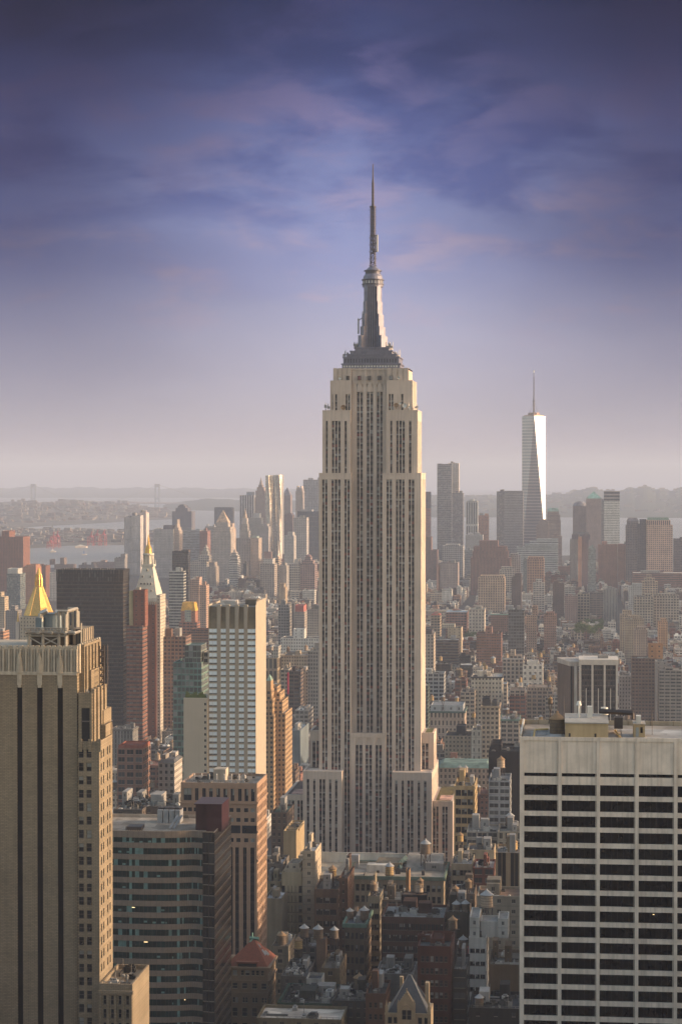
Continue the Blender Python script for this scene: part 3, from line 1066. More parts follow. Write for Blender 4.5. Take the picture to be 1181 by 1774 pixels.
    for (r0, r1, ya, yb, m_) in ((6.2, 6.2, 492, 488, 0), (6.7, 6.7, 488, 486.5, 1), (5.9, 5.9, 486.5, 480, 0), (6.8, 6.8, 480, 478.5, 1), (5.9, 5.6, 478.5, 473, 0), (5.6, 4.7, 473, 469, 0),
                                 (4.5, 4.5, 469, 464, 1), (5.4, 5.4, 464, 462.5, 1), (4.6, 1.6, 462.5, 455, 0)):
        dm.cone(0, yc, zE(ya), zE(yb), r0, r1, 20, m_)
    for k in range(20):
        a = 2 * math.pi * k / 20
        dm.box(5.85 * math.cos(a) - .25, 5.85 * math.cos(a) + .25, yc + 5.85 * math.sin(a) - .25, yc + 5.85 * math.sin(a) + .25, zE(486), zE(481), None, (.6, .6, .6), 2)
    dm.build('mast_drum', [M_STEP, M_STEPD, M_WHITEP], root)
    # antenna: lattice below, poles above
    am = MB()

    def lattice(hw, za, zb_, step):
        for sx_, sy__ in ((-1, -1), (1, -1), (1, 1), (-1, 1)):
            am.bar((sx_ * hw, yc + sy__ * hw, za), (sx_ * hw, yc + sy__ * hw, zb_), .17)
        z = za
        k = 0
        while z < zb_ - .5:
            zt_ = min(z + step, zb_)
            C4 = [(-hw, -hw), (hw, -hw), (hw, hw), (-hw, hw)]
            for i in range(4):
                p, q = C4[i], C4[(i + 1) % 4]
                am.bar((p[0], yc + p[1], z), (q[0], yc + q[1], zt_), .10)
                am.bar((q[0], yc + q[1], z), (p[0], yc + p[1], zt_), .09)
                am.bar((p[0], yc + p[1], z), (q[0], yc + q[1], z), .1)
            z = zt_
            k += 1
    lattice(1.35, zE(456), zE(400), 2.6)
    am.cone(0, yc, zE(432), zE(374), .5, .45, 8, 0)
    lattice(1.1, zE(400), zE(350), 2.2)
    am.cone(0, yc, zE(374), zE(350), .42, .4, 8, 0)
    am.cone(0, yc, zE(351), zE(349), 1.9, 1.9, 10, 0)
    am.cone(0, yc, zE(350), zE(303), .68, .55, 8, 0)
    am.cone(0, yc, zE(304), zE(289), .42, .36, 6, 0)
    am.cone(0, yc, zE(290), zE(275), .33, .26, 6, 0)
    for k in range(26):
        z = zE(455 - k * 4.1)
        for s in (-1, 1):
            am.bar((s * .9, yc, z), (s * (1.9 if k % 3 else 2.4), yc - .4, z + .3), .14)
    for k in range(8):
        z = zE(347 - k * 5.3)
        am.cone(0, yc, z, z + .5, .95, .95, 8, 0)
    am.build('antenna', M_DARKM, root)
    ap = MB()
    ap.cone(X(647.8), yc - 1, zE(430), zE(400), .62, .62, 10, 0)
    for y_ in (429, 415, 401):
        ap.bar((.5, yc - .5, zE(y_)), (X(647.8), yc - 1, zE(y_)), .3, 1)
    ap.build('antenna_panel', [M_METAL, M_DARKM], root)
    # dishes and whips on the setbacks
    r_ = random.Random(3)
    for (px, py, yy, s, cc) in ((593.5, 705, 3.5, 1.5, M_CAPW), (685, 701.5, 3.5, 1.3, M_CAPW), (692, 698, 3.5, .9, M_WHITEP), (699.5, 702, 3.0, 1.4, M_WHITEP), (708, 705, 4, .9, M_WHITEP),
                                 (587, 654, 5, .95, M_WHITEP), (689, 654, 5, .95, M_WHITEP)):
        d_ = MB()
        z = zE(py)
        n = 12
        for k in range(n):
            a0, a1 = 2 * math.pi * k / n, 2 * math.pi * (k + 1) / n
            d_.face([(X(px), yy + .4, z), (X(px) + s * math.cos(a0), yy - .3, z + s * math.sin(a0)), (X(px) + s * math.cos(a1), yy - .3, z + s * math.sin(a1))])
        d_.bar((X(px), yy + .4, z), (X(px), yy + .6, z - s - 1.0), .14)
        d_.build('dish_antenna', cc, root)
    wh = MB()
    for (p0, p1, py, n, yy) in ((558, 572, 711, 9, 6), (700, 722, 711, 14, 6), (606, 618, 600, 8, 16), (663, 676, 602, 10, 16), (590, 606, 617, 9, 14), (676, 690, 617, 10, 14), (622, 626, 545, 4, 18)):
        for k in range(n):
            x = X(r_.uniform(p0, p1))
            y_ = yy + r_.uniform(-2, 6)
            h = r_.uniform(1.2, 5.0)
            wh.bar((x, y_, zE(py) - .3), (x, y_, zE(py) + h), .13)
            if r_.random() < .55:
                q = r_.uniform(.3, .8)
                wh.box(x - q, x + q, y_ - q, y_ + q, zE(py) + h * .4, zE(py) + h * .4 + r_.uniform(.6, 2.0), None)
    wh.bar((X(616), 16, zE(575)), (X(616), 16, zE(548)), .35)
    wh.bar((X(616), 16, zE(552)), (X(622), 19, zE(546)), .22)
    wh.build('roof_aerials', M_METAL, root)
    reg(cx + X(452), cx + X(829), YE - 16, YE + 64, 380, 495, 785, 275, 1225, 'the tall art deco skyscraper')


FAC_LIME = M_LIME
deco_tower()


# ------------------------------------------------------------------ near left: brick tower with three black window slots
def slot_tower():
    Y0 = 640.0
    s = (at(740, 900, Y0).x - at(540, 900, Y0).x) / 200
    ox = at(133, 900, Y0).x
    root = thing('setback_brick_tower', 'tan brick tower at left edge with three tall black window slots', 'skyscraper', (ox, Y0, 0))
    X = lambda px: (px - 133) * s
    Z = lambda py: at(100, py, Y0).z
    bc = (.37, .295, .205)
    M_BRK = mat('tan_brickwork', bc, .9, 0, .10, .5)
    m = bpy.data.materials.new('tan_brick_courses')
    m.use_nodes = True
    t = NT(m.node_tree)
    pos = t.n('ShaderNodeTexCoord', 3)
    br = t.n('ShaderNodeTexBrick', 0, {'Vector': t.n('ShaderNodeMapping', 0, {0: pos, 2: (rad(90), 0, 0)}), 'Color1': (.32, .255, .18, 1), 'Color2': (.25, .20, .14, 1), 'Mortar': (.18, .145, .10, 1),
                                       'Scale': 1.0, 'Mortar Size': .06, 'Brick Width': 1.3, 'Row Height': .45, 'Bias': 0.0})
    nz = t.n('ShaderNodeTexNoise', 0, {'Vector': pos, 'Scale': .12, 'Detail': 7.0})
    sv = t.n('ShaderNodeTexNoise', 0, {'Vector': t.n('ShaderNodeMapping', 0, {0: pos, 3: (.9, .9, .03)}), 'Scale': 1.0, 'Detail': 4.0})
    cc = t.mix(1.0, br, t.ramp(t.m('ADD', t.m('MULTIPLY', nz, .6), t.m('MULTIPLY', sv, .4)), [(.3, .74), (.7, 1.16)]), 'MULTIPLY')
    t.n('ShaderNodeOutputMaterial', 0, {0: t.n('ShaderNodeBsdfPrincipled', 0, {'Base Color': cc, 'Roughness': .9, 'Specular IOR Level': .2})})
    M_BR = m
    M_ORN = mat('pale_terracotta', (.50, .43, .34), .8, 0, .2, .4, .3, streak=.5)
    wl = MB()
    zt = Z(1167)
    x_l, x_r = X(-60), X(133)
    fc = Face('front', x_l, x_r, 0, 34)
    slots = [(25.3, 34.8), (61, 71.2), (97.6, 107.6)]
    us = [((a - -60) * s, (b - -60) * s) for a, b in slots]
    zs_ = Z(1192)
    fc.pierced(wl, 0, x_r - x_l, 0, zt, us, [(2, zs_)], .5)
    # chevron heads of the slots
    for a, b in us:
        mid = (a + b) / 2
        wl.face([fc.p(a, zs_, .02), fc.p(mid, zs_ + .02, .02), fc.p(a, zs_ + .02, .02)])
    Face('right', x_l, x_r, 0, 34).quad(wl, 0, 34, 0, zt)
    Face('left', x_l, x_r, 0, 34).quad(wl, 0, 34, 0, zt)
    wl.face([(x_l, 0, zt), (x_r, 0, zt), (x_r, 34, zt), (x_l, 34, zt)])
    # west wing, three steps
    def wing(p0, p1, y0, y1, pt):
        a, b = X(p0), X(p1)
        z = Z(pt)
        wl.box(a, b, y0, y1, 0, z)
        i2 = wl.parapet([(a, y0), (b, y0), (b, y1), (a, y1)], z, z + 1.1, .5, bc)
        return a, b, z
    wl.build('wall', M_BR, root)
    for i, (a, b) in enumerate(us):
        g = MB()
        fc.quad(g, a, b, 2, zs_, -.46, 0)
        z = 6.0
        while z < zs_ - 3:
            fc.block(g, a, b, z, z + 1.2, -.5, -.42, 1)
            z += 3.7
        fc.block(g, (a + b) / 2 - .06, (a + b) / 2 + .06, 2, zs_, -.5, -.38, 1)
        g.build('window_slot', [mat('black_slot_glass', (.003, .003, .004), .4, 0, .3, .3, .06), mat('black_slot_panel', (.004, .004, .004), .55, 0, .3, .3, .06)], root)
        o = MB()
        mid, hw = (a + b) / 2, (b - a) / 2
        for k in range(6):
            h0, h1 = zs_ + k * .75, zs_ + (k + 1) * .75
            r = hw * (.55 if k == 0 else .86)
            fc.block(o, mid - r, mid + r, h0, h1, -.1, .22 + .03 * k)
        fc.block(o, mid - hw * 1.05, mid + hw * 1.05, zs_ + 4.5, zt + .3, -.1, .35)
        for k, (r, h) in enumerate(((1.25, 2.2), (1.05, 3.6), (.8, 4.6), (.5, 5.4), (.25, 6.0))):
            fc.block(o, mid - hw * r, mid + hw * r, zt, zt + h, -1.2, .42 + .1 * k)
        o.build('window_head_ornament', M_ORN, root)
    # crown frieze of ribbed panels
    fr = MB()
    z2 = Z(1122.5)
    fx0, fx1 = X(-60), X(133)
    fr.box(fx0, fx1, .4, 30, zt, z2, None)
    f2 = Face('front', fx0, fx1, .4, 30)
    n = 38
    for k in range(n + 1):
        u = k * (fx1 - fx0) / n
        wd_ = .28 if k % 2 else .5
        f2.block(fr, max(0, u - wd_ / 2), min(fx1 - fx0, u + wd_ / 2), zt, z2 - .4, -.2, .35 if k % 2 else .7)
    f2.block(fr, 0, fx1 - fx0, zt - .5, zt + .5, -.2, .8)
    f3 = Face('right', fx0, fx1, .4, 30)
    for k in range(9):
        f3.block(fr, .5 + k * 3.4, 1.9 + k * 3.4, zt, z2 + 1.0, -.2, .6)
    for k in range(20):
        f2.block(fr, k * 1.66, k * 1.66 + 1.1, z2 - .1, z2 + .55, -1, .15)
    fr.build('crown_frieze', M_ORN, root)
    # stepped shoulders on the west side
    st = MB()
    for (p0, p1, y0, y1, pt) in ((132, 142, 3, 26, 1118), (132, 149, 7, 24, 1165)):
        st.box(X(p0), X(p1), y0, y1, 20, Z(pt))
    for k in range(5):
        st.box(X(142) - .1, X(142) + .5, 4 + k * 4.4, 6.2 + k * 4.4, Z(1200), Z(1122), None)
    st.build('upper_setback', M_BR, root)
    sh = MB()
    a0, a1, z1 = X(136), X(160), Z(1200)
    sh.box(a0, a1, -.6, 20, 20, z1 - 1.2)
    sh.parapet([(a0, -.6), (a1, -.6), (a1, 20), (a0, 20)], z1 - 1.2, z1, .6, bc)
    sh.prism([(a0, -.6), (a1, -.6), (a1, 20), (a0, 20)], z1 - 1.2, z1, None, bc, top=False)
    fs = Face('right', a0, a1, -.6, 20)
    for k in range(4):
        fs.block(sh, 1 + k * 5, 3.6 + k * 5, Z(1290), z1 + 1.0, -.5, .5)
    sh.build('setback_shoulder', M_BR, root)
    g = MB()
    f1 = Face('front', a0, a1, -.6, 20)
    f1.block(g, 1.0, 3.4, Z(1284), Z(1226), -.2, .06, 0)
    f1.block(g, .8, 3.6, Z(1250), Z(1248), -.2, .2, 1)
    g.build('tall_window', [M_GLASS, M_FRAME], root)
    for k in range(3):
        g = MB()
        fs.block(g, 4.0 + k * 5, 5.6 + k * 5, Z(1286), Z(1232), -.2, .06, 0)
        g.build('tall_window', [M_GLASS, M_FRAME], root)
    lw = MB()
    b0, b1, z3 = X(136), X(174), Z(1289)
    fc2 = Face('front', b0, b1, -1.6, 17)
    zs = [(Z(1297 + 23.15 * k + 14.5), Z(1297 + 23.15 * k)) for k in range(22)]
    cols = [((390 / 2.843 - 136) * s, (416 / 2.843 - 136) * s), ((430 / 2.843 - 136) * s, (456 / 2.843 - 136) * s)]
    rects = fc2.pierced(lw, 0, b1 - b0, Z(1820), z3, cols, zs, .4)
    fr2 = Face('right', b0, b1, -1.6, 17)
    zs2 = [(Z(1300 + 23.15 * k + 14), Z(1300 + 23.15 * k)) for k in range(17)]
    rr = fr2.pierced(lw, 0, 18.6, Z(1820), z3, [(2.2, 3.7), (5.4, 6.9), (11, 12.5), (14.4, 15.9)], zs2, .4)
    lw.prism([(b0, -1.6), (b1, -1.6), (b1, 17), (b0, 17)], 0, Z(1820), None, bc)
    lw.face([(b0, -1.6, z3), (b1, -1.6, z3), (b1, 17, z3), (b0, 17, z3)])
    lw.parapet([(b0, -1.6), (b1, -1.6), (b1, 17), (b0, 17)], z3, z3 + 1.0, .5, bc)
    lw.prism([(b0, -1.6), (b1, -1.6), (b1, 17), (b0, 17)], z3, z3 + 1.0, None, bc, top=False)
    for u_ in (.3, (b1 - b0) * .5, (b1 - b0) * .93):
        fc2.block(lw, u_, u_ + 1.0, z3 - 2, z3 + 1.7, -.3, .35)
    # far west step
    lw.box(X(160), X(171), 10, 19, 0, Z(1262))
    lw.box(X(150), X(165), 12, 23, 0, Z(1238))
    f5 = Face('right', X(160), X(171), 10, 19)
    for k in range(3):
        f5.block(lw, 7.4 + k * .5, 7.7 + k * .5, 10, Z(1262), -.4, .2)
    lw.build('west_wing', M_BR, root)
    add_windows(root, [(fc2, r) for r in rects] + [(fr2, r) for r in rr], WM, 'sash', -.38)
    # low annex at the foot
    an = MB()
    q0, q1, q2 = X(176), X(235), Z(1705)
    an.box(q0, q1, -4, 22, 0, q2)
    an.prism([(q0, -4), (q1, -4), (q1, 22), (q0, 22)], q2, q2 + 1.3, None, bc, top=False)
    an.parapet([(q0, -4), (q1, -4), (q1, 22), (q0, 22)], q2, q2 + 1.3, .6, bc)
    f6 = Face('front', q0, q1, -4, 22)
    for k in range(5):
        f6.block(an, k * (q1 - q0) / 4.4, k * (q1 - q0) / 4.4 + .8, 10, q2 - 1.6, -.3, .5)
    f6.block(an, -.3, q1 - q0 + .3, q2 - 1.6, q2 - .6, -.3, .8)
    an.build('annex_wall', M_BR, root)
    for k in range(4):
        for j in range(4):
            u = 1.4 + k * (q1 - q0) / 4.4
            z = q2 - 4.6 - j * 4.0
            g = MB()
            f6.block(g, u, u + 1.35, z, z + 2.4, -.2, .05, 0)
            f6.block(g, u, u + 1.35, z + 1.15, z + 1.3, -.2, .12, 1)
            f6.block(g, u - .1, u + 1.45, z - .25, z, -.2, .25, 1)
            g.build('window', [M_GLASS, M_FRAME], root)
    r_ = random.Random(8)
    cl = MB()
    clutter(cl, [(q0 + 1, -3), (q1 - 1, -3), (q1 - 1, 21), (q0 + 1, 21)], q2 + .02, 9, r_, .8)
    clutter(cl, [(a0 + 1, 0), (a1, 0), (a1, 19), (a0, 19)], z1 - 1.15, 7, r_, .5)
    cl.build('roof_plant', FAC, root)
    # steel framed penthouse with cooling plant
    ph = MB()
    zp = Z(1122)
    for px in (41, 66, 95, 108):
        for yy in (4, 20):
            ph.bar((X(px), yy, zp - 1), (X(px), yy, Z(1092) if px < 108 else Z(1066)), .35)
    for yy in (4, 20):
        ph.bar((X(36), yy, Z(1098)), (X(125), yy, Z(1098)), .42)
        ph.bar((X(36), yy, Z(1104)), (X(110), yy, Z(1104)), .2)
        ph.bar((X(41), yy, Z(1106)), (X(66), yy, Z(1120)), .16)
        ph.bar((X(66), yy, Z(1106)), (X(95), yy, Z(1120)), .16)
        ph.bar((X(95), yy, Z(1106)), (X(66), yy, Z(1120)), .16)
    for px in (36, 60, 84, 108, 125):
        ph.bar((X(px), 2, Z(1098)), (X(px), 22, Z(1098)), .3)
    for k in range(14):
        px = 34 + k * 6
        ph.bar((X(px), 2.5, Z(1097)), (X(px), 2.5, Z(1089.5)), .09)
    ph.bar((X(34), 2.5, Z(1089.5)), (X(112), 2.5, Z(1089.5)), .12)
    ph.bar((X(34), 2.5, Z(1093)), (X(112), 2.5, Z(1093)), .09)
    for yy in (5, 18):
        for px in (93, 101, 108.5):
            ph.bar((X(px), yy, Z(1096)), (X(px), yy, Z(1061)), .3)
        ph.bar((X(92), yy, Z(1061)), (X(110), yy, Z(1061)), .35)
    ph.bar((X(109), 5, Z(1061)), (X(109), 18, Z(1061)), .35)
    ph.bar((X(127), 10, Z(1120)), (X(127), 10, Z(1083)), .2)
    ph.build('steel_frame', mat('cream_steel', (.34, .31, .27), .6, 0, .2, .5), root)
    tk = MB()
    tk.cone(X(72), 12, Z(1098), Z(1068), 3.6, 3.6, 24, 0)
    tk.cone(X(72), 12, Z(1068), Z(1067), 3.8, 3.8, 24, 0)
    tk.box(X(50), X(61), 6, 14, Z(1098), Z(1073), None, (.3, .3, .3), 0)
    tk.bar((X(58), 7, Z(1066)), (X(70), 7, Z(1061)), .55, 1)
    tk.bar((X(58), 7, Z(1066)), (X(58), 7, Z(1080)), .55, 1)
    tk.bar((X(85), 7, Z(1064)), (X(97), 7, Z(1064)), .6, 1)
    tk.build('cooling_tank', [mat('blue_grey_tank', (.16, .20, .23), .5, .2, .25, .3), mat('pale_pipe', (.55, .52, .47), .4, .4)], root)
    kp = MB()
    kp.box(X(44), X(106), 5, 19, zp - .5, Z(1101), None, (.1, .08, .06))
    kp.box(X(112), X(131), 10, 24, zp - .5, Z(1094), 'pin', (.30, .25, .19))
    kp.build('penthouse_core', FAC, root)
    sc_ = MB()
    for px in (158, 162, 166):
        for yy in (12, 17):
            sc_.bar((X(px), yy, Z(1200)), (X(px), yy, Z(1124)), .1)
    for k in range(7):
        z = Z(1200 - k * 11)
        sc_.bar((X(158), 12, z), (X(166), 12, z), .1)
        sc_.bar((X(158), 12, z), (X(166), 12, z + 2), .08)
        sc_.bar((X(158), 12, z), (X(158), 17, z), .1)
    sc_.build('scaffold', M_DARKM, root)
    reg(ox + X(-60), ox + X(240), Y0 - 8, Y0 + 40, 215, -60, 240, 1055, 800, 'the tan slot tower')


slot_tower()


# ------------------------------------------------------------------ near right: travertine slab with black ribbon windows
def ribbon_slab():
    Y0 = 560.0
    s = (at(1140, 1300, Y0).x - at(940, 1300, Y0).x) / 200
    ox = at(900, 1300, Y0).x
    root = thing('travertine_office_slab', 'pale travertine office slab at lower right with black ribbon windows', 'office tower', (ox, Y0, 0))
    X = lambda px: (px - 900) * s
    Z = lambda py: at(1000, py, Y0).z
    M_TR = mat('travertine_panels', (.74, .65, .565), .75, 0, .16, .22, .25, streak=.6)
    wd, dp = X(1240), 36.0
    ztop = Z(1278)
    fc = Face('front', 0, wd, 0, dp)
    wl = MB()
    wl.box(.0, wd, .95, dp, 0, ztop - .9)
    cols = [900.0, 967.0, 1033.5, 1100.5, 1167.5, 1234]
    for i, c in enumerate(cols):
        fc.block(wl, X(c), X(c + (7.8 if i == 0 else 6.2)), 0, ztop - .9, -.95, 0)
        if i:
            fc.block(wl, X(c) - .25, X(c) - .17, 0, ztop - .92, -.95, -.06)
    bands = [(1340.5, 1284.1), (1360.5, 1346.5)]
    rows = [1360.5 + 27.35 * k for k in range(18)]
    for y in rows:
        bands.append((y + 27.35, y + 19.2))
    gl = []
    for a, b in zip(cols, cols[1:]):
        u0, u1 = X(a + (7.8 if a == 900.0 else 6.2)), X(b)
        for (yb, yt) in bands:
            fc.block(wl, u0, u1, Z(yb), Z(yt), -.95, -.22)
            # panel joints
            nj = 12
            for k in range(1, nj):
                u = u0 + (u1 - u0) * k / nj
                fc.block(wl, u - .02, u + .02, Z(yb), Z(yt) - .02, -.3, -.205)
        for y in rows:
            gl.append((u0, u1, Z(y + 19.2), Z(y)))
        gl.append((u0, u1, Z(1346.5), Z(1340.5)))
    wl.prism([(0, 0), (wd, 0), (wd, dp), (0, dp)], ztop - .9, ztop, None, top=False)
    wl.parapet([(0, 0), (wd, 0), (wd, dp), (0, dp)], ztop - .9, ztop + .02, .45, (.4, .4, .4))
    wl.build('wall', M_TR, root)
    M_RB = mat('black_ribbon_glass', (.003, .003, .004), .07, 0, .3, .3, .12)
    M_RM = mat('black_ribbon_mullion', (.012, .012, .013), .4, 0, .2, .3)
    for (u0, u1, z0, z1) in gl[:96]:
        g = MB()
        fc.quad(g, u0, u1, z0, z1, -.93, 0)
        n = 6
        for k in range(1, n):
            u = u0 + (u1 - u0) * k / n
            fc.block(g, u - .05, u + .05, z0, z1, -.95, -.86, 1)
        if abs(z1 - Z(1360.5 + 27.35 * 8)) < 1 and 25 < u0 < 40:
            fc.block(g, u0 + 3.6, u0 + 4.0, z1 - .7, z1 - .55, -.93, -.9, 2)
        g.build('ribbon_window', [M_RB, M_RM, LAMP], root)
    # roof: gravel deck, plant room, pipes
    rf = MB()
    zr = ztop - .8
    rf.face([(.4, .4, zr), (wd - .4, .4, zr), (wd - .4, dp - .4, zr), (.4, dp - .4, zr)], 0, None, (.30, .27, .24))
    rf.box(X(918), X(972), 5, 19, zr, zr + .06, None, (.42, .41, .40))
    rf.box(X(1080), wd - 4, 6, 26, zr, zr + .06, None, (.40, .40, .40))
    rf.build('roof', ROOF, root)
    yw = (.44, .35, .22)
    ph = MB()
    ph.box(X(979), X(1054), 3, 24, zr, zr + 4.0, None, yw)
    ph.box(X(978), X(1055), 2.7, 24.3, zr + 4.0, zr + 4.3, None, (.36, .35, .33))
    for px, yy in ((985, 2.95), (1030, 2.95)):
        ph.box(X(px), X(px) + .5, yy - .02, yy + .1, zr + .6, zr + 1.5, None, (.05, .05, .05))
    ph.build('plant_room', FAC, root)
    sr = MB()
    sr.box(X(1099), X(1119), 8, 15, zr, zr + 3.4, None, yw)
    sr.box(X(1098), X(1120), 7.8, 15.2, zr + 3.4, zr + 3.6, None, (.45, .42, .38))
    sr.box(X(1111), X(1115), 7.95, 8.1, zr + 1.2, zr + 2.7, None, (.02, .02, .02))
    sr.box(X(1103), X(1108), 7.95, 8.1, zr + .2, zr + 2.6, None, (.30, .34, .36))
    sr.box(X(1104), X(1112), 9, 12, zr + 3.6, zr + 5.4, None, (.7, .69, .66))
    sr.build('stair_house', FAC, root)
    bk = MB()
    bk.box(.4, wd, dp - .9, dp - .4, zr, zr + 1.2, None, (.40, .34, .26))
    for k in range(9):
        bk.box(4 + k * 6, 4.25 + k * 6, dp - 1.15, dp - .9, zr, zr + 1.2, None, (.28, .23, .17))
    bk.box(0, .45, 1, dp - .5, zr, zr + 1.5, None, (.6, .56, .5))
    bk.build('parapet', FAC, root)
    pp = MB()
    for (p, q, r) in (((X(924), 2, zr + .5), (X(924), 18, zr + .5), .2), ((X(924), 18, zr + .5), (X(948), 20, zr + .5), .2), ((X(1076), 3, zr + .4), (X(1068), 20, zr + .4), .22), ((X(1056), 2, zr + .3), (X(1066), 2.6, zr + .3), .15)):
        pp.bar(p, q, r, 0)
    for k in range(4):
        pp.bar((X(928), 6 + k * 3, zr + .5), (X(945 + 3 * (k % 2)), 6.5 + k * 3, zr + .5), .13, 1)
    for (px, yy, h) in ((976, 26, 7.5), (987, 12, 3.5), (1133, 14, 6), (1022, 22, 4)):
        pp.bar((X(px), yy, zr), (X(px), yy, zr + h + 1), .045, 2)
    pp.bar((X(1040), 20, zr + 5.4), (X(1100), 18, zr + 5.2), .45, 2)
    pp.bar((X(1100), 18, zr + 5.2), (X(1100), 18, zr + 3.6), .25, 2)
    pp.box(X(1066), X(1081), 14, 18, zr + 1.5, zr + 4.4, None, mi=2)
    pp.box(X(1018), X(1027), 14, 16, zr + 4.3, zr + 7.2, None, mi=3)
    pp.cone(X(1049), 22, zr + 4.3, zr + 6.2, 1.1, .9, 12, 3)
    pp.cone(X(1003), 14, zr + 4.3, zr + 7.5, .25, .25, 8, 3)
    pp.cone(X(1003), 14, zr + 7.5, zr + 8.6, .75, .4, 10, 3)
    pp.build('roof_pipework', [mat('yellow_pipe', (.5, .36, .14), .6), M_METAL, M_DARKM, M_WHITEP], root)
    reg(ox, ox + wd, Y0 - 2, Y0 + dp + 2, 192, 898, 1240, 1240, 900, 'the travertine slab')
    return root, (ox + X(965), Y0 + 17, zr)


LAMP = bpy.data.materials.new('lit_lamp')
LAMP.use_nodes = True
_t = NT(LAMP.node_tree)
_t.n('ShaderNodeOutputMaterial', 0, {0: _t.n('ShaderNodeEmission', 0, {0: (1, .72, .35, 1), 1: 1.2})})
slab, tank_spot = ribbon_slab()


# ------------------------------------------------------------------ curved glass bank tower left of centre
def banded_tower():
    Y0 = 800.0
    s = (at(440, 1440, Y0).x - at(240, 1440, Y0).x) / 200
    ox = at(196, 1440, Y0).x
    root = thing('curved_office_tower', 'office tower with wavy green glass front in brown bands and dark side', 'office tower', (ox, Y0, 0))
    X = lambda px: (px - 196) * s
    Z = lambda py: at(280, py, Y0).z
    M_BAND = mat('brown_granite_band', (.22, .175, .14), .7, 0, .12, .6, .25)
    M_GG = mat('green_tint_glass', (.010, .030, .030), .06, 0, .6, .25, .22)
    M_GW = mat('green_glass_wall', (.14, .25, .24), .22, 0, .3, .4)
    M_DK = mat('dark_bronze_glass', (.02, .017, .015), .12, 0, .3, .2, .5)
    # plan of the wavy front, from left to right
    front = [(-40, 2.0), (0, 0.6), (30, .1), (60, 0.0), (90, .4), (112, 1.3), (124, 2.2), (134, 2.8), (144, 2.6), (154, 1.6)]
    pts = [(x * s, y) for x, y in front]
    zt = Z(1441)
    wl, gz = MB(), []
    per = 20.05 * s
    corner = (X(372), .6)
    back = 40.0
    outline = pts + [corner, (X(372), back), (pts[0][0], back)]
    inner = [(x, y + .5) for x, y in pts] + [(corner[0] - .4, corner[1] + .6), (corner[0] - .4, back - .5), (pts[0][0], back - .5)]
    nb = 17
    for k in range(nb + 1):
        z1 = zt - k * per
        z0 = z1 - 9.2 * s * (1.25 if k == 0 else 1)
        n = len(pts)
        for i in range(n - 1):
            a, b = pts[i], pts[i + 1]
            wl.wall(a, b, z0, z1)
            wl.face([(b[0], b[1], z0), (a[0], a[1], z0), (a[0], a[1] + .5, z0), (b[0], b[1] + .5, z0)])
            wl.face([(a[0], a[1], z1), (b[0], b[1], z1), (b[0], b[1] + .5, z1), (a[0], a[1] + .5, z1)])
            # joints between the stone panels
            m_ = 3
            for j in range(m_):
                t_ = (j + .5) / m_
                x, y = a[0] + (b[0] - a[0]) * t_, a[1] + (b[1] - a[1]) * t_
                wl.face([(x - .04, y - .012, z0), (x + .04, y - .012, z0), (x + .04, y - .012, z1), (x - .04, y - .012, z1)], 1)
        gz.append((z0 - (per - 9.2 * s), z0))
    wl.build('stone_band', [M_BAND, mat('panel_joint', (.12, .09, .07), .9)], root)
    inn = MB()
    inn.prism(inner, 0, zt - 1.6, None, top=False)
    inn.build('core_wall', mat('dim_office_interior', (.02, .02, .02), .9), root)
    M_LIT = LAMP
    for k, (z0, z1) in enumerate(gz):
        g = MB()
        n = len(pts)
        for i in range(n - 1):
            a, b = pts[i], pts[i + 1]
            m_ = 4
            for j in range(m_):
                t0, t1 = j / m_, (j + 1) / m_
                p = (a[0] + (b[0] - a[0]) * t0, a[1] + (b[1] - a[1]) * t0 + .38)
                q = (a[0] + (b[0] - a[0]) * t1, a[1] + (b[1] - a[1]) * t1 + .38)
                r = RND.random()
                mi = 0
                if r < .10:
                    mi = 1
                g.face([(p[0], p[1], z0), (q[0], q[1], z0), (q[0], q[1], z1), (p[0], p[1], z1)], mi)
                if r > .993 and k > 3:
                    zz = z0 + (z1 - z0) * RND.uniform(.55, .8)
                    g.face([(p[0] + .1, p[1] - .02, zz), (q[0] - .1, q[1] - .02, zz), (q[0] - .1, q[1] - .02, zz + .22), (p[0] + .1, p[1] - .02, zz + .22)], 3)
                elif r > .90:
                    zz = z0 + (z1 - z0) * RND.uniform(.05, .25)
                    g.face([(p[0] + .1, p[1] - .02, zz), (q[0] - .3, q[1] - .02, zz), (q[0] - .3, q[1] - .02, zz + .7), (p[0] + .1, p[1] - .02, zz + .7)], 1)
                g.box(p[0] - .04, p[0] + .04, p[1] - .08, p[1] + .02, z0, z1, None, mi=2)
            if i in (1, 4):
                g.box(b[0] - .5, b[0] + .5, b[1] + .1, b[1] + .36, z0, z1, None, mi=1)
        g.build('ribbon_window', [M_GG, M_GW, M_DARKM, M_LIT], root)
    # dark glass flank, and west side with its shade put into the colour
    dk = MB()
    z9 = Z(1449)
    p0 = pts[-1]
    dk.off = 0
    dk.wall(p0, corner, 0, zt - .3, (2.6, 3.9, .9, .86, .02), (.05, .04, .033))
    dk.off = 40
    dk.wall(corner, (X(372), back), 0, zt - .3, (1.9, 3.9, .88, .6, .02), (.06, .044, .035))
    dk.wall((X(372), back), (pts[0][0], back), 0, zt - .3, 'band', (.2, .16, .12))
    dk.build('dark_glass_flank', GLZ, root)
    rf = MB()
    rf.face([(x, y, zt - 1.2) for x, y in inner], 0, None, (.33, .28, .23))
    o_ = [(x, y) for x, y in outline]
    n = len(o_)
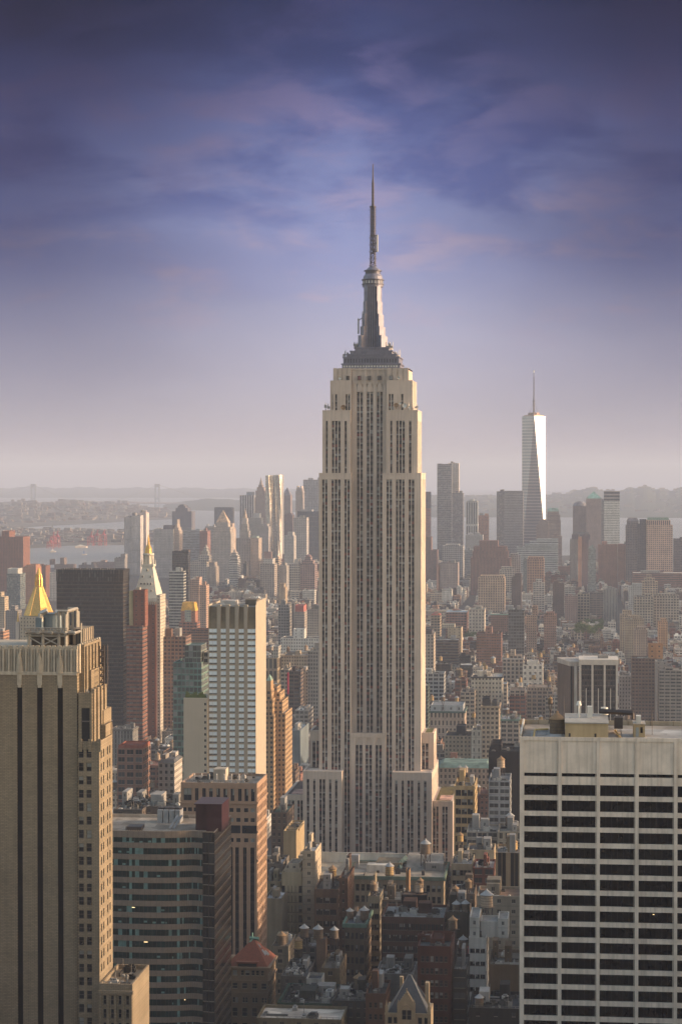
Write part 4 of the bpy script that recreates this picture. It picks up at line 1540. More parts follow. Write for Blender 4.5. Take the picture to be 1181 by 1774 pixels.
    for i in range(n):
        a, b, c, d = o_[i], o_[(i + 1) % n], inner[(i + 1) % n], inner[i]
        rf.face([(a[0], a[1], zt + .02), (b[0], b[1], zt + .02), (c[0], c[1], zt + .02), (d[0], d[1], zt + .02)], 0, None, (.38, .31, .25))
        rf.face([(c[0], c[1], zt - 1.2), (d[0], d[1], zt - 1.2), (d[0], d[1], zt + .02), (c[0], c[1], zt + .02)], 0, None, (.38, .31, .25))
    rf.build('roof', ROOF, root)
    pb = MB()
    pb.box(X(330), X(350), 12, 26, zt - 1.2, Z(1401), None, (.085, .03, .035))
    pb.box(X(351), X(378), 9, 26, zt - 1.2, Z(1400), None, (.11, .035, .04))
    pb.box(X(329.6), X(378.5), 8.7, 26.3, Z(1400), Z(1400) + .35, None, (.4, .34, .3))
    pb.build('lift_housing', mat('maroon_cladding', (.05, .016, .02), .4, .1, .15, .3), root)
    eq = MB()
    for k in range(4):
        eq.box(X(250 + k * 10.5), X(250 + k * 10.5 + 9), 26, 33, zt - 1.2, zt + 3.8, None, (.5, .5, .48), 0)
        eq.cone(X(254.5 + k * 10.5), 29.5, zt + 3.8, zt + 4.5, 1.4, 1.4, 10, 1)
    eq.box(X(214), X(240), 6, 12, zt - .6, zt + .6, None, mi=1)
    for k in range(8):
        eq.bar((X(212 + k * 4), 7, zt - 1.2), (X(212 + k * 4), 7, zt + .5), .12, 1)
    eq.bar((X(282), 14, zt - 1.2), (X(290), 22, zt + 2.5), .35, 0)
    eq.bar((X(289), 14, zt - 1.2), (X(297), 22, zt + 2.5), .35, 0)
    eq.build('roof_plant', [M_METAL, M_DARKM], root)
    reg(ox + X(150), ox + X(372), Y0 - 2, Y0 + 42, 130, 150, 398, 1400, 500, 'the wavy banded tower')


banded_tower()


# ------------------------------------------------------------------ brown granite tower behind it
def granite_tower():
    Y0 = 930.0
    s = (at(440, 1440, Y0).x - at(240, 1440, Y0).x) / 200
    ox = at(313, 1440, Y0).x
    root = thing('granite_office_tower', 'brown granite tower with row of big attic windows and orange lit side', 'office tower', (ox, Y0, 0))
    X = lambda px: (px - 313) * s
    Z = lambda py: at(380, py, Y0).z
    M_GR = mat('brown_granite', (.36, .235, .165), .7, 0, .12, .4, .2, streak=.25)
    wd, dp = X(445), 30.0
    zt = Z(1357)
    wl = MB()
    fc = Face('front', 0, wd, 0, dp)
    fr = Face('right', 0, wd, 0, dp)
    it = []
    big = [(X(180 + a / 2.844), X(180 + b / 2.844)) for a, b in ((392, 432), (448, 466), (484, 502), (518, 536), (554, 572), (588, 608), (624, 642), (660, 678), (692, 710), (724, 742))]
    r1 = fc.pierced(wl, 0, wd, Z(1392), zt, big, [(Z(1388), Z(1366.5))], .6)
    fc.block(wl, -.4, wd, Z(1393), Z(1391), -.3, .5)
    sm = [(X(180 + v / 2.844), X(180 + (v + 20) / 2.844)) for v in (386, 414, 442, 470, 498, 526, 554, 582, 618, 652, 690, 722)]
    r2 = fc.pierced(wl, 0, wd, Z(1440), Z(1392), sm, [(Z(1407), Z(1400)), (Z(1424), Z(1417))], .4)
    rb = [(X(180 + a / 2.844), X(180 + b / 2.844)) for a, b in ((380, 480), (490, 600), (622, 672), (680, 752))]
    r3 = fc.pierced(wl, 0, wd, Z(1444), Z(1440), [], [], .4)
    r4 = fc.pierced(wl, 0, wd, Z(1462), Z(1444), sm, [(Z(1459), Z(1452))], .4)
    vs = [(X(180 + a / 2.844), X(180 + b / 2.844)) for a, b in ((386, 402), (420, 438), (470, 488), (520, 538), (570, 588), (622, 634), (646, 664), (684, 702), (720, 740))]
    r5 = fc.pierced(wl, 0, wd, Z(1800), Z(1462), vs, [(Z(1790), Z(1468))], .7)
    zz = [1366 + 16.5 * k for k in range(24)]
    us = [(1.5, 3.6), (5.6, 7.7), (9.7, 11.8), (13.8, 15.9), (17.9, 20), (22, 24), (26, 28)]
    r6 = fr.pierced(wl, 0, dp, Z(1800), zt, us, [(Z(y + 11), Z(y)) for y in zz], .4)
    wl.prism([(0, 0), (wd, 0), (wd, dp), (0, dp)], 0, Z(1800), None)
    Face('left', 0, wd, 0, dp).quad(wl, 0, dp, Z(1800), zt)
    for k in range(3):
        z = Z(1391 + 50 * k)
        fr.block(wl, 0, dp, z - .4, z + .4, -.3, .45)
    wl.build('wall', M_GR, root)
    M_BG = mat('blue_black_glass', (.02, .024, .034), .1, 0, .5, .3, .6)
    WB = [M_DARKM, M_BG, M_BLIND]
    add_windows(root, [(fc, r) for r in r1], WB, '2', -.5)
    for (a, b, c, d) in r5:
        g = MB()
        fc.quad(g, a, b, c, d, -.65, 0)
        z = d
        while z > c + 4:
            z -= 4.05
            fc.block(g, a, b, z, z + 1.1, -.7, -.55, 1)
        fc.block(g, (a + b) / 2 - .06, (a + b) / 2 + .06, c, d, -.7, -.5, 2)
        g.build('window_strip', [M_BG, mat('bronze_spandrel', (.04, .033, .035), .3, .3), M_DARKM], root)
    add_windows(root, [(fc, r) for r in r2 + r4], WB, 'plain', -.35, cap=60)
    add_windows(root, [(fr, r) for r in r6], WB, 'plain', -.35, cap=24)
    pod = MB()
    for a, b in rb:
        fc.block(pod, a, b, Z(1443.6), Z(1430), -.2, .05)
    pod.build('ribbon_window', M_BG, root)
    rf = MB()
    rf.face([(.6, .6, zt - .9), (wd - .6, .6, zt - .9), (wd - .6, dp - .6, zt - .9), (.6, dp - .6, zt - .9)], 0, None, (.25, .22, .19))
    rf.parapet([(0, 0), (wd, 0), (wd, dp), (0, dp)], zt - .9, zt + .03, .6, (.34, .24, .18))
    r_ = random.Random(4)
    clutter(rf, [(2, 2), (wd - 2, 2), (wd - 2, dp - 2), (2, dp - 2)], zt - .9, 10, r_, .8)
    rf.box(X(362), X(383), 12, 20, zt - .9, Z(1340), None, (.46, .40, .33))
    rf.build('roof', ROOF, root)
    rl = MB()
    for k in range(24):
        rl.bar((X(318 + k * 4), 4, zt - .9), (X(318 + k * 4), 4, zt + .5), .08)
    rl.bar((X(318), 4, zt + .5), (X(412), 4, zt + .5), .12)
    for k in range(7):
        rl.bar((X(330 + k * 13), 10, zt - .9), (X(330 + k * 13), 10, zt + 2.6), .2)
    rl.build('roof_rail', M_METAL, root)
    reg(ox, ox + wd, Y0, Y0 + dp, 132, 313, 461, 1340, 300, 'the brown granite tower')


granite_tower()


# ------------------------------------------------------------------ pale hotel tower with sky-blue windows
def hotel_tower():
    Y0 = 1110.0
    s = (at(460, 1200, Y0).x - at(360, 1200, Y0).x) / 100
    ox = at(361, 1200, Y0).x
    root = thing('limestone_hotel_tower', 'slim cream hotel tower with five columns of sky blue windows and slotted crown', 'hotel tower', (ox, Y0, 0))
    X = lambda px: (px - 361) * s
    Z = lambda py: at(400, py, Y0).z
    wd, dp = X(443), 38.0
    M_LS = mat('cream_limestone', (.39, .335, .275), .8, 0, .08, .2, .2, streak=.2)
    wl = MB()
    fc = Face('front', 0, wd, 0, dp)
    P = lambda v: X(350 + v / 2.95)
    bays = [(P(35), P(76)), (P(95), P(122)), (P(140), P(168)), (P(187), P(214)), (P(232), P(273))]
    zt = Z(1048)
    zc = Z(1089)
    zs = []
    y = 1089.5
    per = 10.52
    for k in range(25):
        zs.append((Z(y + k * per + 8.7), Z(y + k * per + .2)))
    rects = fc.pierced(wl, 0, wd, Z(1365), zc, bays, zs, .35)
    wl.prism([(0, 0), (wd, 0), (wd, dp), (0, dp)], 0, Z(1365), None)
    wl.box(0.01, wd - .01, 3.0, dp, zc, zt - 1)
    c = 0
    for a, b in bays + [(wd, wd)]:
        fc.block(wl, c, a, zc, zt, -3, 0)
        c = b
    Face('right', 0, wd, 0, dp).quad(wl, 0, dp, Z(1365), zc)
    Face('right', 0, wd, 0, dp).block(wl, 3.02, dp, zc, zt + 1.5, -.6, 0)
    Face('left', 0, wd, 0, dp).quad(wl, 0, dp, Z(1365), zt)
    wl.build('wall', M_LS, root)
    cp = MB()
    for a, b in bays:
        # sloping recessed panel of the crown
        cp.face([fc.p(a, zc, -.05), fc.p(b, zc, -.05), fc.p(b, zt - .5, -2.6), fc.p(a, zt - .5, -2.6)], 0)
        fc.block(cp, a, b, zt - 1.2, zt - .6, -3, -2.4, 1)
    cp.build('crown_panel', [mat('bronze_screen', (.20, .155, .10), .6, .1, .15, .4), M_METAL], root)
    M_SKY = mat('painted_sky_reflection_glass', (.84, .90, .99), .35, 0, .06, .15, .6)  # bright reflected sky painted into the pane colour
    M_SKD = mat('dark_vent_strip', (.03, .03, .033), .4)
    mbr = None
    for i, (a, b, z0, z1) in enumerate(rects):
        g = MB() if i < 100 else (mbr or MB())
        h = z1 - z0
        n = 3 if b - a > 9 else 2
        ww = (b - a) / n
        for k in range(n):
            r = RND.uniform(-.02, .02)
            tl = RND.uniform(-.03, .03)
            g.face([fc.p(a + k * ww + .06, z0 + h * .2, -.28 + tl), fc.p(a + (k + 1) * ww - .06, z0 + h * .2, -.28), fc.p(a + (k + 1) * ww - .06, z1, -.28), fc.p(a + k * ww + .06, z1, -.28 + tl)], 0)
            fc.block(g, a + k * ww - .05, a + k * ww + .07, z0, z1, -.35, -.2, 2)
        fc.quad(g, a, b, z0, z0 + h * .2, -.33, 1)
        fc.block(g, a, b, z0 + h * .28, z0 + h * .23, -.35, -.2, 2)
        if i < 100:
            g.build('window', [M_SKY, M_SKD, M_WHITEP], root)
        else:
            mbr = g
    tag(mbr.build('window', [M_SKY, M_SKD, M_WHITEP], root), None, None, kind='stuff')
    rf = MB()
    rf.box(1, wd - 1, 6, dp - 2, zt - 2, zt - .8, None, (.35, .33, .30))
    rf.box(X(420), X(440), 10, 22, zt - .8, zt + 2.2, None, (.2, .17, .14))
    rf.box(X(375), X(400), 14, 26, zt - .8, zt + 1.2, None, (.45, .42, .4))
    rf.build('roof', ROOF, root)
    # plain lower slab at its side, planted terrace on top
    sl = MB()
    q0, q1 = X(319), X(360.5)
    zz = Z(1210)
    sl.box(q0, q1, -2, 20, 0, zz, None, (.50, .43, .35))
    fs = Face('front', q0, q1, -2, 20)
    sl.build('side_slab', mat('plain_limestone', (.49, .42, .34), .8, 0, .06, .1, .1, streak=.15), root)
    for k in range(21):
        g = MB()
        u = (355 - 319) * s
        z = Z(1218 + k * 10.5)
        fs.block(g, u, u + .9, z - 1.2, z, -.2, .04)
        g.build('slab_window', M_GLASS, root)
    pl = MB()
    for k in range(16):
        x = q0 + 1 + k * (q1 - q0 - 2) / 16
        pl.cone(x, 1, zz, zz + RND.uniform(1.5, 3.8), .9, .2, 6, 0, rot=k)
    pl.build('terrace_hedge', mat('hedge_leaves', (.10, .12, .04), .9, 0, .4, .8), root)
    reg(ox + q0, ox + wd, Y0 - 3, Y0 + dp, 192, 319, 457, 1045, 320, 'the slim cream hotel tower')


hotel_tower()


# ------------------------------------------------------------------ red pyramid roof and gothic gable, lower centre
def pyramid_building():
    Y0 = 850.0
    s = (at(440, 1700, Y0).x - at(340, 1700, Y0).x) / 100
    ox = at(383, 1700, Y0).x
    root = thing('brick_clubhouse', 'old brown brick building under red tiled pyramid roof with skylights', 'building', (ox, Y0, 0))
    X = lambda px: (px - 383) * s
    Z = lambda py: at(430, py, Y0).z
    wd, dp = X(464), 22.0
    zt = Z(1677)
    M_BB = mat('brown_brick', (.23, .165, .11), .9, 0, .15, .8, .3)
    M_TILE = mat('red_clay_tile', (.19, .058, .032), .8, 0, .22, 1.2, .4)
    wl = MB()
    fc = Face('front', 0, wd, 0, dp)
    fr = Face('right', 0, wd, 0, dp)
    P = lambda v: X(180 + v / 2.844)
    r = []
    us = [(P(604), P(626)), (P(634), P(656)), (P(674), P(690)), (P(696), P(718)), (P(726), P(742)), (P(748), P(764)), (P(772), P(788))]
    r += [(fc, q) for q in fc.pierced(wl, 0, wd, Z(1701), zt, us, [(Z(1691), Z(1682))], .35)]
    us2 = [(P(586), P(612)), (P(632), P(658)), (P(680), P(706)), (P(728), P(754)), (P(774), P(800))]
    r += [(fc, q) for q in fc.pierced(wl, 0, wd, Z(1722), Z(1701), us2, [(Z(1714), Z(1704))], .5)]
    us3 = [(P(a), P(a + 12)) for a in (586, 600, 634, 648, 682, 696, 730, 744, 776, 790)]
    r += [(fc, q) for q in fc.pierced(wl, 0, wd, Z(1742), Z(1722), us3, [(Z(1738), Z(1729))], .4)]
    r += [(fc, q) for q in fc.pierced(wl, 0, wd, Z(1800), Z(1742), us2, [(Z(1762), Z(1747)), (Z(1790), Z(1773))], .5)]
    r += [(fr, q) for q in fr.pierced(wl, 0, dp, Z(1800), zt, [(1.5 + 3.3 * k, 3.1 + 3.3 * k) for k in range(6)], [(Z(1691 + 21 * k), Z(1681 + 21 * k)) for k in range(5)], .4)]
    wl.prism([(0, 0), (wd, 0), (wd, dp), (0, dp)], 0, Z(1800), None)
    Face('left', 0, wd, 0, dp).quad(wl, 0, dp, Z(1800), zt)
    for y, o in ((1677, .9), (1700, .6), (1721, .45), (1743, .3)):
        z = Z(y)
        fc.block(wl, -o * .5, wd + o, z - .5, z + .25, -.3, o)
        fr.block(wl, 0, dp, z - .5, z + .25, -.3, o)
    wl.face([(0, 0, zt), (wd, 0, zt), (wd, dp, zt), (0, dp, zt)])
    wl.build('wall', M_BB, root)
    add_windows(root, r, [mat('olive_frame', (.32, .28, .2), .7), M_GLASS, M_BLIND], 'sash', -.33)
    rf = MB()
    za = at(432, 1626, Y0 + 11).z
    ax = X(432)
    a = [(P(598) * 1.0, .8), (P(808), .8), (wd + .3, dp - 1), (P(640), dp - 1)]
    a = [(1.2, .8), (wd - .3, .8), (wd + .4, dp - 1), (3, dp - 1)]
    for i in range(4):
        j = (i + 1) % 4
        rf.face([(*a[i], zt + .3), (*a[j], zt + .3), (ax + (1.0 if i == 1 else -.6 if i == 3 else (.8 if i == 0 else -.5)), 11, za), (ax + (-.6 if i in (0, 3) else .9), 11, za)] if False else [(*a[i], zt + .3), (*a[j], zt + .3), (ax, 11, za)])
    rf.build('pyramid_roof', M_TILE, root)
    sk = MB()
    fa, fb, fc_ = Vector((*a[1], zt + .3)), Vector((*a[2], zt + .3)), Vector((ax, 11, za))
    for (u0, u1, v0, v1) in ((.30, .47, .30, .52), (.52, .70, .22, .42), (.38, .5, .60, .76)):
        q = []
        for u, v in ((u0, v0), (u1, v0), (u1, v1), (u0, v1)):
            b = fa.lerp(fb, u)
            q.append(b.lerp(fc_, v))
        nrm = (fb - fa).cross(fc_ - fa).normalized() * .12
        q = [p + nrm for p in q]
        sk.face(q, 0)
        for k in range(5):
            t_ = k / 4
            sk.bar(q[0].lerp(q[1], t_), q[3].lerp(q[2], t_), .06, 1)
    sk.build('skylight', [mat('skylight_glass', (.14, .15, .16), .2), M_METAL], root)
    dm = MB()
    dm.box(P(655), P(755), .5, 5, zt, Z(1669), None, mi=0)
    dm.box(P(650), P(760), .2, 5.5, Z(1669), Z(1668), None, mi=0)
    Face('front', P(655), P(755), .5, 5).block(dm, .4, P(755) - P(655) - .4, Z(1676), Z(1671), -.1, .08, 1)
    dm.build('dormer', [M_TILE, M_GLASS], root)
    cp = MB()
    cp.bar((ax - 1.6, 11, za + .1), (ax + 2.2, 11, za - .2), .5)
    cp.bar((ax - .4, 11, za), (ax - .4, 11, za + 2.2), .22)
    cp.bar((ax, 11, za), Vector(a[0] + (zt + .3,)).lerp(Vector((ax, 11, za)), .86), .3)
    cp.build('ridge_cap', M_COPPER, root)
    reg(ox, ox + wd, Y0 - 1, Y0 + dp, 66, 380, 485, 1620, 170, 'the red pyramid roof')


pyramid_building()


def gable_house():
    Y0 = 745.0
    s = (at(740, 1700, Y0).x - at(640, 1700, Y0).x) / 100
    ox = at(667, 1700, Y0).x
    root = thing('gothic_gabled_house', 'tan stone house with steep slate roof and ornate gothic gable', 'building', (ox, Y0, 0))
    X = lambda px: (px - 667) * s
    Z = lambda py: at(700, py, Y0).z
    M_ST = mat('tan_stone', (.37, .28, .18), .85, 0, .15, .6, .3, streak=.3)
    M_SL = mat('slate_roof', (.075, .08, .09), .7, 0, .2, .8, .4)
    wd, dp = X(745), 16.0
    zt = Z(1757)
    wl = MB()
    wl.box(0, wd, 0, dp, 0, zt, 'small', (.37, .28, .18))
    fc = Face('front', 0, wd, 0, dp)
    fc.block(wl, -.2, wd + .2, zt - .5, zt + .2, -.3, .4)
    for k in range(20):
        fc.block(wl, k * wd / 20 + .1, k * wd / 20 + .45, zt - 1.3, zt - .5, -.2, .3)
    for u in (0, wd - .9):
        fc.block(wl, u, u + .9, 10, zt + 2.6, -.8, .25)
        wl.cone(u + .45, .3, zt + 2.6, zt + 4.6, .55, 0, 4, 0, rot=math.pi / 4)
    # gable with stepped buttresses
    g0, g1, gm = X(690), X(717.5), X(704.5)
    zg, za = Z(1740), Z(1718.5)
    f2 = Face('front', 0, wd, -.8, 2)
    f2.block(wl, g0, g1, 20, zg, -3, 0)
    wl.face([f2.p(g0, zg, 0), f2.p(g1, zg, 0), f2.p(gm, za, 0)])
    wl.face([f2.p(g0, zg, 0), f2.p(gm, za, 0), f2.p(gm, za, -3), f2.p(g0, zg, -3)])
    wl.face([f2.p(gm, za, 0), f2.p(g1, zg, 0), f2.p(g1, zg, -3), f2.p(gm, za, -3)])
    for u in (g0 - .35, g1 - .35):
        f2.block(wl, u, u + .7, 20, zg + .4, -.5, .35)
        q = f2.p(u + .35, 0, 0)
        wl.cone(q[0], q[1], zg + .4, zg + 1.9, .45, 0, 4, 0, rot=math.pi / 4)
    f2.block(wl, gm - .2, gm + .2, za - .1, za + 1.2, -.6, .15)
    for k in range(6):
        t_ = k / 6
        for sgn, e in ((1, g0), (-1, g1)):
            u = e + (gm - e) * t_
            z = zg + (za - zg) * t_
            f2.block(wl, u - .14, u + .14, z, z + .5, -.3, .25)
    # tracery
    f2.block(wl, gm - 1.5, gm + 1.5, Z(1749), Z(1748), -.1, .25)
    for k in range(9):
        a0, a1 = math.pi * k / 9, math.pi * (k + 1) / 9
        wl.bar(f2.p(gm + 1.4 * math.cos(a0), Z(1748.5) + 1.5 * math.sin(a0), .12), f2.p(gm + 1.4 * math.cos(a1), Z(1748.5) + 1.5 * math.sin(a1), .12), .12)
    wl.build('wall', MATS_ST(M_ST), root)
    for u0, u1 in ((gm - 1.55, gm - .15), (gm + .15, gm + 1.55)):
        g = MB()
        f2.block(g, u0, u1, Z(1766), Z(1750), -.3, .06, 0)
        f2.block(g, u0, u1, Z(1759), Z(1758), -.2, .14, 1)
        g.build('window', [M_GLASS, M_FRAME], root)
    for k in range(4):
        for j in range(2):
            u = (1.2, 4.2, 13.4, 16.2)[k] * wd / 18.0 if False else X((672, 682, 724, 735)[k])
            g = MB()
            fc.block(g, u, u + 1.3, Z(1774 + j * 22), Z(1763 + j * 22), -.2, .06, 0)
            fc.block(g, u - .1, u + 1.4, Z(1775.5 + j * 22), Z(1774 + j * 22), -.2, .2, 1)
            g.build('window', [M_GLASS, M_ST], root)
    rf = MB()
    zr = at(705, 1690, Y0 + 8).z
    x0, x1 = .8, wd - .8
    xm0, xm1 = X(704), X(709)
    A, Bq, Cq, D = (x0, .6, zt), (x1, .6, zt), (x1, dp - .5, zt), (x0, dp - .5, zt)
    E, G = (xm0, 8, zr), (xm1, 8, zr)
    rf.face([A, Bq, G, E])
    rf.face([Bq, Cq, G])
    rf.face([Cq, D, E, G])
    rf.face([D, A, E])
    rf.build('slate_roof', M_SL, root)
    rc = MB()
    rc.bar(Bq, G, .14)
    rc.bar(A, E, .14)
    rc.bar(E, G, .2)
    rc.build('ridge_flashing', mat('lead_flashing', (.16, .16, .16), .5, .3), root)
    ch = MB()
    ch.box(X(733), X(740), 9, 12, zt, zt + 8.5, None)
    ch.box(X(688), X(694), 10, 12, zt, zr - 1.2, None)
    ch.build('chimney', M_ST, root)
    reg(ox, ox + wd, Y0 - 2, Y0 + dp, 45, 667, 745, 1690, 90, 'the gothic gable')


def MATS_ST(m_):
    return m_


gable_house()

# ------------------------------------------------------------------ landmarks of the middle distance
M_MARB = mat('white_marble', (.60, .55, .47), .75, 0, .12, .08, .25, streak=.25)


def clock_tower():
    Y0 = 2090.0
    s = (at(300, 1000, Y0).x - at(200, 1000, Y0).x) / 100
    ox = at(251, 1000, Y0).x
    root = thing('marble_spire_tower', 'white marble tower with steep pyramid roof and golden lantern on top', 'tower', (ox, Y0, 0))
    X = lambda px: (px - 251) * s
    Z = lambda py: at(251, py, Y0 + 10).z
    wl = MB()
    wl.box(X(231), X(271.5), 0, 36, 0, Z(1036), 'small', (.56, .51, .44))
    wl.box(X(230), X(272.5), -.6, 37, Z(1040), Z(1035), None, (.60, .55, .48))
    wl.build('wall', FAC, root)
    rf = MB()
    z0, z1 = Z(1035), Z(981)
    cx, cy = X(251), 18
    hw, h1 = (X(271) - X(231)) / 2, (X(259.5) - X(242)) / 2
    A = [(cx - hw, 1), (cx + hw, 1), (cx + hw, 35), (cx - hw, 35)]
    Bq = [(cx - h1, cy - h1), (cx + h1, cy - h1), (cx + h1, cy + h1), (cx - h1, cy + h1)]
    for i in range(4):
        j = (i + 1) % 4
        rf.face([(*A[i], z0), (*A[j], z0), (*Bq[j], z1), (*Bq[i], z1)], 0)
    rf.build('pyramid_roof', M_MARB, root)
    dm = MB()
    for row, (py, n) in enumerate(((1025, 4), (1013, 4), (1001, 2), (990, 1))):
        t_ = (1035 - py) / (1035 - 981)
        y = 1 + (cy - h1 - 1) * t_
        h = hw + (h1 - hw) * t_
        for k in range(n):
            u = cx + (0 if n == 1 else (-.5 + k / (n - 1)) * h * 1.1)
            dm.box(u - .75, u + .75, y - .5, y + 2, Z(py), Z(py) + 2.3, None, mi=0)
            dm.box(u - .45, u + .45, y - .56, y - .4, Z(py) + .3, Z(py) + 1.9, None, mi=1)
    dm.build('dormer', [M_MARB, M_GLASS], root)
    lo = MB()
    lo.box(cx - h1 - 1.2, cx + h1 + 1.2, cy - h1 - 1.2, cy + h1 + 1.2, Z(982), Z(978), None)
    for k in range(8):
        a = 2 * math.pi * k / 8 + .39
        lo.cone(cx + 4.6 * math.cos(a), cy + 4.6 * math.sin(a), Z(978), Z(962), .7, .6, 6)
    lo.cone(cx, cy, Z(978), Z(962), 2.6, 2.4, 8)
    lo.cone(cx, cy, Z(962), Z(959), 5.6, 5.4, 12)
    for sx_, sy__ in ((-1, -1), (1, -1), (1, 1), (-1, 1)):
        lo.cone(cx + sx_ * (h1 + .6), cy + sy__ * (h1 + .6), Z(978), Z(969), .8, .1, 6)
    lo.build('open_lantern', M_MARB, root)
    gd = MB()
    gd.cone(cx, cy, Z(959), Z(951), 3.6, 3.2, 12)
    gd.cone(cx, cy, Z(951), Z(947), 3.6, 2.4, 12)
    gd.cone(cx, cy, Z(947), Z(943), 2.4, 1.2, 12)
    gd.cone(cx, cy, Z(943), Z(935), 1.2, .8, 8)
    gd.cone(cx, cy, Z(935), Z(926), .9, .15, 8)
    gd.build('gilded_cupola', M_GOLD, root)
    reg(ox + X(230), ox + X(273), Y0 - 1, Y0 + 38, 220, 230, 277, 926, 120, 'the white marble spire tower')
    # smooth red flank of the block that stands before it
    r2 = thing('red_brick_slab', 'windowless red brick slab with notched parapet before the white spire tower', 'building', (at(260, 1040, 2040).x, 2040, 0))
    hw = (at(271, 1040, 2040).x - at(251, 1040, 2040).x) / 2
    z = at(260, 1046, 2040).z
    m_ = MB()
    m_.box(-hw, hw, 0, 26, 0, z, 'few', (.20, .078, .052))
    for k in range(6):
        m_.box(-hw + k * hw / 2.9, -hw + k * hw / 2.9 + hw / 5.5, -.4, .6, z - 1, z + 2.2, None, (.42, .36, .3))
    m_.build('wall', FAC, r2)
    m2 = MB()
    m2.box(hw - .01, hw + 3.6, 3, 30, 0, z + 8, 'small', (.55, .48, .40))
    m2.build('marble_wing', FAC, r2)
    reg(r2.location.x - hw, r2.location.x + hw + 4, 2038, 2072, 140, 251, 277, 1040, 250, 'the red brick slab')


clock_tower()


def gold_pyramid():
    Y0 = 1900.0
    s = (at(120, 1000, Y0).x - at(20, 1000, Y0).x) / 100
    ox = at(67, 1000, Y0).x
    root = thing('gilded_pyramid_tower', 'tower with tall eight sided golden pyramid roof and pinnacled lantern', 'tower', (ox, Y0, 0))
    Z = lambda py: at(67, py, Y0).z
    wl = MB()
    wl.box(-26 * s, 26 * s, -26 * s, 26 * s, 0, Z(1067), 'small', (.5, .43, .34))
    wl.build('wall', FAC, root)
    g = MB()
    g.cone(0, 0, Z(1066), Z(1016), 25.5 * s, 6.6 * s, 8, 0, rot=math.pi / 8)
    for k in range(8):
        a = 2 * math.pi * k / 8 + math.pi / 8
        g.bar((25.3 * s * math.cos(a), 25.3 * s * math.sin(a), Z(1066)), (6.6 * s * math.cos(a), 6.6 * s * math.sin(a), Z(1016)), .28)
    g.build('pyramid_roof', M_GOLD, root)
    l = MB()
    l.cone(0, 0, Z(1016.5), Z(1014.5), 7.4 * s, 7.4 * s, 8)
    for k in range(8):
        a = 2 * math.pi * k / 8 + math.pi / 8
        l.cone(5.8 * s * math.cos(a), 5.8 * s * math.sin(a), Z(1014.5), Z(1004), .7, .6, 5)
        l.cone(4.6 * s * math.cos(a), 4.6 * s * math.sin(a), Z(1004), Z(995), .6, .5, 5)
        l.cone(5.8 * s * math.cos(a), 5.8 * s * math.sin(a), Z(1004), Z(1000), .6, .05, 5)
    l.cone(0, 0, Z(1014.5), Z(1004), 2.2 * s, 2.0 * s, 8)
    l.cone(0, 0, Z(1004), Z(1003), 6.0 * s, 5.6 * s, 8)
    l.cone(0, 0, Z(1003), Z(995), 2.4 * s, 2.0 * s, 8)
    l.cone(0, 0, Z(995), Z(994), 5.0 * s, 4.6 * s, 8)
    l.cone(0, 0, Z(994), Z(982), 3.8 * s, .1, 8)
    l.build('gilded_lantern', M_GOLD, root)
    for k, a in enumerate((-1, 1)):
        t_ = MB()
        t_.cone(a * 31 * s, -20 * s, Z(1076), Z(1068), 2.2 * s, 1.2 * s, 8)
        t_.cone(a * 31 * s, -20 * s, Z(1068), Z(1056), 1.3 * s, .1, 8)
        t_.box(a * 31 * s - 1.6, a * 31 * s + 1.6, -20 * s - 1.6, -20 * s + 1.6, 0, Z(1076), None, mi=1)
        t_.build('corner_pinnacle', [M_GOLD, M_LIME], root)
    reg(ox - 26 * s, ox + 26 * s, Y0 - 26 * s, Y0 + 26 * s, 190, 40, 94, 983, 100, 'the golden pyramid')


gold_pyramid()

# dark slab behind the slot tower
B('dark_office_slab', 'broad dark brown glass office slab with flat top behind the slot tower', 98, 213, 1000, 1930, 30, (.045, .036, .031), (2.2, 3.9, .72, .56, .03), 'office tower', vis=260, roof=(.2, .17, .15), par=2.0)
hd = HAND[-1]
dk = [o for o in COL.objects if o.name.startswith('dark_office_slab')][0]
mb = MB()
wd_ = hd[1] - hd[0]
mb.box(-wd_ / 2 - .25, wd_ / 2 + .25, -15.25, 15.25, at(150, 1021, 1930).z, at(150, 1000, 1930).z + .2, 'pin', (.03, .026, .024))
for k in range(26):
    mb.box(-wd_ / 2 + 1 + k * 2.2, -wd_ / 2 + 1.5 + k * 2.2, -15, -14.5, at(150, 1000, 1930).z, at(150, 1000 - RND.uniform(1, 4), 1930).z, None, (.5, .45, .4))
mb.build('louvre_crown', FAC, dk)


